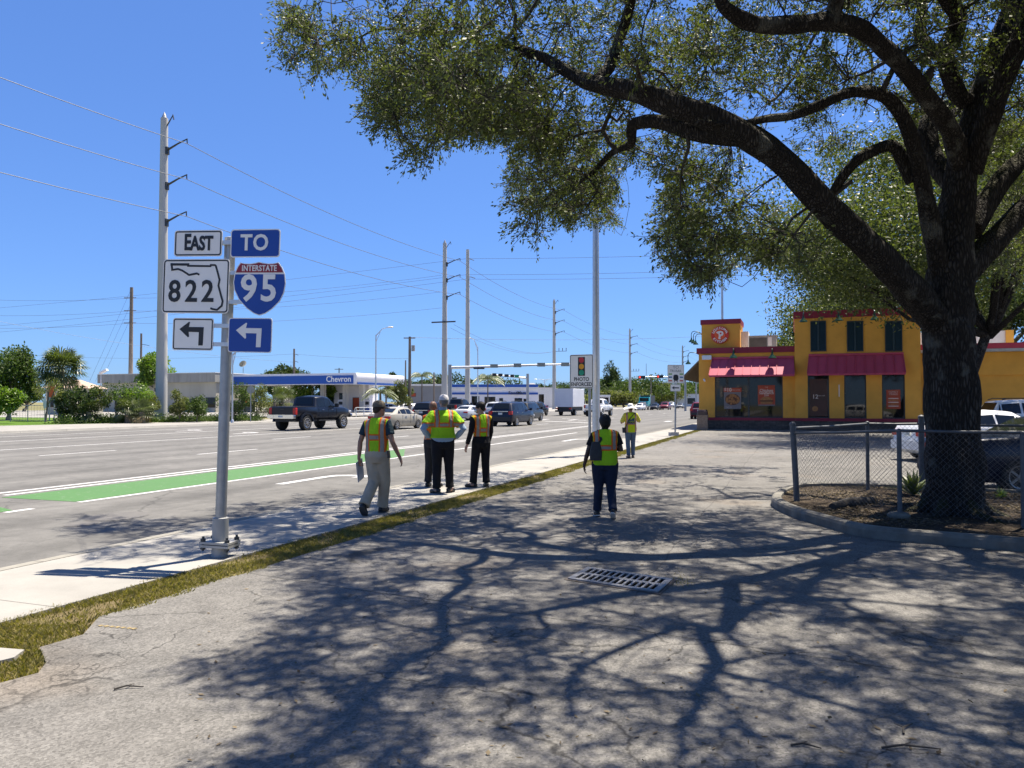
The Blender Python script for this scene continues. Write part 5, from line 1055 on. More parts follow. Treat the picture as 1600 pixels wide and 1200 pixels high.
# ---- generic trees
def tree(name, label, cat, base, h, rx, ry, trunk_h, n, size, mat, group=None, tr=.18, lumps=16, seed=0, low=.25, limbs=6, aspect=.5, tmat=None, fill=.35):
    g = np.random.default_rng(seed); o = thing(name, label, cat, base, 0, group)
    cz = (h + trunk_h) / 2; rz = (h - trunk_h) / 2
    # lumps on an ellipsoid
    lc = unit(lumps, g); lc[:, 2] = np.clip(lc[:, 2], -.75, 1); lc *= g.uniform(.45, .85, lumps)[:, None]; lr = g.uniform(.22, .46, lumps)
    k = g.integers(0, lumps, n); d = unit(n, g) * (g.uniform(fill, 1, n) ** .6)[:, None]
    P = (lc[k] + d * lr[k][:, None]) * [rx, ry, rz] + [0, 0, cz]
    keep = P[:, 2] > .03; P = P[keep]
    leaves('crown', P, size, mat, o, aspect=aspect, rng=g)
    mb = MB(); bend = g.normal(size=2) * .12 * rx
    mb.tube([(0, 0, -.2), (0, 0, .3), (bend[0] * .5, bend[1] * .5, trunk_h * .6), (bend[0], bend[1], trunk_h + rz * .3), (bend[0] * .6, bend[1], cz + rz * .4)], [tr * 1.5, tr * 1.1, tr * .9, tr * .7, tr * .2], 8)
    for j in range(min(limbs, lumps)):
        q = lc[j] * [rx, ry, rz] + [0, 0, cz]; s = np.array([bend[0] * .8, bend[1] * .8, trunk_h * .8 + .1 * rz])
        mb.tube([s, (s + q) / 2 + g.normal(size=3) * .06 * rx, q], [tr * .55, tr * .35, tr * .12], 6)
    mb.build('trunk', tmat or MT['trunk'], o, smooth=60); return o
# second oak, standing among the parked cars
p = CF(19.4, 34.5)
ok2 = tree('oak_tree', 'second oak with yellow-green leaves rising behind the big dark trunk', 'tree', (p[0], p[1], 0), 14.6, 10.4, 9.5, 5.2, 130000, .17, MT['oak_leaf_far'], tmat=MT['bark'], tr=.25, lumps=60, seed=4, limbs=16, aspect=.45, fill=.1)
p = CF(30, 63); tree('oak_tree', 'grey-green oak rising behind the restaurant roof units', 'tree', (p[0], p[1], 0), 13.6, 9.5, 8, 2.5, 60000, .26, MT['oak_leaf_far'], tr=.35, lumps=40, seed=9, limbs=10, fill=.15)
p = CF(24.5, 60); tree('oak_tree', 'smaller rounded oak beside the restaurant sign tower', 'tree', (p[0], p[1], 0), 9.6, 5.0, 5, 2.5, 26000, .24, MT['oak_leaf_far'], tr=.25, lumps=26, seed=19, limbs=8, fill=.15)
p = CF(42, 62); tree('oak_tree', 'dark oak seen right of the big trunk over the restaurant', 'tree', (p[0], p[1], 0), 14.5, 9, 8, 6.5, 36000, .26, MT['leaf_dark'], tr=.35, lumps=36, seed=23, limbs=10, fill=.2)
# ---- left side across the road
def at(px, cz): p = W(px, 628, cz); return (p[0], p[1], 0.0)
tree('broadleaf_tree', 'dark broad tree at the left end of the lawn', 'tree', at(14, 72), 7.4, 3.5, 3.0, .6, 16000, .26, MT['leaf_mid'], tr=.2, lumps=26, seed=31, fill=.2)
tree('young_tree', 'small bright yellow-green young tree on the lawn', 'tree', at(-2, 60), 3.5, 1.6, 1.5, .7, 3600, .24, MT['leaf_bright'], tr=.06, lumps=14, seed=32)
tree('broadleaf_tree', 'round green tree behind the grey building roof', 'tree', at(240, 132), 10.4, 4.0, 4, 3.5, 9000, .4, MT['leaf_bright'], tr=.25, lumps=20, seed=33)
tree('broadleaf_tree', 'dark round tree behind the blue canopy', 'tree', at(448, 172), 10.3, 4.8, 5, 3, 8000, .5, MT['leaf_dark'], tr=.3, lumps=24, seed=34)
tree('broadleaf_tree', 'low dark tree left of the round one behind the canopy', 'tree', at(427, 190), 9.6, 2.6, 4, 3, 4000, .5, MT['leaf_dark'], tr=.3, lumps=14, seed=35)
tree('broadleaf_tree', 'bushy dark tree beside the timber pole with the transformer', 'tree', at(621, 165), 8.6, 2.6, 3, 1.5, 5000, .45, MT['leaf_dark'], tr=.25, lumps=16, seed=36)
tree('small_tree', 'grey sparse tree under the end of the canopy', 'tree', at(626, 112), 4.6, 2.2, 2, 1.2, 2600, .28, MT['leaf_dry'], tr=.1, lumps=12, seed=37)
tree('small_tree', 'thin bare-limbed tree by the orange sign', 'tree', at(72, 66), 4.2, 1.4, 1.2, 1.5, 500, .15, MT['leaf_dry'], tr=.08, lumps=9, seed=38, limbs=9)
SH = [(118, 62, 3.0, 1.5, 'leaf_dry', 'olive shrub under the fan palm'), (133, 61.5, 3.2, 1.5, 'leaf_mid', 'dusky shrub right of the fan palm'), (150, 62, 2.8, 1.4, 'leaf_dry', 'loose grey-green shrub at the building corner'), (185, 62, 3.5, 1.9, 'leaf_mid', 'wide green shrub before the grey wall'),
      (212, 62, 3.3, 1.8, 'leaf_bright', 'bright green shrub left of the tall pole'), (232, 63, 2.7, 1.1, 'leaf_dry', 'dry leaning shrub touching the tall pole'), (277, 64, 2.8, 1.1, 'leaf_dry', 'thin pale shrub right of the tall pole'), (308, 64.5, 2.7, 1.3, 'leaf_mid', 'open leafy shrub near the building window'),
      (365, 67, 3.5, 1.7, 'leaf_mid', 'tall shrub behind the sign post'), (402, 70, 3.3, 1.4, 'leaf_dry', 'yellowish shrub behind the pickup tailgate'), (98, 62, 2.6, 1.1, 'leaf_dark', 'dark shrub by the palm trunk')]
for i, (px, cz, h, r, mt, lb) in enumerate(SH):
    tree('shrub', lb, 'shrub', at(px, cz), h, r, r * .9, .25, 2200, .17, MT[mt], 'shrubs along the far pavement', tr=.05, lumps=14, seed=60 + i, limbs=8)
for i, (px, cz) in enumerate(((470, 128), (500, 130))):
    tree('shrub', ('yellow-green tree seen between the canopy columns, left one', 'yellow-green tree seen between the canopy columns, right one')[i], 'tree', at(px, cz), 5.6, 3.0, 3, 1.0, 3000, .35, MT['leaf_bright'], tr=.12, lumps=14, seed=90 + i)
# low ground cover beneath the shrubs
q = []
for px in np.linspace(92, 405, 1500):
    cz = 58.5 + (px - 92) * .03 + RNG.uniform(0, 5); p_ = at(px + RNG.normal() * 2, cz)
    q += [(p_[0] + RNG.normal() * .25, p_[1] + RNG.normal() * .25, abs(RNG.normal()) * .26 + .02) for _ in range(12)]
tag(leaves('ground_cover', np.array(q), .17, MT['leaf_mid'], None), kind='stuff')
# far woods on the horizon: each crown a tree
FT = [(775, 250, 10, 12, 'leaf_dark', 'dark tree behind the blue-topped station, left'), (700, 240, 11, 9, 'leaf_dark', 'dark tree behind the blue-topped station, right of the poles'), (665, 245, 9.5, 8, 'leaf_dark', 'far tree left of the tall grey pole'),
      (830, 300, 9, 11, 'leaf_dark', 'far low tree behind the signal mast'), (850, 330, 10, 10, 'leaf_dark', 'far tree behind the box truck, left'), (905, 330, 13, 14, 'leaf_dark', 'far tree behind the photo enforced sign'), (945, 330, 14, 10, 'leaf_mid', 'far tree just right of the light pole'), (962, 300, 11, 9, 'leaf_dark', 'far dark tree over the hat'),
      (985, 290, 10.5, 12, 'leaf_mid', 'far green tree at the fourth pole'), (1008, 280, 11, 12, 'leaf_mid', 'broad far tree above the teal truck'), (1034, 300, 10, 11, 'leaf_dry', 'pale far tree above the dark sedan'), (1062, 310, 9.5, 11, 'leaf_mid', 'far tree behind the small rail sign'), (1085, 320, 11, 10, 'leaf_mid', 'far tree left of the restaurant corner'), (880, 310, 9, 9, 'leaf_mid', 'far tree above the box truck'), (945, 240, 5.5, 9, 'leaf_dry', 'scrubby far tree behind the white-hooded truck'), (975, 236, 5.0, 8, 'leaf_dry', 'scrubby far bush line tree by the teal truck')]
for i, (px, cz, h, r, mt, lb) in enumerate(FT):
    tree('broadleaf_tree', lb, 'tree', at(px, cz), h, r, r * .8, .8, 4200, .75, MT[mt], 'trees on the horizon', tr=.35, lumps=24, seed=120 + i, fill=.3)
tree('conifer_tree', 'tall narrow dark conifer on the horizon right of the light pole', 'tree', at(956, 300), 17.5, 3.6, 3.6, 4, 4200, .7, MT['leaf_dark'], tr=.35, lumps=22, seed=150)
# ---- palms
def palm_fan(name, label, base, h, r, seed, group=None, n=44):
    g = np.random.default_rng(seed); o = thing(name, label, 'palm', base, 0, group); mb = MB(); dead = MB(); Vf = []
    c = np.array([0, 0, h])
    mbt = MB(); mbt.tube([(0, 0, -.2), (0.03, 0, h * .5), (0, 0, h)], [.28, .22, .26], 10); mbt.build('trunk', MT['trunk'], o, smooth=60)
    for k in range(n):
        el = g.uniform(-1.0, 1.35); az = g.uniform(0, 2 * PI); d = np.array([math.cos(az) * math.cos(el), math.sin(az) * math.cos(el), math.sin(el)])
        hub = c + d * r * .48; s = np.cross(d, [0, 0, 1.0]); s /= np.linalg.norm(s) + 1e-9; u = np.cross(s, d)
        tgt = dead if el < -.7 else mb
        tgt.tube([c, hub], [.025, .015], 4)
        for j in range(15):
            a = (j - 7) / 7 * 1.9; e = d * math.cos(a) + s * math.sin(a); tip = hub + e * r * .55 * (1 - .12 * abs(a)) + np.array([0, 0, -.22 * r * (.4 + abs(a) * .2)]) ; mid = hub + e * r * .33; w = np.cross(e, u); w /= np.linalg.norm(w) + 1e-9
            tgt.add([hub, mid + w * .045 * r / 2, tip, mid - w * .045 * r / 2], [(0, 1, 2, 3)])
    mb.build('fronds', MT['palm'], o, fix=False); dead.build('dead_fronds', MT['dead_frond'], o, fix=False); return o
palm_fan('fan_palm', 'tall bushy fan palm left of the grey building', at(95, 70), 4.7, 2.5, 3, n=90)
def palm_feather(name, label, base, h, r, seed, n=18, mat='palm', group=None):
    g = np.random.default_rng(seed); o = thing(name, label, 'palm', base, 0, group)
    t = MB(); t.tube([(0, 0, -.2), (.05, 0, h * .5), (0, 0, h)], [.22, .16, .13], 8); t.build('trunk', MT['trunk'], o, smooth=60); mb = MB()
    for k in range(n):
        az = 2 * PI * k / n + g.uniform(-.2, .2); el = g.uniform(.1, 1.3); d = np.array([math.cos(az), math.sin(az), 0]); pts = []
        for t_ in np.linspace(0, 1, 9): pts.append(np.array([0, 0, h]) + d * r * t_ * math.cos(el * .5) + np.array([0, 0, r * (math.sin(el) * t_ - (.55 + .4 * math.sin(el)) * t_ * t_)]))
        mb.tube(pts, [.025] * 8 + [.01], 4); s = np.array([-d[1], d[0], 0])
        for i in range(1, 9):
            for sg in (-1, 1):
                for q in (0, .5):
                    b = pts[i] * (1 - q) + pts[i - 1] * q; L = r * .3 * (1 - .5 * abs(i / 8 - .4)); tip = b + s * sg * L * .8 + d * L * .35 - np.array([0, 0, L * .55]); w = d * .04 * r / 2
                    mb.add([b, (b + tip) / 2 + w, tip, (b + tip) / 2 - w], [(0, 1, 2, 3)])
    mb.build('fronds', MT[mat], o, fix=False); return o
palm_feather('feather_palm', 'small arching palm beneath the white end of the canopy', at(594, 100), 3.0, 2.3, 4, 20, 'palm')
for i, (px, cz, h, r, lb) in enumerate(((427, 78, 1.6, 1.9, 'spiky pale palm shrub behind the pickup bed'), (440, 80, 1.8, 2.0, 'spiky palm shrub right of the pale one behind the pickup'), (200, 61, 1.0, 1.4, 'drooping palm shrub low before the grey wall'), (222, 61, .9, 1.4, 'drooping palm shrub at the foot of the tall pole'), (140, 61, .9, 1.2, 'low palm shrub under the building corner'))):
    palm_fan('palm_shrub', lb, at(px, cz), h, r, 40 + i, 'low palm shrubs', 26)
for i, (px, cz, h, r, lb) in enumerate(((659, 170, 7.6, 3.2, 'palm left of the tall grey pole'), (762, 190, 7.8, 4.0, 'palm in front of the blue-topped station'), (767, 210, 8.2, 3.6, 'palm just behind the front palm at the blue-topped station'), (603, 150, 5, 2.6, 'palm half hidden behind the white canopy end'))):
    palm_feather('feather_palm', lb, at(px, cz), h, r, 70 + i, 18, 'palm', 'roadside palms')
for i, (px, cz, h, lb) in enumerate(((-330, 120, 8, 'leafy tree far left beyond the lawn'), (-200, 130, 9, 'tall leafy tree left of the lawn edge'), (-90, 125, 8, 'leafy tree just outside the lawn trees'), (38, 140, 5.6, 'low dark tree glimpsed between the broad tree and the fan palm'), (140, 150, 5.0, 'low dark tree glimpsed between the fan palm and the grey building'))):
    tree('broadleaf_tree', lb, 'tree', at(px, cz), h, 5.5, 5, .8, 3500, .4, MT['leaf_mid'], 'trees beyond the lawn', tr=.25, lumps=20, seed=200 + i, fill=.3)
# ------------------------------------------------------------------ planting island, its kerb, fence, the storm grate
KP = [G(*p) for p in ((1206, 786), (1212, 796), (1240, 809), (1285, 823), (1340, 838), (1400, 846), (1480, 853), (1600, 863), (1760, 876))]
KB = [G(1206, 784), G(1225, 772), G(1262, 766)] ; KB2 = [CF(7.0, 14.7), CF(9.5, 13.5), CF(13.5, 12.4)]
outer = KP[::-1] + [KB[1], KB[2]] + KB2                               # closed loop
def smoothloop(L, n=5):
    P = [np.array(p, float) for p in L]; m = len(P); out = []
    for i in range(m):
        a, b, c, d = P[i - 1], P[i], P[(i + 1) % m], P[(i + 2) % m]
        for t in np.linspace(0, 1, n, endpoint=False): out.append(.5 * ((2 * b) + (c - a) * t + (2 * a - 5 * b + 4 * c - d) * t * t + (3 * b - a - 3 * c + d) * t ** 3))
    return out
lo = np.array(smoothloop(outer))[:, :2]; n = len(lo)
tang = np.roll(lo, -1, 0) - np.roll(lo, 1, 0); tang /= np.linalg.norm(tang, axis=1)[:, None]; nrm = np.stack([-tang[:, 1], tang[:, 0]], 1)
area = .5 * np.sum(lo[:, 0] * np.roll(lo[:, 1], -1) - np.roll(lo[:, 0], -1) * lo[:, 1]); nrm *= np.sign(area)       # inward
prof = [(0.0, -.05), (0.0, .10), (.015, .135), (.045, .15), (.13, .15), (.155, .14), (.16, -.05)]
V = []; 
for d, z in prof: V += [(p[0] + q[0] * d, p[1] + q[1] * d, z) for p, q in zip(lo, nrm)]
m = len(prof); F = [(j * n + i, j * n + (i + 1) % n, ((j + 1) % m) * n + (i + 1) % n, ((j + 1) % m) * n + i) for j in range(m) for i in range(n)]
MT['kerb_dark'] = M('weathered_kerb', (.135, .128, .112), .9, 0, .4, 3.5, .4, 50)
mb = MB(); mb.add(V, F); struct('island_kerb', mb, MT['kerb_dark']); bpy.data.objects['island_kerb'].data.polygons.foreach_set('use_smooth', np.zeros(len(F), bool))
MT['mulch'] = ground_mat('mulch_soil', (.022, .017, .014), (.036, .028, .022), (.07, .055, .04), 3.0)
ins = lo + nrm * .15; mb = MB(); mb.sheet([(x, y) for x, y in ins], .09); struct('island_soil', mb, MT['mulch'])
# leaf litter on the island: fallen leaves
rg2 = np.random.default_rng(8); bb0, bb1 = ins.min(0), ins.max(0); Q = rg2.uniform(bb0, bb1, (42000, 2)); Q = Q[inside([tuple(p) for p in ins], Q)]
dn = np.sin(Q[:, 0] * 2.1) + np.sin(Q[:, 1] * 2.7 + Q[:, 0]); Q = Q[(dn > .35) | (rg2.uniform(0, 1, len(Q)) < .14)]
MT['litter'] = leaf_mat('fallen_leaf', (.035, .023, .013), (.20, .155, .095), .1, .8, 2)
V = leaf_quads(np.column_stack([Q, np.full(len(Q), .098) + rg2.uniform(0, .02, len(Q))]), .06, aspect=.5, rng=rg2); V[:, 2] = .094 + (V[:, 2] - .1) * .25 + .004; V[:, 2] = np.maximum(V[:, 2], .093)
tag(np_mesh('leaf_litter', V, np.arange(len(V)).reshape(-1, 4), MT['litter']), kind='stuff')
# a sprinkling of leaves and twigs on the lot
Q = np.array([G(px, py) for px, py in zip(rg2.uniform(300, 1600, 420), 760 + 440 * rg2.uniform(0, 1, 420) ** 1.2)]); Q = Q[(Q[:, 0] > -4.8)]; Q = Q[~inside([tuple(p) for p in lo], Q[:, :2])]
V = leaf_quads(Q + [0, 0, .012], .045, aspect=.45, rng=rg2); V[:, 2] = .008 + np.abs(V[:, 2] - .012) * .3
tag(np_mesh('fallen_leaves', V, np.arange(len(V)).reshape(-1, 4), MT['litter']), kind='stuff')
for i, (px, py, a, L, lb) in enumerate(((1378, 1172, .3, .28, 'longer fallen twig on the asphalt at lower right'), (1412, 1150, 1.2, .16, 'short curved twig lying in a light patch at lower right'), (1236, 1168, .1, .14, 'small dark bark scrap on the asphalt, bottom right'), (178, 1080, .6, .16, 'small twig on the bright asphalt at lower left'))):
    p = G(px, py); mb = MB(); d = np.array([math.cos(a), math.sin(a), 0]); e = np.array([-d[1], d[0], 0]); mb.tube([(0, 0, .012), d * L * .4 + e * .02 + [0, 0, .02], d * L + [0, 0, .012]], [.006, .005, .003], 6); mb.tube([d * L * .4 + e * .02 + [0, 0, .02], d * L * .6 + e * .07 + [0, 0, .012]], [.004, .002], 5); q = mb.build('fallen_twig', MT['twig']); q.location = p; tag(q, lb, 'twig')
# spiky plant and little sprouts
def spiky(name, label, p, r, n, seed, mat='palm', cat='plant'):
    g = np.random.default_rng(seed); o = thing(name, label, cat, p); mb = MB()
    for k in range(n):
        a = g.uniform(0, 6.28); el = g.uniform(.25, 1.4); L = r * g.uniform(.7, 1.1); d = np.array([math.cos(a) * math.cos(el), math.sin(a) * math.cos(el), math.sin(el)]); s = np.array([-math.sin(a), math.cos(a), 0]) * .022 * r / .4
        m1 = d * L * .55; tip = d * L - np.array([0, 0, .25 * L * math.cos(el)]); mb.add([-s * .4, s * .4, m1 + s, m1 - s, tip], [(0, 1, 2, 3), (3, 2, 4)])
    mb.build('blades', MT[mat], o, fix=False); return o
p = G(1427, 778, .09); p = CF((1425 - 800) / FPX * 13.3, 13.3, .09); spiky('spiky_plant', 'spiky green plant growing beside the oak trunk inside the fence', p, .55, 46, 3)
p = CF((1562 - 800) / FPX * 12.9, 12.9, .09); spiky('weed_tuft', 'low weedy tuft right of the oak trunk', p, .22, 40, 4, 'leaf_bright')
p = CF((1205 - 800) / FPX * 12.7, 12.7, 0); 
# tree-ring stones and a round concrete fence footing
p = CF((1402 - 800) / FPX * 10.75, 10.75, .1); o = thing('fence_footing', 'round pale concrete collar at the foot of the middle front fence post', 'footing', p); mb = MB(); mb.lathe([(.145, -.06), (.15, .03), (.12, .06), (.04, .065)], n=20); mb.build('collar', MT['kerb_dark'], o, smooth=40)
p = CF(5.25, 11.9, .1); o = thing('fallen_log', 'weathered grey half-buried log lying inside the fence', 'log', p, 1.0); mb = MB(); mb.tube([(-.55, 0, .02), (0, .05, .04), (.6, 0, .03)], [.06, .08, .06], 10); mb.build('log', MT['twig'], o, smooth=50)
# chain-link fence around the island
FPTS = [(CF((1245 - 800) / FPX * 12.5, 12.5, .12), (1238, 661)), (CF((1404 - 800) / FPX * 10.75, 10.75, .12), None), (CF((1597 - 800) / FPX * 9.85, 9.85, .12), None), (CF((1800 - 800) / FPX * 9.0, 9.0, .12), None)]
BPTS = [FPTS[0][0], CF((1354.5 - 800) / FPX * 14.1, 14.1, .12), CF((1439 - 800) / FPX * 14.0, 14.0, .12), CF((1640 - 800) / FPX * 12.8, 12.8, .12)]
fe = thing('chain_link_fence', 'grey chain-link fence with bent corner post around the oak tree island', 'fence', FPTS[0][0]); fo3 = np.array(FPTS[0][0])
MT['fence_steel'] = M('weathered_fence_steel', (.11, .115, .125), .6, .5, .2, 8)
corner_top = W(1238.5, 663, 12.5); 
def fpost(base, top, r, cap=True):
    mb = MB(); b = np.array(base) - fo3 - [0, 0, .3]; t = np.array(top) - fo3; mb.tube([b, t], r, 12); mb.ball(t, (r * 1.15, r * 1.15, r * .9), 12, 6); mb.build('fence_post', MT['fence_steel'], fe, smooth=50)
fpost(FPTS[0][0], corner_top, .047)
H = 1.24
for p, _ in FPTS[1:]: fpost(p, np.array(p) + [0, 0, H - .06], .032)
for p, r in zip(BPTS[1:], (.032, .052, .032)): fpost(p, np.array(p) + [0, 0, H + (.06 if r > .05 else -.04)], r)
def bay(a, b, ha, hb, off_a=None):
    a = np.array(a) - fo3; b = np.array(b) - fo3; ta = a + [0, 0, ha] if off_a is None else np.array(off_a) - fo3; tb = b + [0, 0, hb]
    mb = MB(); mb.tube([ta, (ta + tb) / 2 - [0, 0, .008], tb], .022, 10); mb.build('top_rail', MT['fence_steel'], fe, smooth=50)
    # woven wire: zigzag diagonals clipped to the bay
    L = float(np.linalg.norm(b - a)); Hh = float(ha); sp = .078; segs_ = []
    P = lambda u, v: (a * (1 - u / L) + b * (u / L)) * (1 - v) + (ta * (1 - u / L) + tb * (u / L)) * v
    for s in (1, -1):
        for k in np.arange(-Hh, L + Hh, sp):
            u0, u1 = (k, k + Hh) if s > 0 else (k + Hh, k); pts = []
            v0, v1 = .03, .985
            # clip to 0..L
            def uv(v): return u0 + (u1 - u0) * v
            lo_, hi_ = v0, v1
            if u1 != u0:
                for lim in (0, L):
                    vv = (lim - u0) / (u1 - u0)
                    if lim == 0: lo_, hi_ = (max(lo_, vv), hi_) if u1 > u0 else (lo_, min(hi_, vv))
                    else: lo_, hi_ = (lo_, min(hi_, vv)) if u1 > u0 else (max(lo_, vv), hi_)
            if hi_ - lo_ < .02: continue
            vs_ = np.linspace(lo_, hi_, 5); q = [P(uv(v), v) for v in vs_]; q = [w + rg2.normal(size=3) * .0025 for w in q]
            for x_, y_ in zip(q[:-1], q[1:]): segs_.append((x_, y_, .0017, .0017))
    thin_tubes('wire_mesh', segs_, MT['fence_steel'], fe, 4)
off = W(1239.5, 677, 12.5)
bay(FPTS[0][0], FPTS[1][0], 1.2, H - .06, off); bay(FPTS[1][0], FPTS[2][0], H - .06, H - .05); bay(FPTS[2][0], FPTS[3][0], H - .06, H - .05)
bay(BPTS[0], BPTS[1], 1.2, H - .06, W(1239.5, 669, 12.5)); bay(BPTS[1], BPTS[2], H - .06, H - .06); bay(BPTS[2], BPTS[3], H - .06, H - .06)
# storm drain grate
gc = [G(885, 907), G(920, 888), G(1050, 908), G(1030, 928)]; gx = ((gc[2] - gc[1]) + (gc[3] - gc[0])) / 2; gy = ((gc[1] - gc[0]) + (gc[2] - gc[3])) / 2; gce = sum(gc) / 4; ang = math.atan2(gx[1], gx[0]); gw, gh = np.linalg.norm(gx) / 2, np.linalg.norm(gy) / 2
gt = thing('storm_grate', 'grey steel storm drain grate with two rows of slots set in the asphalt', 'drain grate', (gce[0], gce[1], .004), ang)
MT['grate'] = M('worn_grate_steel', (.19, .19, .20), .5, .6, .3, 9, .3, 60)
ek = math.atan2(gy[1], gy[0]) - ang; sh = math.cos(ek) * gh
rows = [(-gh + .06, -.025), (.025, gh - .06)]; ns = 14; mg = .06
def shx(pts): return [(x + y / gh * sh * 1.0, y) for x, y in pts]
mb = MB(); z0, z1 = -.03, .018; gh_ = gh * abs(math.sin(ek))
def bx(x0, y0, x1, y1): mb.prismz(shx([(x0, y0), (x1, y0), (x1, y1), (x0, y1)]), z0, z1)
Y0 = [-gh_, -gh_ + .06, -.028, .028, gh_ - .06, gh_]
bx(-gw, Y0[0], gw, Y0[1]); bx(-gw, Y0[2], gw, Y0[3]); bx(-gw, Y0[4], gw, Y0[5])
ns = 13; sl2 = (2 * gw - 2 * mg) / (ns + (ns - 1) * .55); br = .55 * sl2
for (ya, yb) in ((Y0[1], Y0[2]), (Y0[3], Y0[4])):
    bx(-gw, ya, -gw + mg, yb); bx(gw - mg, ya, gw, yb)
    for k in range(ns - 1): bx(-gw + mg + (k + 1) * sl2 + k * br, ya, -gw + mg + (k + 1) * (sl2 + br), yb)
mb.build('grate', MT['grate'], gt)
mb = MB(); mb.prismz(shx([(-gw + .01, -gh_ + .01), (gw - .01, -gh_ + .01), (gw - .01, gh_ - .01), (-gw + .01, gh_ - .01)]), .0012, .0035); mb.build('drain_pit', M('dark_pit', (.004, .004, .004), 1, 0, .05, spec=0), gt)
e = .03; mb = MB(); mb.ring([(x, y) for x, y in shx([(-gw - e, -gh_ - e), (gw + e, -gh_ - e), (gw + e, gh_ + e), (-gw - e, gh_ + e)])], shx([(-gw, -gh_), (gw, -gh_), (gw, gh_), (-gw, gh_)]), 0, 1); mb.v = [(x, z, .003 + y * .0035) for x, y, z in mb.v]; mb.build('grate_frame', M('rusty_frame', (.10, .085, .075), .8, .3, .3, 10), gt)
Q = np.array([G(px, py) for px, py in zip(rg2.normal(1066, 11, 170), rg2.normal(908, 6, 170))]); tag(blades('weeds_at_grate', Q + [0, 0, .002], .006, .02, .003, MT['grass'], 1.6), kind='stuff')
# ------------------------------------------------------------------ vehicles
def paint(name, col, metal=.15, rough=.35): return M(name, col, rough, metal, .03, 2, coat=.28, spec=.3)
CP = {'navy': paint('navy_car_paint', (.006, .009, .018)), 'sand': paint('champagne_car_paint', (.36, .335, .28)), 'black': paint('black_car_paint', (.007, .007, .009)), 'silver': paint('silver_car_paint', (.48, .49, .51)),
      'blue': paint('dark_blue_car_paint', (.008, .012, .030)), 'char': paint('charcoal_car_paint', (.02, .022, .026)), 'white': paint('white_car_paint', (.72, .72, .72), 0, .3), 'wine': paint('wine_car_paint', (.12, .012, .022)), 'red': paint('red_car_paint', (.28, .015, .02)), 'teal': paint('teal_truck_paint', (.03, .42, .44), 0), 'grey': paint('grey_car_paint', (.15, .16, .17)), 'box': M('white_box_panels', (.66, .66, .68), .5, 0, .05, .6)}
KIND = {
 # y, zbottom, zbelt, zroof, half belt, half roof      (rear to front)
 'sedan': dict(L=4.65, W=1.80, wb=2.72, wr=.325, st=[(-2.33, .36, .62, .64, .72, .68), (-2.27, .27, .86, .88, .80, .72), (-2.15, .22, 1.00, 1.03, .85, .76), (-1.62, .2, 1.02, 1.07, .89, .72), (-.92, .19, 1.0, 1.40, .90, .62), (-.2, .19, .98, 1.46, .90, .63), (.42, .19, .96, 1.42, .90, .62), (1.22, .19, .95, .99, .89, .72), (1.75, .2, .87, .90, .86, .66), (2.15, .22, .76, .78, .78, .6), (2.30, .32, .60, .62, .66, .5)]),
 'suv': dict(L=4.9, W=1.96, wb=2.86, wr=.375, st=[(-2.45, .42, .72, .74, .82, .78), (-2.40, .34, 1.05, 1.07, .92, .85), (-2.30, .30, 1.16, 1.22, .95, .83), (-2.02, .28, 1.16, 1.72, .96, .70), (-1.2, .26, 1.15, 1.79, .98, .72), (-.1, .26, 1.13, 1.80, .98, .72), (.55, .26, 1.12, 1.74, .98, .71), (1.22, .26, 1.11, 1.17, .97, .80), (1.95, .28, 1.05, 1.09, .94, .74), (2.33, .32, .86, .88, .86, .66), (2.45, .42, .66, .68, .74, .55)]),
 'pickup': dict(L=6.05, W=2.06, wb=3.95, wr=.475, st=[(-3.05, .86, 1.44, 1.46, .99, .98), (-2.98, .82, 1.47, 1.49, 1.02, .99), (-1.0, .78, 1.48, 1.50, 1.02, .99), (-.96, .70, 1.44, 1.56, 1.02, .86), (-.80, .68, 1.43, 2.14, 1.01, .78), (0, .68, 1.42, 2.20, 1.01, .79), (.62, .68, 1.41, 2.12, 1.01, .77), (1.38, .68, 1.42, 1.50, 1.0, .88), (2.2, .72, 1.40, 1.46, .99, .86), (2.9, .78, 1.26, 1.30, .96, .82), (3.05, .9, 1.1, 1.12, .88, .7)]),
}
KIND['sedan_long_deck'] = dict(KIND['sedan'], st=[((-1.10, *s[1:]) if s[0] == -1.62 else (-.42, *s[1:]) if s[0] == -.92 else (.08, *s[1:]) if s[0] == -.2 else s) for s in KIND['sedan']['st']])
def wheel(parent, x, y, r, w, side, rim_mat='rim', spokes=7):
    mb = MB(); h = w / 2; mb.lathe([(r * .62, -h * .9), (r * .9, -h), (r, -h * .75), (r, h * .75), (r * .9, h), (r * .62, h * .9)], (x, y, r), 'x', 26); o = mb.build('wheel', MT['rubber'], parent, smooth=40)
    mb = MB(); xo = x + side * h * .82; mb.lathe([(r * .66, 0), (r * .66, side * h * .16), (r * .58, side * h * .12), (r * .56, -side * .05)], (xo, y, r), 'x', 24); 
    for k in range(spokes):
        a = 2 * PI * k / spokes; d = np.array([0, math.cos(a), math.sin(a)]); e = np.array([0, -math.sin(a), math.cos(a)]); c = np.array([xo + side * .004, y, r]); mb.obox(c + d * r * .32, d * r * .29, e * r * .065, (h * .1, 0, 0))
    mb.lathe([(r * .15, -.02), (r * .15, side * h * .2), (r * .04, side * h * .24)], (xo, y, r), 'x', 12); mb.build('rim', MT[rim_mat], o, smooth=30)
    mb = MB(); mb.lathe([(r * .57, 0), (r * .57, .004)], (xo - side * h * .25, y, r), 'x', 20); mb.build('brake_disc', MT['black'], o)
    return o
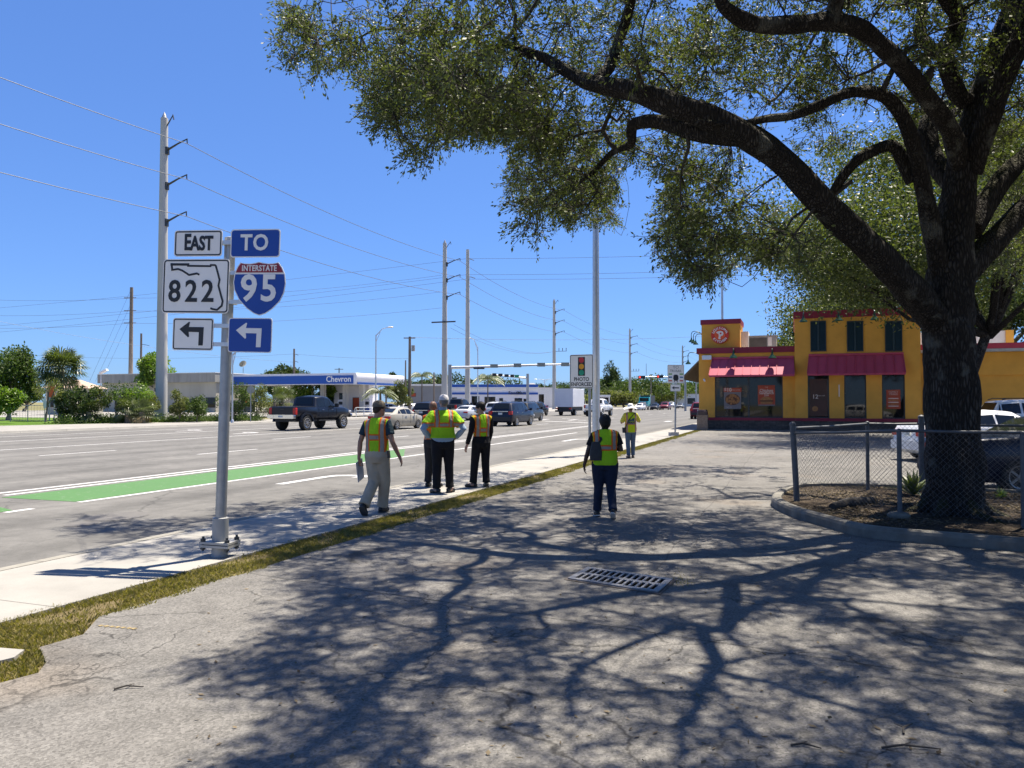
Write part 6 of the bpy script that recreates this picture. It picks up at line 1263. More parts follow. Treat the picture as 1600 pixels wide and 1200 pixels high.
def section(s):
    y, zb, zl, zr, wb_, wr_ = s; cab = zr - zl > .2; r = .03
    h = [(0, zb), (wb_ * .86, zb), (wb_ * .97, zb + .10), (wb_ * 1.0, zb + (zl - zb) * .55), (wb_ * .985, zl - .05), (wb_ * .955, zl)]
    h += [(wr_ + (.02 if cab else 0), zr - (.07 if cab else .012)), (wr_ * .88, zr - (.015 if cab else .0)), (wr_ * .5, zr + (.015 if cab else .012)), (0, zr + .02 if cab else zr + .015)]
    return [(x, y, z) for x, z in h]
def car(name, label, kind, col, pos, rz, group=None, rim_mat='rim', detail=True, name_cat='car', spokes=7, rear_lit=False):
    K = KIND[kind]; st = K['st']; o = thing(name, label, name_cat, pos, rz, group); secs = [section(s) for s in st]; n = len(secs[0]); full = []
    for h in secs: full.append(h + [(-x, y, z) for x, y, z in h[-2:0:-1]])
    m = len(full[0]); V = [p for f in full for p in f]; F = [(i * m + k, i * m + (k + 1) % m, (i + 1) * m + (k + 1) % m, (i + 1) * m + k) for i in range(len(full) - 1) for k in range(m)] + [tuple(range(m)), tuple(range((len(full) - 1) * m, len(full) * m))[::-1]]
    mb = MB(); mb.add(V, F); me = mb.mesh('body', [CP[col], MT['black']]); body = link('body', me, o); r = K['wr']; wys = (-K['wb'] / 2 - (.1 if kind != 'pickup' else -.02), K['wb'] / 2 - (.1 if kind != 'pickup' else -.02)); wx = K['W'] / 2 - .13
    # wheel arches cut out of the body
    cm = MB()
    for y in wys: cm.lathe([(r * 1.17, -2), (r * 1.17, -wx + .16), ], (0, y, r * 1.02), 'x', 26); cm.lathe([(r * 1.17, wx - .16), (r * 1.17, 2)], (0, y, r * 1.02), 'x', 26)
    cut_ = cm.build('cutter', MT['black']); md = body.modifiers.new('arch', 'BOOLEAN'); md.operation = 'DIFFERENCE'; md.object = cut_; md.solver = 'EXACT'
    nm = bpy.data.meshes.new_from_object(body.evaluated_get(bpy.context.evaluated_depsgraph_get())); body.modifiers.clear(); body.data = nm; bpy.data.objects.remove(cut_)
    bmx = bmesh.new(); bmx.from_mesh(nm)
    if kind != 'pickup' or True:
        bmesh.ops.bevel(bmx, geom=[e for e in bmx.edges if e.is_manifold and e.calc_face_angle(0) > R(50) and all(abs(v.co.x) < K['W'] for v in e.verts)], offset=.012, segments=1, affect='EDGES', clamp_overlap=True)
    bmx.to_mesh(nm); bmx.free(); smooth_by_angle(nm, 42)
    ci = [i for i, s in enumerate(st) if s[3] - s[2] > .2]; c0, c1 = ci[0], ci[-1]
    def lerp(a, b, t): return np.array(a) * (1 - t) + np.array(b) * t
    def panel(A, B, C, D, ins, name_, mat='car_glass', off=.008, par=None):
        A, B, C, D = map(np.array, (A, B, C, D)); nn = np.cross(B - A, D - A); nn = nn / np.linalg.norm(nn); cc = (A + B + C + D) / 4
        if nn @ (cc - np.array([0, cc[1] * .7, .9])) < 0: nn = -nn
        f = lambda u, v: (A * (1 - u) + B * u) * (1 - v) + (D * (1 - u) + C * u) * v
        u0, u1, v0, v1 = ins; P = [f(u, v) + nn * off for u, v in ((u0, v0), (u1, v0), (u1, v1), (u0, v1))]; Q = [p - nn * (off + .02) for p in P]; q = MB(); q.add(P + Q, [(0, 1, 2, 3), (7, 6, 5, 4), (0, 4, 5, 1), (1, 5, 6, 2), (2, 6, 7, 3), (3, 7, 4, 0)]); return q.build(name_, MT[mat], par or o)
    i_b, i_r = 5, 6
    for sx in (1, -1):
        S_ = [[(sx * p[0], p[1], p[2]) for p in h] for h in secs]
        # rear quarter, side glass, front quarter
        panel(S_[c0 - 1][i_b], S_[c0][i_b], S_[c0][i_r], S_[c0 - 1][i_r], (.35, .96, .1, .9), 'side_window') if kind[:5] == 'sedan' else None
        for a, b in zip(range(c0, c1), range(c0 + 1, c1 + 1)): panel(S_[a][i_b], S_[b][i_b], S_[b][i_r], S_[a][i_r], (.05 if a > c0 else (.06 if kind != 'pickup' else .08), .95, .07, .88), 'side_window')
        A, B, Cc, D = S_[c1][i_b], S_[c1 + 1][i_b], S_[c1 + 1][i_r], S_[c1][i_r]; panel(A, lerp(A, B, .72), lerp(D, Cc, .40), D, (.04, .94, .12, .84), 'side_window')
        if kind == 'suv': panel(S_[c0 - 1][i_b], S_[c0][i_b], S_[c0][i_r], lerp(S_[c0 - 1][i_r], S_[c0][i_r], .3), (.55, .95, .2, .9), 'side_window')
        # lights, mirror, handles, sill trim
        ys, yf = st[0][0], st[-1][0]; zt = st[2][2]; wl_ = st[1][4]
        mb = MB()
        if kind == 'pickup': mb.box(min(sx * wl_ * .80, sx * (wl_ + .012)), ys - .03, 1.0, max(sx * wl_ * .80, sx * (wl_ + .012)), ys + .14, 1.43, bev=.03)
        elif kind == 'suv': mb.box(min(sx * wl_ * .72, sx * (wl_ + .02)), ys - .015, .86, max(sx * wl_ * .72, sx * (wl_ + .02)), ys + .2, 1.12, bev=.03)
        else: mb.box(min(sx * wl_ * .50, sx * (wl_ + .02)), ys + .02, .72, max(sx * wl_ * .50, sx * (wl_ + .02)), ys + .26, .88, bev=.04)
        mb.build('tail_light', MT['tail_lit'] if rear_lit else MT['tail'], o)
        mb = MB(); fw = st[-2][4]; zf = st[-2][2]; mb.box(min(sx * fw * .55, sx * (fw + .015)), yf - .34, zf - .19, max(sx * fw * .55, sx * (fw + .015)), yf - .06, zf - .03, bev=.04); mb.build('headlight', MT['lens'], o)
        ym = st[c1][0] + .38; zm = st[c1][2] + .06; wm = st[c1][4]; s2 = 1.35 if kind == 'pickup' else 1.0
        mb = MB(); mb.etube([(sx * (wm + .14 * s2), ym, zm - .02, .10 * s2, .06, 3), (sx * (wm + .14 * s2), ym, zm + .08 * s2, .12 * s2, .07, 3), (sx * (wm + .14 * s2), ym, zm + .17 * s2, .09 * s2, .05, 3)], 12); mb.box(min(sx * (wm - .08), sx * (wm + .06)), ym - .03, zm, max(sx * (wm - .08), sx * (wm + .06)), ym + .03, zm + .06); mb.build('mirror', CP[col] if kind != 'pickup' else MT['black'], o, smooth=40)
        if detail:
            for yh in (st[c0][0] + .45, st[c0][0] + 1.45): mb = MB(); mb.box(min(sx * (st[c0][4] * .96), sx * (st[c0][4] + .02)), yh, st[c0][2] - .16, max(sx * (st[c0][4] * .96), sx * (st[c0][4] + .02)), yh + .2, st[c0][2] - .125, bev=.012); mb.build('door_handle', MT['chrome'], o)
            for yh in (st[c0][0] + .12, st[c0][0] + 1.15, st[c1][0] + .62):
                mb = MB(); mb.box(min(sx * st[c0][4] * .99, sx * (st[c0][4] + .003)), yh, st[c0][1] + .2, max(sx * st[c0][4] * .99, sx * (st[c0][4] + .003)), yh + .012, st[c0][2] - .05); mb.build('door_seam', MT['black'], o)
        for y in wys: wheel(o, sx * wx, y, r, .26 if kind != 'pickup' else .36, sx, rim_mat, spokes)
    top = 7
    # windscreen, rear glass
    T = secs; f_ = lambda i, k: np.array(T[i][k]); neg = lambda p: np.array([-p[0], p[1], p[2]])
    panel(neg(f_(c1 + 1, top)), f_(c1 + 1, top), f_(c1, top), neg(f_(c1, top)), (.03, .97, .06, .93), 'windscreen', off=.03)
    panel(f_(c0 - 1, top), neg(f_(c0 - 1, top)), neg(f_(c0, top)), f_(c0, top), (.05, .95, .12, .88), 'rear_window', off=.03)
    ys, yf = st[0][0], st[-1][0]; W_ = K['W'] / 2
    if kind == 'pickup':
        mb = MB(); mb.box(-1.0, ys - .20, .76, 1.0, ys + .02, 1.0, bev=.05); mb.box(-1.02, ys - .17, .82, -.55, ys - .22, .98); mb.box(.55, ys - .22, .82, 1.02, ys - .17, .98); mb.build('rear_bumper', MT['chrome'], o)
        mb = MB(); mb.box(-.98, ys - .012, 1.02, .98, ys + .01, 1.43, bev=.03); mb.build('tailgate', CP[col], o); mb = MB(); mb.box(-.14, ys - .03, 1.3, .14, ys - .012, 1.36, bev=.01); mb.build('tailgate_handle', MT['black'], o)
        mb = MB(); mb.box(-.96, ys + .08, 1.495, .96, -1.05, 1.52); mb.build('bed_cover', MT['black'], o); mb = MB(); mb.box(-.8, ys + .3, .55, .8, yf - .4, .80); mb.build('chassis', MT['black'], o)
        for sx in (1, -1): 
            mb = MB(); mb.prismx([(wys[0] + .72 * math.cos(a), r + .66 * math.sin(a)) for a in np.linspace(.1, PI - .1, 16)] + [(wys[0] + .56 * math.cos(a), r + .56 * math.sin(a)) for a in np.linspace(PI - .1, .1, 16)], min(sx * .97, sx * 1.09), max(sx * .97, sx * 1.09)); mb.build('fender_flare', CP[col], o)
            mb = MB(); mb.box(min(sx * .9, sx * 1.06), -.75, .58, max(sx * .9, sx * 1.06), 1.0, .64); mb.build('side_step', MT['black'], o)
        mb = MB(); mb.box(-.16, ys - .225, .84, .16, ys - .205, .96); mb.build('licence_plate', MT['plate'], o); mb = MB(); mb.box(-.95, yf - .06, .75, .95, yf + .12, 1.0, bev=.05); mb.build('front_bumper', MT['chrome'], o)
    else:
        zb = .34 if kind[:5] == 'sedan' else .42; mb = MB(); mb.box(-W_ * .82, ys - .07, zb, W_ * .82, ys + .12, zb + .26, bev=.06); mb.build('rear_bumper', CP[col] if kind[:5] == 'sedan' else MT['black'], o); mb = MB(); mb.box(-W_ * .8, yf - .16, zb - .02, W_ * .8, yf + .06, zb + .2, bev=.06); mb.build('front_bumper', CP[col], o)
        zp = .74 if kind[:5] == 'sedan' else .86; mb = MB(); mb.box(-.16, ys - .02, zp, .16, ys - .005, zp + .15); mb.build('licence_plate', MT['plate'], o)
        if kind == 'suv': mb = MB(); mb.box(-.62, ys - .015, zp + .22, .62, ys + .01, zp + .26, bev=.01); mb.build('tailgate_trim', MT['chrome'], o)
        if kind == 'suv':
            for sx in (1, -1): mb = MB(); mb.tube([(sx * .66, -1.9, 1.79), (sx * .66, -1.7, 1.86), (sx * .66, .1, 1.87), (sx * .66, .4, 1.79)], .022, 6); mb.build('roof_rail', MT['black'], o)
        mb = MB(); mb.box(-W_ * .5, yf - .05, zb + .12, W_ * .5, yf + .03, zb + .36, bev=.03); mb.build('grille', MT['black'], o)
    return o
MT['tail_lit'] = emit('lit_brake_light', (1, .06, .04), 1.0)
def on_wheel(px, py, kind, z=ZR):        # position so that the right rear tyre touches the ground where the photo shows it
    p = G(px, py, z); K = KIND[kind]; return (p[0] - (K['W'] / 2 - .13), p[1] + K['wb'] / 2 + .1, z)
T = 'traffic on the road'
car('pickup_truck', 'lifted navy crew cab pickup truck with chrome bumper and big wheels', 'pickup', 'navy', on_wheel(477, 672.5, 'pickup'), R(-2), T, spokes=9, name_cat='pickup')
car('sedan', 'champagne sedan passing behind the man in the cap', 'sedan', 'sand', on_wheel(620, 671.5, 'sedan'), R(-2), T, 'rim')
def road(px, cz): p = W(px, 628, cz); return (p[0], p[1], ZR)
car('suv', 'black SUV with roof rails left of the tall man, seen from behind', 'suv', 'black', road(678, 66), R(0), T, name_cat='suv')
car('pickup_truck', 'dark pickup half hidden behind the tall grey poles', 'pickup', 'char', road(717, 93), R(0), T, name_cat='pickup')
car('sedan', 'silver sedan seen from behind between the standing men', 'sedan', 'silver', road(733, 76), R(0), T)
car('suv', 'dark blue SUV in the near lane right of the man in the black shirt', 'suv', 'blue', on_wheel(807, 666, 'suv'), R(-2), T, name_cat='suv')
car('suv', 'white SUV partly hidden behind the dark blue SUV', 'suv', 'silver', road(781, 84), R(0), T, name_cat='suv')
car('suv', 'charcoal SUV nosing out just beyond the dark blue SUV', 'suv', 'char', road(824, 72), R(0), T, name_cat='suv')
car('suv', 'black SUV with lit brake lights left of the white box truck', 'suv', 'black', road(839, 101), R(0), T, name_cat='suv', rear_lit=True)
car('sedan', 'red car just visible beyond the black SUV with lit lights', 'sedan', 'red', road(845, 135), R(0), T)
car('sedan', 'white car far off coming toward the camera right of the hat', 'sedan', 'white', road(1000, 165), PI, T, detail=False)
car('sedan', 'black sedan far off with bright headlights beside the teal truck', 'sedan', 'black', road(1023.5, 172), PI, T, detail=False)
car('suv', 'wine red SUV far off right of the black sedan', 'suv', 'wine', road(1040, 178), PI, T, detail=False, name_cat='suv')
car('sedan', 'grey car farthest off behind the leaning sign post', 'sedan', 'grey', road(1063, 215), PI, T, detail=False)
car('suv', 'pale SUV at the far end of the road between wine SUV and sign post', 'suv', 'silver', road(1049, 250), PI, T, detail=False, name_cat='suv')
p = G(1087, 655, ZR); car('suv', 'dark red car passing behind the restaurant corner', 'suv', 'wine', (p[0] + .4, p[1] + 2, ZR), 0, T, name_cat='suv', rear_lit=False)
for i, (px, cz, c, lb) in enumerate(((653, 120, 'white', 'white parked car left of the black SUV roof'), (668, 124, 'blue', 'blue parked car behind the black SUV'), (609, 112, 'silver', 'silver parked car beneath the small palm'), (640, 116, 'white', 'white parked car at the foot of the transformer pole'))):
    b = W(px, 628, cz); car('parked_car', lb, 'sedan', c, (b[0], b[1], 0), R(-60), 'cars on the far forecourt', detail=False)
# parked cars at right
KW = KIND['sedan']['wb']
pw_ = CF((1538 - 800) / FPX * 22.3, 22.3); car('parked_car', 'white sedan parked side-on behind the big oak trunk', 'sedan', 'white', (pw_[0], pw_[1], 0), YAW - PI / 2 + R(3), 'cars parked by the restaurant', 'rim_grey')
pw_ = CF(23.6, 34.3); car('parked_suv', 'white SUV parked beyond the white sedan at the right edge', 'suv', 'white', (pw_[0], pw_[1], 0), YAW - PI / 2 + R(-8), 'cars parked by the restaurant', 'rim_grey', name_cat='suv')
pc = CF((1584 - 800) / FPX * 14.15, 14.15); a = YAW - PI / 2 + R(4); d = np.array([-math.sin(a), math.cos(a)]); rgt = np.array([math.cos(a), math.sin(a)])
pos = pc[:2] + d * (KW / 2 + .1) - rgt * (.9 - .13); car('parked_car', 'dark blue car parked just right of the oak trunk behind the fence', 'sedan_long_deck', 'blue', (pos[0], pos[1], 0), a, 'cars parked by the restaurant', 'rim_grey', spokes=5)
# trucks
def box_truck(name, label, pos, rz, cabcol, boxw=2.5, boxh=(1.15, 3.55), boxl=5.6, box='box', cab_h=2.35):
    o = thing(name, label, 'truck', pos, rz, T); mb = MB(); mb.box(-boxw / 2, -boxl, boxh[0], boxw / 2, 0, boxh[1], bev=.04); bx_ = mb.build('cargo_box', CP[box], o)
    mb = MB(); mb.ring([(-boxw / 2 - .005, boxh[0]), (boxw / 2 + .005, boxh[0]), (boxw / 2 + .005, boxh[1]), (-boxw / 2 - .005, boxh[1])], [(-boxw / 2 + .1, boxh[0] + .1), (boxw / 2 - .1, boxh[0] + .1), (boxw / 2 - .1, boxh[1] - .14), (-boxw / 2 + .1, boxh[1] - .14)], -boxl - .02, -boxl - .002)
    for k in range(1, 6): zz = boxh[0] + .1 + (boxh[1] - boxh[0] - .24) * k / 6; mb.box(-boxw / 2 + .1, -boxl - .006, zz - .008, boxw / 2 - .1, -boxl - .002, zz + .008)
    mb.build('roll_door', MT['canopy_white'], bx_)
    mb = MB(); mb.box(-.9, -boxl + .1, .62, .9, .4, boxh[0] - .004); mb.build('chassis', MT['black'], o); mb = MB(); mb.box(-1.15, -boxl - .15, .5, 1.15, -boxl + .1, .72); mb.build('rear_bumper', MT['black'], o)
    for sx in (1, -1): mb = MB(); mb.box(min(sx * .75, sx * 1.1), -boxl - .17, .85, max(sx * .75, sx * 1.1), -boxl - .03, 1.02); mb.build('tail_light', MT['tail'], o)
    mb = MB(); mb.prismx([(.12, .6), (.12, cab_h), (.95, cab_h), (1.6, 1.55), (2.35, 1.35), (2.5, 1.1), (2.5, .6)], -1.02, 1.02); cb = mb.build('cab', CP[cabcol], o, smooth=30)
    for sx in (1, -1): mb = MB(); mb.prismx([(.3, 1.5), (.3, cab_h - .12), (.92, cab_h - .12), (1.42, 1.55)], min(sx * 1.02, sx * 1.03), max(sx * 1.02, sx * 1.03)); mb.build('side_window', MT['car_glass'], cb); mb = MB(); mb.box(min(sx * 1.1, sx * 1.3), 1.5, 1.55, max(sx * 1.1, sx * 1.3), 1.6, 2.0); mb.build('mirror', MT['black'], cb)
    for (y, s) in ((-boxl * .68, 1), (1.75, 1)):
        for sx in (1, -1): wheel(o, sx * .92, y, .42, .4 if y < 0 else .28, sx)
    return o
p = road(889.5, 103); box_truck('box_truck', 'white box truck seen from behind beyond the dark SUVs', p, R(0), 'white').location.y += 3
# teal dump truck coming on
def dump(name, label, pos, rz, cabcol, th=3.3):
    o = thing(name, label, 'truck', pos, rz, T); mb = MB(); mb.box(-1.1, 1.2, .8, 1.1, 2.6, 1.9, bev=.06); mb.box(-1.15, -.2, .8, 1.15, 1.2, 2.9, bev=.08); mb.build('cab', CP[cabcol], o); mb = MB(); mb.box(-1.0, 1.18, 1.98, 1.0, 1.225, 2.72); mb.build('windscreen', MT['car_glass'], o)
    mb = MB(); mb.box(-.7, 2.58, .95, .7, 2.64, 1.8, bev=.04); mb.build('grille', MT['chrome'], o); mb = MB(); mb.box(-1.15, 2.5, .55, 1.15, 2.75, .85, bev=.04); mb.build('front_bumper', MT['chrome'], o); mb = MB(); mb.box(-1.25, -5.5, 1.2, 1.25, -.35, th); mb.build('tipper_body', MT['black'], o); mb = MB(); mb.box(-.6, -5.2, .6, .6, 2.4, .95); mb.build('chassis', MT['black'], o)
    for sx in (1, -1):
        mb = MB(); mb.box(min(sx * .78, sx * 1.08), 2.58, 1.0, max(sx * .78, sx * 1.08), 2.66, 1.25, bev=.03); mb.build('headlight', MT['lens'], o); mb = MB(); mb.tube([(sx * 1.2, -.1, 1), (sx * 1.2, -.1, 3.5)], .07, 8); mb.build('exhaust_stack', MT['chrome'], o)
        for y in (1.8, -3.0, -4.3): wheel(o, sx * .98, y, .5, .34, sx)
    return o
dump('dump_truck', 'teal fronted dump truck coming toward the camera far down the road', road(1008, 176), PI, 'teal')
car('pickup_truck', 'white pickup half hidden by the light pole ahead of the box truck', 'pickup', 'white', road(936, 98), R(-3), T, name_cat='pickup')
# ------------------------------------------------------------------ people: local frame x right, y forward, z up; feet at z = 0
def remesh(mb, name, mats, parent, voxel, smooth=4, fac=.5):
    me = mb.mesh(name, mats); o = link(name, me); m1 = o.modifiers.new('r', 'REMESH'); m1.mode = 'VOXEL'; m1.voxel_size = voxel; m1.use_smooth_shade = True
    m2 = o.modifiers.new('s', 'SMOOTH'); m2.iterations = smooth; m2.factor = fac
    nm = bpy.data.meshes.new_from_object(o.evaluated_get(bpy.context.evaluated_depsgraph_get())); o.modifiers.clear(); o.data = nm; nm.materials.clear()
    for mt in (mats if isinstance(mats, (list, tuple)) else [mats]): nm.materials.append(mt)
    nm.polygons.foreach_set('material_index', np.zeros(len(nm.polygons), np.int32)); nm.polygons.foreach_set('use_smooth', np.ones(len(nm.polygons), bool)); o.parent = parent; return o
def cap_tube(mb, P, rad, n=14):
    P = [np.array(p, float) for p in P]; rad = list(rad); t0 = P[0] - P[1]; t0 /= np.linalg.norm(t0); t1 = P[-1] - P[-2]; t1 /= np.linalg.norm(t1)
    P = [P[0] + t0 * rad[0] * .7, P[0] + t0 * rad[0] * .4] + P + [P[-1] + t1 * rad[-1] * .4, P[-1] + t1 * rad[-1] * .7]; rad = [rad[0] * .35, rad[0] * .85] + rad + [rad[-1] * .85, rad[-1] * .35]
    mb.tube(P, rad, n)
def cloth(name, col, rough=.85, wr=9.0, var=.12, strength=.35):
    m, nt, b = _nt(name); x = NX(nt); o = x.obj(); f = x.noise(x.scale(o, (1, 1, .45)), wr, 4, .55, .6)
    nt.links.new(x.mix(1.0, tuple(col), x.ramp(x.noise(o, 5, 4), [(.3, 1 - var), (.7, 1 + var)]), 'MULTIPLY'), b.inputs['Base Color']); b.inputs['Roughness'].default_value = rough; b.inputs['Specular IOR Level'].default_value = .2; x.bump(f, strength * 1.8, .06, b); return m
LIME, ORANGE, SILVER = (.30, .55, .016), (.66, .135, .013), (.28, .255, .22)
def vest_mat(name, H, vx=(.075, .135), hz=None, orange=.02, vstop=None, base=LIME, trim=None, trimw=.03, side=None, yel=None):
    """hi-vis panels laid out in the wearer's own coordinates"""
    m, nt, b = _nt(name); x = NX(nt); o = x.obj(); X, Y, Z = x.xyz(o); aX = x.m('ABSOLUTE', X)
    wob = x.m('MULTIPLY', x.m('SUBTRACT', x.noise(o, 7, 2), .5), .025); Zw = x.m('ADD', Z, wob); aXw = x.m('ADD', aX, wob)
    c = x.mix(1.0, base, x.ramp(x.noise(o, 4, 3), [(.3, .88), (.7, 1.12)]), 'MULTIPLY')
    if trim:
        tz, tx = trim
        if tz: c = x.mix(x.m('LESS_THAN', Zw, tz), c, ORANGE)
        if tx: c = x.mix(x.m('GREATER_THAN', aXw, tx), c, yel or ORANGE)
    def stripe(c, coord, lo, hi, gate=None):
        g1 = x.band(coord, lo - orange, hi + orange); g2 = x.band(coord, lo, hi)
        if gate is not None: g1 = x.m('MULTIPLY', g1, gate); g2 = x.m('MULTIPLY', g2, gate)
        return x.mix(g2, x.mix(g1, c, ORANGE), SILVER)
    if hz:
        for lo, hi in hz: c = stripe(c, Zw, lo, hi)
    gate = x.m('GREATER_THAN', Zw, vstop) if vstop else None
    c = stripe(c, aXw, vx[0], vx[1], gate)
    if side: c = stripe(c, x.m('ADD', X, wob), side[0], side[1])
    nt.links.new(c, b.inputs['Base Color']); b.inputs['Roughness'].default_value = .8; b.inputs['Specular IOR Level'].default_value = .2
    x.bump(x.noise(x.scale(o, (1, 1, .45)), 8, 4, .55, 1.0), .8, .06, b); return m
def skin_mat(name, col): return M(name, col, .55, 0, .1, 8)
def finger_set(mb, wrist, d, palm_n, side, s, curl=.35, thumb=True):
    """palm + five unequal, bent fingers; d = hand direction, palm_n = palm normal (towards which fingers curl), side = thumb direction"""
    wrist, d, nn, sd = map(lambda a: np.array(a, float), (wrist, d, palm_n, side)); d /= np.linalg.norm(d); nn -= d * (nn @ d); nn /= np.linalg.norm(nn); sd -= d * (sd @ d) + nn * (sd @ nn); sd /= np.linalg.norm(sd)
    cap_tube(mb, [wrist - d * .02 * s, wrist + d * .02 * s], [.027 * s, .028 * s], 10)
    for k in (-1.5, -.5, .5, 1.5): cap_tube(mb, [wrist + d * .01 * s + sd * k * .012 * s, wrist + d * .088 * s + sd * k * .0205 * s + nn * .004 * s], [.0165 * s, .0135 * s], 8)
    for k, L in ((1.5, .076), (.5, .086), (-.5, .079), (-1.5, .060)):
        p = wrist + d * .086 * s + sd * k * .0215 * s + nn * .004 * s; a = curl; P = [p]; dd = d + sd * k * .035
        for q, fr in enumerate((.45, .31, .24)): 
            ang = a * (q + .6) * 1.1; v = dd * math.cos(ang) + nn * math.sin(ang); P.append(P[-1] + v * L * fr * s)
        cap_tube(mb, P, [.0095 * s, .009 * s, .0082 * s, .007 * s], 7)
    if thumb:
        p = wrist + d * .03 * s + sd * .028 * s; P = [p - sd * .015 * s, p + (d * .6 + sd * .65 + nn * .3) * .034 * s, p + (d * .78 + sd * .55 + nn * .4) * .062 * s, p + (d * .95 + sd * .42 + nn * .5) * .088 * s]; cap_tube(mb, P, [.015 * s, .013 * s, .0105 * s, .008 * s], 8)
def person(label, pos, rz, H, pose, skin, build=1.0, hips=1.0, head_yaw=0.0, head_pitch=0.0, hair=None, eyes=False):
    s = H / 1.75; o = thing('person', label, 'person', pos, rz); J = {k: np.array(v, float) * s for k, v in pose.items()}; mb = MB()
    hip = (J['hipL'] + J['hipR']) / 2; ch = J['chest']; nk = J['neck']
    lean = lambda t: hip + (ch - hip) * t
    def torso(mb, g=0.0, z0=-.10, z1=None, shoulder=True):
        b = build
        S_ = [(hip + [0, 0, -.10 * s], .145 * hips, .105), (hip, .172 * hips, .118 * b), (lean(.3), .160 * (.5 + .5 * hips) * b, .112 * b), (lean(.6), .155 * b, .110 * b), (lean(.85), .170 * b, .118 * b), (ch, .178 * b, .116 * b), (ch + [0, 0, .09 * s], .172 * b, .100 * b), (ch + [0, 0, .145 * s], .125 * b, .078), (ch + [0, 0, .19 * s], .062, .060)]
        return [(c[0], c[1], c[2], (rx * s + g), (ry * s + g), 2.35) for c, rx, ry in S_]
    mb.etube(torso(mb), 24)
    for sd in 'LR':
        h, k, a = J['hip' + sd], J['knee' + sd], J['ank' + sd]; cap_tube(mb, [h + [0, 0, .02 * s], h * .5 + k * .5, k, k * .62 + a * .38, a], [.092 * s * hips, .078 * s * hips, .056 * s, .055 * s, .038 * s])
        t = J['toe' + sd]; cap_tube(mb, [a + [0, -.03 * s, -.03 * s], (a + t) / 2 + [0, 0, -.015 * s], t], [.036 * s, .038 * s, .028 * s])
        sh, e, w = J['sho' + sd], J['elb' + sd], J['wri' + sd]; cap_tube(mb, [sh, sh * .5 + e * .5, e, e * .65 + w * .35, w], [.057 * s * build, .047 * s * build, .038 * s, .039 * s, .026 * s])
        sgn = -1 if sd == 'L' else 1; hd = J.get('hand' + sd, w - e); pn = pose.get('palm' + sd, (-sgn, 0.2, 0)); th = pose.get('thumb' + sd, (0, 1, .1)); finger_set(mb, w, hd, pn, th, s, pose.get('curl' + sd, .35))
    # neck and head
    hc = J['head']; R3 = Matrix.Rotation(head_yaw, 3, 'Z') @ Matrix.Rotation(head_pitch, 3, 'X'); hp = lambda x, y, z: np.array(R3 @ Vector((x * s, y * s, z * s))) + hc
    cap_tube(mb, [nk - [0, 0, .05 * s], (nk + hc) / 2 + [0, -.01 * s, -.02 * s], hc + [0, -.01, -.03 * s]], [.062 * s, .056 * s, .058 * s])
    hb = MB(); hb.ball((0, -.012, .03), (.076, .094, .092), 18, 12); hb.ball((0, .025, -.045), (.058, .066, .075), 16, 10); hb.ball((0, .048, -.085), (.038, .036, .034), 12, 8)
    hb.add([(-.013, .088, -.028), (.013, .088, -.028), (.016, .112, -.034), (-.016, .112, -.034), (-.008, .084, .022), (.008, .084, .022)], [(0, 1, 2, 3), (4, 5, 2, 3), (0, 3, 4), (1, 5, 2), (0, 4, 5, 1)])
    hb.ball((0, .082, -.062), (.024, .012, .008), 10, 6); hb.ball((0, .080, -.074), (.021, .011, .008), 10, 6)
    for q in (-1, 1): hb.ball((q * .078, -.005, -.012), (.010, .020, .032), 8, 8); hb.ball((q * .032, .072, .022), (.024, .016, .009), 8, 6)
    hb.v = [tuple(hp(*v)) for v in hb.v]; mb.v += []; mb.add(hb.v, hb.f)
    body = remesh(mb, 'body', [skin], o, .0072, 3)
    if eyes:
        for q in (-1, 1): eb = MB(); eb.ball(hp(q * .031, .082, .004), .011 * s, 10, 8); eb.build('eye', [MT['eye']], o)
    return o, J, s, torso, hp
MT['eye'] = M('eye', (.05, .035, .03), .2)
def legs_cloth(o, J, s, mat, flare=.016, hips=1.0, waist=.12, cuff=.0, name='trousers', baggy=1.0, thigh=1.0):
    mb = MB(); hip = (J['hipL'] + J['hipR']) / 2
    mb.etube([(hip[0], hip[1], hip[2] - .13 * s, .135 * s * hips + flare, .105 * s + flare), (hip[0], hip[1] - .01, hip[2] - .03 * s, .178 * s * hips + flare, .124 * s + flare, 2.3), (hip[0], hip[1], hip[2] + .05 * s, .168 * s * hips + flare, .118 * s + flare, 2.3), (hip[0], hip[1], hip[2] + waist * s, .158 * s * hips + flare, .112 * s + flare, 2.3)], 24)
    for sd in 'LR':
        h, k, a = J['hip' + sd], J['knee' + sd], J['ank' + sd]; g = flare; mid = k * .6 + a * .4
        cap = a + (k - a) * (.02 - cuff)
        mb.tube([h + [0, 0, .05 * s], h - [0, 0, .03 * s], h * .5 + k * .5, k, mid, a * .75 + k * .25, cap + [0, -.005, 0]], [.088 * s * hips + g, .094 * s * hips * thigh + g, .080 * s * hips * thigh + g * 1.1, .062 * s + g * 1.2 * baggy, .060 * s + g * 1.1 * baggy, .050 * s + g * 1.3 * baggy, .052 * s + g * 1.6 * baggy], 16)
    return remesh(mb, name, [mat], o, .011, 5)
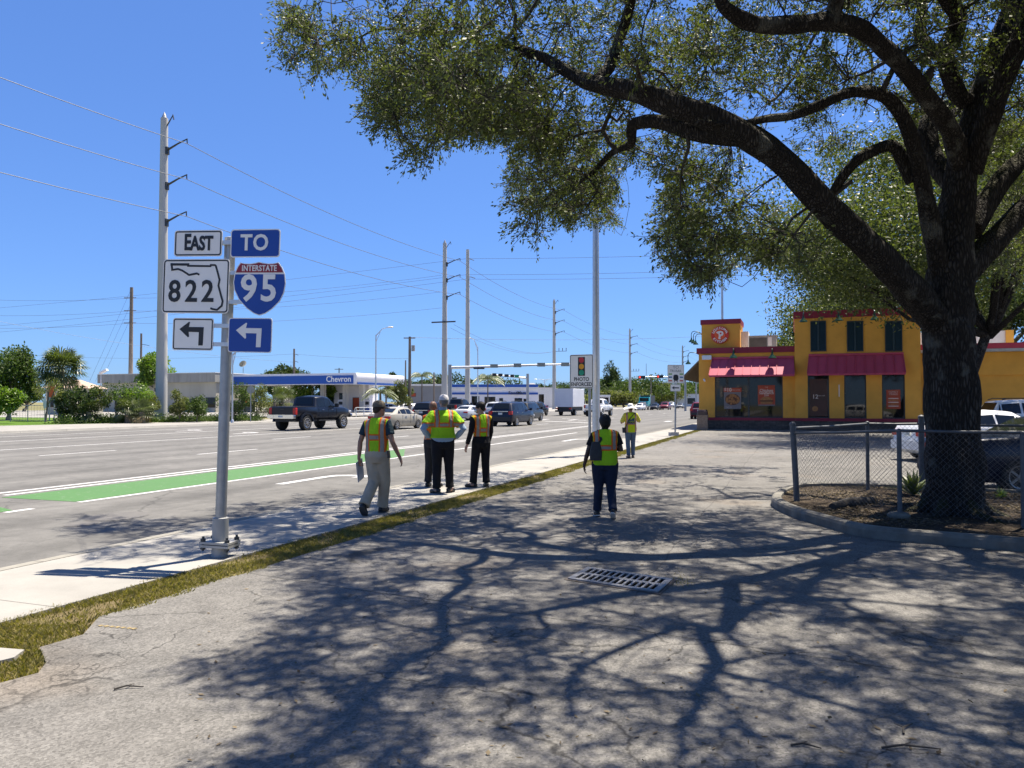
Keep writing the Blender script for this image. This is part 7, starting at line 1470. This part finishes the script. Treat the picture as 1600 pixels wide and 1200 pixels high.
def shoes(o, J, s, mat, sole, h=.0):
    for sd in 'LR':
        a, t = J['ank' + sd], J['toe' + sd]; d = t - a; d2 = d.copy(); L = np.linalg.norm(d2); heel = a - d / L * .055 * s; mb = MB()
        dn = np.cross(np.cross(d, [0, 0, 1]), d); 
        if np.linalg.norm(dn) < 1e-6: dn = np.array([0, 0, 1.0])
        dn /= np.linalg.norm(dn); pts = [heel - dn * .045 * s, (a + t) / 2 - dn * .028 * s, t - dn * .010 * s, t + d / L * .035 * s - dn * .014 * s]; cap_tube(mb, pts, [.042 * s, .046 * s, .040 * s, .030 * s]); cap_tube(mb, [a + [0, 0, .035 * s], a - dn * .03 * s], [.046 * s, .046 * s]); sh = remesh(mb, 'shoe', [mat], o, .009, 4)
        x_ = np.cross(d / L, dn); mb = MB(); base = [p - dn * r for p, r in zip(pts, (.034 * s, .038 * s, .034 * s, .026 * s))]; V = []
        for p, w in zip([base[0] - d / L * .03 * s] + base, (.026, .042, .047, .044, .026)): V += [p - x_ * w * s, p + x_ * w * s, p + x_ * w * s - dn * .016 * s, p - x_ * w * s - dn * .016 * s]
        F = [(i * 4 + k, i * 4 + (k + 1) % 4, i * 4 + 4 + (k + 1) % 4, i * 4 + 4 + k) for i in range(4) for k in range(4)] + [(0, 1, 2, 3), (19, 18, 17, 16)]; mb.add(V, F); mb.build('sole', [sole], sh)
def upper_cloth(o, J, s, torso, mat, g, zlo, name, sleeve=None, neck=True, mats=None, flare=0.0, shoulder=.052, sh_out=1.0, vox=.010):
    """garment on the torso from height zlo up, closed at the neck; sleeve = fraction of the arm it covers (None: sleeveless)"""
    mb = MB(); S_ = torso(None, g); S_ = [c for c in S_]; hip = (J['hipL'] + J['hipR']) / 2; out = []
    first = None
    for a, b in zip(S_[:-1], S_[1:]):
        if a[2] <= zlo < b[2]: t = (zlo - a[2]) / (b[2] - a[2]); first = tuple(a[i] + (b[i] - a[i]) * t for i in range(5)) + (2.35,); out.append((first[0], first[1], first[2], first[3] + flare, first[4] + flare, 2.35))
        if b[2] > zlo: out.append(b)
    if out[0][2] - zlo > .01: out.insert(0, (out[0][0], out[0][1], zlo, out[0][3] + flare, out[0][4] + flare, 2.35))
    mb.etube(out, 26)
    for sd in 'LR':
        sh, e, w = J['sho' + sd], J['elb' + sd], J['wri' + sd]; inn = np.array([J['neck'][0], J['neck'][1], sh[2] + .03 * s])
        if sleeve is None: mb.tube([sh * .35 + inn * .65, sh * .8 + inn * .2 + [0, 0, .0], sh + (sh - inn) * .06 * sh_out + [0, 0, -.012 * s]], [.058 * s + g, shoulder * s + g, shoulder * .96 * s + g], 16)
        else:
            pts = [sh * .4 + inn * .6, sh, sh * .5 + e * .5]; rd = [.058 * s + g, .06 * s + g, .053 * s + g]
            if sleeve <= 1: q = sh + (e - sh) * sleeve; pts = [pts[0], sh, (sh + q) / 2, q]; rd = [.058 * s + g, .061 * s + g, .058 * s + g * 1.2, .058 * s + g * 1.4]
            else: q = e + (w - e) * (sleeve - 1); pts += [e, (e + q) / 2, q]; rd += [.045 * s + g, .043 * s + g, .034 * s + g]
            mb.tube(pts, rd, 16)
    return remesh(mb, name, [mat], o, vox, 4)
def hair_cap(o, hp, s, mat, full=True, puff=1.0, name='hair', back=-.055):
    mb = MB(); P = []
    mb.ball((0, -.018, .04), (.084 * puff, .101 * puff, .094 * puff), 20, 14); mb.ball((0, -.06, -.01), (.074 * puff, .058 * puff, .07 * puff), 16, 10)
    for q in (-1, 1): mb.ball((q * .062, -.005, .02), (.024 * puff, .045, .045), 10, 8)
    if back < -.06: mb.ball((0, -.055, back), (.055, .04, .045), 12, 8)
    rr = np.random.default_rng(3); mb.v = [tuple(hp(*(np.array(v) + rr.normal(size=3) * .002))) for v in mb.v]; return remesh(mb, name, [mat], o, .008, 2)
def cap_hat(o, hp, s, mat, brim_mat=None, button=True, fwd=1):
    mb = MB(); mb.etube([(0, -.012, .035, .088, .108), (0, -.012, .06, .088, .107), (0, -.012, .10, .079, .095), (0, -.012, .128, .055, .066), (0, -.012, .138, .02, .025)], 24); mb.v = [tuple(hp(*v)) for v in mb.v]; h = mb.build('cap', mat, o, smooth=60)
    mb = MB(); V = []
    for k in range(13): a = PI * (k / 12); V += [(.082 * math.cos(a), fwd * (.03 + .065 * math.sin(a)), .036), (.078 * math.cos(a), fwd * (.045 + .14 * math.sin(a)), .022 - .012 * abs(math.cos(a)))]
    V += [(v[0], v[1], v[2] - .006) for v in V]; n = 26; F = [(2 * i, 2 * i + 2, 2 * i + 3, 2 * i + 1) for i in range(12)] + [(n + 2 * i, n + 2 * i + 1, n + 2 * i + 3, n + 2 * i + 2) for i in range(12)] + [(2 * i + 1, 2 * i + 3, n + 2 * i + 3, n + 2 * i + 1) for i in range(12)]
    mb.add(V, F); mb.v = [tuple(hp(*v)) for v in mb.v]; mb.build('brim', brim_mat or mat, h, smooth=60); return h
def band_tube(o, P, w, t, mat, name, n=None):
    """flat strap along points"""
    P = [np.array(p, float) for p in P]; V = []; m = len(P)
    for i in range(m):
        tt = P[min(i + 1, m - 1)] - P[max(i - 1, 0)]; tt /= np.linalg.norm(tt); nn = np.array(n[i] if n is not None else (0, -1, 0), float); sd = np.cross(tt, nn); sd /= np.linalg.norm(sd); nn = np.cross(sd, tt)
        for a, b in ((-1, -1), (1, -1), (1, 1), (-1, 1)): V.append(P[i] + sd * a * w / 2 + nn * b * t / 2)
    F = [(i * 4 + k, i * 4 + (k + 1) % 4, i * 4 + 4 + (k + 1) % 4, i * 4 + 4 + k) for i in range(m - 1) for k in range(4)] + [(0, 1, 2, 3), (m * 4 - 1, m * 4 - 2, m * 4 - 3, m * 4 - 4)]
    mb = MB(); mb.add(V, F); return mb.build(name, mat, o, smooth=50)
SK_L, SK_M, SK_D, SK_T = skin_mat('light_skin', (.40, .225, .16)), skin_mat('tan_skin', (.30, .16, .105)), skin_mat('dark_skin', (.055, .026, .018)), skin_mat('brown_skin', (.15, .075, .05))
HAIR = M('black_hair', (.008, .007, .007), .6, 0, .3, 30, .5, 60, spec=.3); HAIRB = M('brown_hair', (.035, .02, .012), .6, 0, .3, 30, .5, 60, spec=.3)
KHAKI = cloth('khaki_cloth', (.39, .325, .24)); BLACKC = cloth('black_cloth', (.011, .011, .014)); JEAN = cloth('dark_denim', (.014, .021, .042)); JEANL = cloth('blue_denim', (.075, .115, .175)); SHIRTB = cloth('light_blue_shirt', (.25, .33, .44)); TEE = cloth('dark_teal_tee', (.02, .04, .055)); TEEB = cloth('black_tee', (.012, .011, .012)); CAPM = cloth('taupe_cap', (.135, .115, .09)); CAPW = cloth('pale_checked_cap', (.60, .59, .62), var=.35, wr=40); SHOE = M('black_shoe', (.012, .012, .013), .5); SOLEW = M('pale_sole', (.5, .48, .45), .7); SOLEB = M('dark_sole', (.05, .05, .05), .7); PAPER = M('paper', (.36, .37, .40), .7, 0, .06); BAG = M('black_bag', (.012, .012, .014), .5, 0, .5, 14, .6, 25); HATW = cloth('white_hat_cloth', (.74, .73, .70), wr=14)
BASE = dict(hipL=(-.095, 0, .93), hipR=(.095, 0, .93), kneeL=(-.10, .02, .50), kneeR=(.10, .02, .50), ankL=(-.105, -.02, .085), ankR=(.105, -.02, .085), toeL=(-.125, .12, .045), toeR=(.125, .12, .045), chest=(0, -.01, 1.30), neck=(0, -.015, 1.50), head=(0, .005, 1.625), shoL=(-.185, -.01, 1.40), shoR=(.185, -.01, 1.40), elbL=(-.245, -.03, 1.12), elbR=(.245, -.03, 1.12), wriL=(-.255, .04, .87), wriR=(.255, .04, .87))
def pose(**k): d = dict(BASE); d.update(k); return d
# 1. man with cap, khaki trousers, papers in the left hand, mid-stride
p = CF((590 - 800) / FPX * 11.62, 11.62, .016)
P1 = pose(hipL=(-.09, .0, .92), hipR=(.09, 0, .92), kneeL=(-.045, -.02, .50), kneeR=(.085, .09, .50), ankL=(-.085, -.30, .155), ankR=(.02, .16, .085), toeL=(-.095, -.205, .045), toeR=(.035, .30, .05), shoL=(-.185, .0, 1.385), shoR=(.18, -.02, 1.40), elbL=(-.275, -.03, 1.11), elbR=(.27, -.05, 1.12), wriL=(-.29, -.04, .86), wriR=(.345, .06, .88), head=(.02, .03, 1.622), palmR=(-1, -.2, 0), curlL=.75, handL=(0, .01, -.1), handR=(.03, .04, -.1))
o, J, s, tor, hp = person('man in a taupe cap and khaki trousers walking away with papers in hand', p, YAW - R(14), 1.70, P1, SK_M, head_yaw=R(-32))
upper_cloth(o, J, s, tor, TEE, .008, J['hipL'][2] + .02, 'tee_shirt', .62); legs_cloth(o, J, s, KHAKI, .020, baggy=1.25)
upper_cloth(o, J, s, tor, vest_mat('lime_vest_cap_man', 1.7, (.095, .145), [(1.125, 1.18)], .022, trim=(.92, .185)), .021, .885 * s + .03, 'vest', flare=.012); shoes(o, J, s, SHOE, SOLEB); cap_hat(o, hp, s, CAPM); hair_cap(o, hp, s * .96, HAIRB, puff=.93)
w = J['wriL'] + [0, .01, -.07 * s]; mb = MB(); mb.obox(w + [.0, .03, -.12], (.004, 0, 0), (-.0, .105, .03), (.0, -.04, .15)); q = mb.build('paper_sheaf', PAPER); q.matrix_world = Matrix.Translation(o.location) @ Matrix.Rotation(o.rotation_euler.z + R(28), 4, 'Z') @ Matrix.Translation((0, 0, 0)); tag(q, 'folded sheaf of papers held in the cap man\'s left hand', 'papers')
q.matrix_world = Matrix.Translation(o.location) @ Matrix.Rotation(o.rotation_euler.z, 4, 'Z'); 
band_tube(o, [J['hipR'] + [.10 * s, -.02, .06], J['hipR'] + [.112 * s, -.02, -.05]], .06, .03, MT['black'], 'belt_pouch', [(1, 0, 0)] * 2)
# 2. tall man in a cap with hands on hips
p = CF((692 - 800) / FPX * 14.3, 14.3, .016)
P2 = pose(elbL=(-.375, -.12, 1.15), wriL=(-.235, .06, 1.0), elbR=(.365, -.12, 1.15), wriR=(.24, .06, .98), handL=(.09, .05, -.05), handR=(-.09, .05, -.05), palmL=(1, 0, 0), palmR=(-1, 0, 0), ankL=(-.12, -.06, .085), ankR=(.13, .0, .085), toeL=(-.19, .06, .045), toeR=(.21, .11, .045), kneeL=(-.11, .0, .5), kneeR=(.115, .02, .5), head=(.015, .005, 1.635))
o, J, s, tor, hp = person('tall heavy man in a pale cap and lime vest standing with hands on hips', p, YAW + R(14), 1.80, P2, SK_L, 1.16, 1.1, head_yaw=R(8))
upper_cloth(o, J, s, tor, SHIRTB, .012, J['hipL'][2] - .09, 'shirt', 1.93, flare=.012); legs_cloth(o, J, s, BLACKC, .018, 1.1, .06); upper_cloth(o, J, s, tor, vest_mat('lime_vest_tall_man', 1.8, (.105, .155), [(1.235, 1.285)], .022, vstop=1.22), .028, .99 * s, 'vest', .72, flare=.016); shoes(o, J, s, SHOE, SOLEB); cap_hat(o, hp, s, CAPW); hair_cap(o, hp, s, M('grey_hair', (.13, .12, .11), .7, 0, .2, 30), puff=.90)
band_tube(o, [J['neck'] + [-.07, -.0, .01], J['neck'] + [-.05, -.055, .015], J['neck'] + [0, -.075, .02], J['neck'] + [.05, -.055, .015], J['neck'] + [.07, 0, .01]], .05, .012, SHIRTB, 'collar', [(-1, 0, 0), (-.7, -.7, 0), (0, -1, 0), (.7, -.7, 0), (1, 0, 0)])
# 3. bald man mostly hidden on the far side of the tall man
p = CF((677 - 800) / FPX * 15.3, 15.3, .016)
o, J, s, tor, hp = person('bald man in an orange vest mostly hidden behind the tall man', p, YAW + R(-20), 1.70, pose(elbL=(-.20, .06, 1.10), wriL=(-.12, .22, 1.02), elbR=(.20, .08, 1.10), wriR=(.1, .22, 1.02)), SK_T, 1.0)
upper_cloth(o, J, s, tor, BLACKC, .008, J['hipL'][2], 'shirt', .6); legs_cloth(o, J, s, cloth('charcoal_cloth', (.022, .023, .028)), .018); upper_cloth(o, J, s, tor, vest_mat('orange_vest', 1.7, (.09, .13), [(1.0, 1.03)], .05, base=(.72, .15, .012)), .02, .86 * s, 'vest'); shoes(o, J, s, SHOE, SOLEB)
# 4. man in black shirt, face turned left, mask
p = CF((752 - 800) / FPX * 15.25, 15.25, .016)
P4 = pose(elbL=(-.25, -.06, 1.13), wriL=(-.33, -.05, .87), elbR=(.225, .03, 1.13), wriR=(.215, .14, .9), ankL=(-.17, .02, .085), toeL=(-.26, .13, .045), kneeL=(-.13, .03, .5), ankR=(.10, -.03, .085), toeR=(.12, .11, .045), head=(-.02, .03, 1.62), handL=(-.03, .02, -.1))
o, J, s, tor, hp = person('masked man in black clothes and lime vest with his face turned left', p, YAW + R(24), 1.69, P4, SK_L, .92, .95, head_yaw=R(62), eyes=True)
upper_cloth(o, J, s, tor, BLACKC, .010, J['hipL'][2] - .04, 'shirt', 1.94); legs_cloth(o, J, s, BLACKC, .018, .95); upper_cloth(o, J, s, tor, vest_mat('lime_vest_masked_man', 1.69, (.085, .135), [(1.10, 1.155)], .024, trim=(None, .15), yel=(.55, .42, .02)), .022, .89 * s, 'vest', flare=.012); shoes(o, J, s, SHOE, SOLEB); hair_cap(o, hp, s, HAIR, puff=1.04)
mb = MB(); mb.ball((0, .072, -.058), (.05, .042, .04), 14, 8); mb.v = [tuple(hp(*v)) for v in mb.v]; mb.build('face_mask', M('pale_mask', (.62, .64, .68), .8), o, smooth=60)
# 5. woman with a black shoulder bag
p = CF((945 - 800) / FPX * 11.35, 11.35, .005)
P5 = pose(hipL=(-.10, 0, .93), hipR=(.10, 0, .93), kneeL=(-.105, .05, .50), kneeR=(.10, .0, .49), ankL=(-.13, .10, .09), ankR=(.115, -.24, .135), toeL=(-.15, .235, .05), toeR=(.13, -.135, .045), shoL=(-.19, 0, 1.375), shoR=(.19, 0, 1.39), elbL=(-.29, -.02, 1.11), wriL=(-.35, .03, .87), elbR=(.275, .0, 1.13), wriR=(.17, .17, 1.17), handR=(-.08, .08, .03), palmR=(-.5, .2, -1), thumbR=(0, .3, 1), handL=(.0, .03, -.1), head=(.0, .01, 1.595))
o, J, s, tor, hp = person('woman in a lime vest and dark jeans walking away with a black shoulder bag', p, YAW - R(3), 1.52, P5, SK_D, 1.10, 1.12, head_yaw=R(6))
upper_cloth(o, J, s, tor, TEEB, .010, J['hipL'][2] - .01, 'tee_shirt', .66); legs_cloth(o, J, s, JEAN, .014, 1.14, thigh=1.08, baggy=1.0); upper_cloth(o, J, s, tor, vest_mat('lime_vest_bag_woman', 1.52, (.105, .150), [(1.005, 1.045)], .022, vstop=1.0, trim=(None, .175), yel=(.6, .4, .02)), .024, .885 * s, 'vest', flare=.010); shoes(o, J, s, SHOE, SOLEW); hair_cap(o, hp, s, HAIR, puff=1.22, back=-.085)
ob = np.array(o.location); bagp = thing('shoulder_bag', 'black patterned shoulder bag hanging at the walking woman\'s left side', 'bag', o.location, o.rotation_euler.z); mb = MB(); c = J['hipL'] + [-.062 * s, -.115 * s, .20 * s]; mb.etube([(c[0], c[1], c[2] - .14, .088, .05, 4), (c[0], c[1], c[2] - .02, .092, .055, 4), (c[0] + .01, c[1], c[2] + .13, .068, .035, 4)], 20); mb.build('bag_body', BAG, bagp, smooth=50)
shp = J['shoL'] + [.075 * s, 0, .075 * s]; band_tube(bagp, [c + [.04, -.02, .10], c * .4 + shp * .6 + [.05, -.115, -.0], shp + [.01, -.075, -.02], shp + [0, 0, .022], shp + [-.0, .09, -.05]], .036, .008, MT['black'], 'strap', [(0, -1, 0), (0, -1, 0), (0, -1, .4), (0, 0, 1), (0, 1, .3)])
# 6. woman in a wide white hat
p = CF((985 - 800) / FPX * 23.3, 23.3, .005)
P6 = pose(elbL=(-.30, .02, 1.14), wriL=(-.17, .24, 1.24), elbR=(.31, .04, 1.18), wriR=(.19, .22, 1.33), handL=(.06, .08, .04), handR=(-.05, .08, .04), palmL=(1, 0, 0), palmR=(-1, 0, 0), ankL=(-.07, -.02, .085), ankR=(.09, .04, .085), toeL=(-.09, .12, .045), toeR=(.11, .18, .045), kneeL=(-.085, .02, .5), kneeR=(.09, .04, .5))
o, J, s, tor, hp = person('woman in a wide white hat and yellow-green vest standing at the lot edge in jeans', p, YAW + R(6), 1.62, P6, SK_M, 1.0, 1.0)
upper_cloth(o, J, s, tor, cloth('yellow_shirt', (.55, .50, .08)), .010, J['hipL'][2] + .02, 'shirt', .9); legs_cloth(o, J, s, JEANL, .010, .98); upper_cloth(o, J, s, tor, vest_mat('yellow_vest_hat_woman', 1.62, (.115, .150), [(1.02, 1.06)], .012, base=(.42, .55, .015), trim=(None, .165), yel=(.6, .55, .05)), .026, .84 * s, 'vest', flare=.010); shoes(o, J, s, M('tan_shoe', (.14, .10, .08), .6), SOLEB); hair_cap(o, hp, s, HAIRB, puff=.97)
mb = MB(); mb.etube([(0, 0, .03, .23, .235), (0, 0, .048, .20, .205), (0, -.005, .055, .098, .115), (0, -.005, .10, .092, .108), (0, -.005, .145, .075, .09), (0, -.005, .158, .03, .04)], 28); rr = 0
for i, v in enumerate(mb.v): r_ = math.hypot(v[0], v[1]); mb.v[i] = (v[0], v[1], v[2] - (.05 * (abs(v[0]) / .23) ** 2 * (r_ > .15)) - (.02 if r_ > .15 and v[1] < 0 else 0))
mb.v = [tuple(hp(*v)) for v in mb.v]; mb.build('sun_hat', HATW, o, smooth=60)
mb = MB(); yb = -.118 * s - .033; z = 1.21 * s; text(mb, 'FDOT', .085, (0, yb, z - .05), bold=.004, ext=.006); mb.prism([(x, z + zz) for x, zz in ((-.10, -.0), (-.06, .05), (0, .045), (.03, .085), (.10, .075), (.07, .03), (.10, .0))], yb - .006, yb + .006); mb.build('vest_emblem', M('navy_print', (.012, .05, .10), .7), o)
q = thing('hip_pouch', 'small black camera pouch at the hat woman\'s left hip', 'pouch', o.location, o.rotation_euler.z); c = J['hipL'] + [-.12, -.04, .0]; mb = MB(); mb.etube([(c[0], c[1], c[2] - .1, .05, .05, 4), (c[0], c[1], c[2] + .06, .055, .055, 4)], 14); mb.build('pouch', MT['black'], q, smooth=50); band_tube(q, [c + [.02, -.05, .05], J['chest'] + [-.10, -.165, -.05], J['shoR'] + [-.06, -.09, .06]], .025, .006, MT['black'], 'strap')
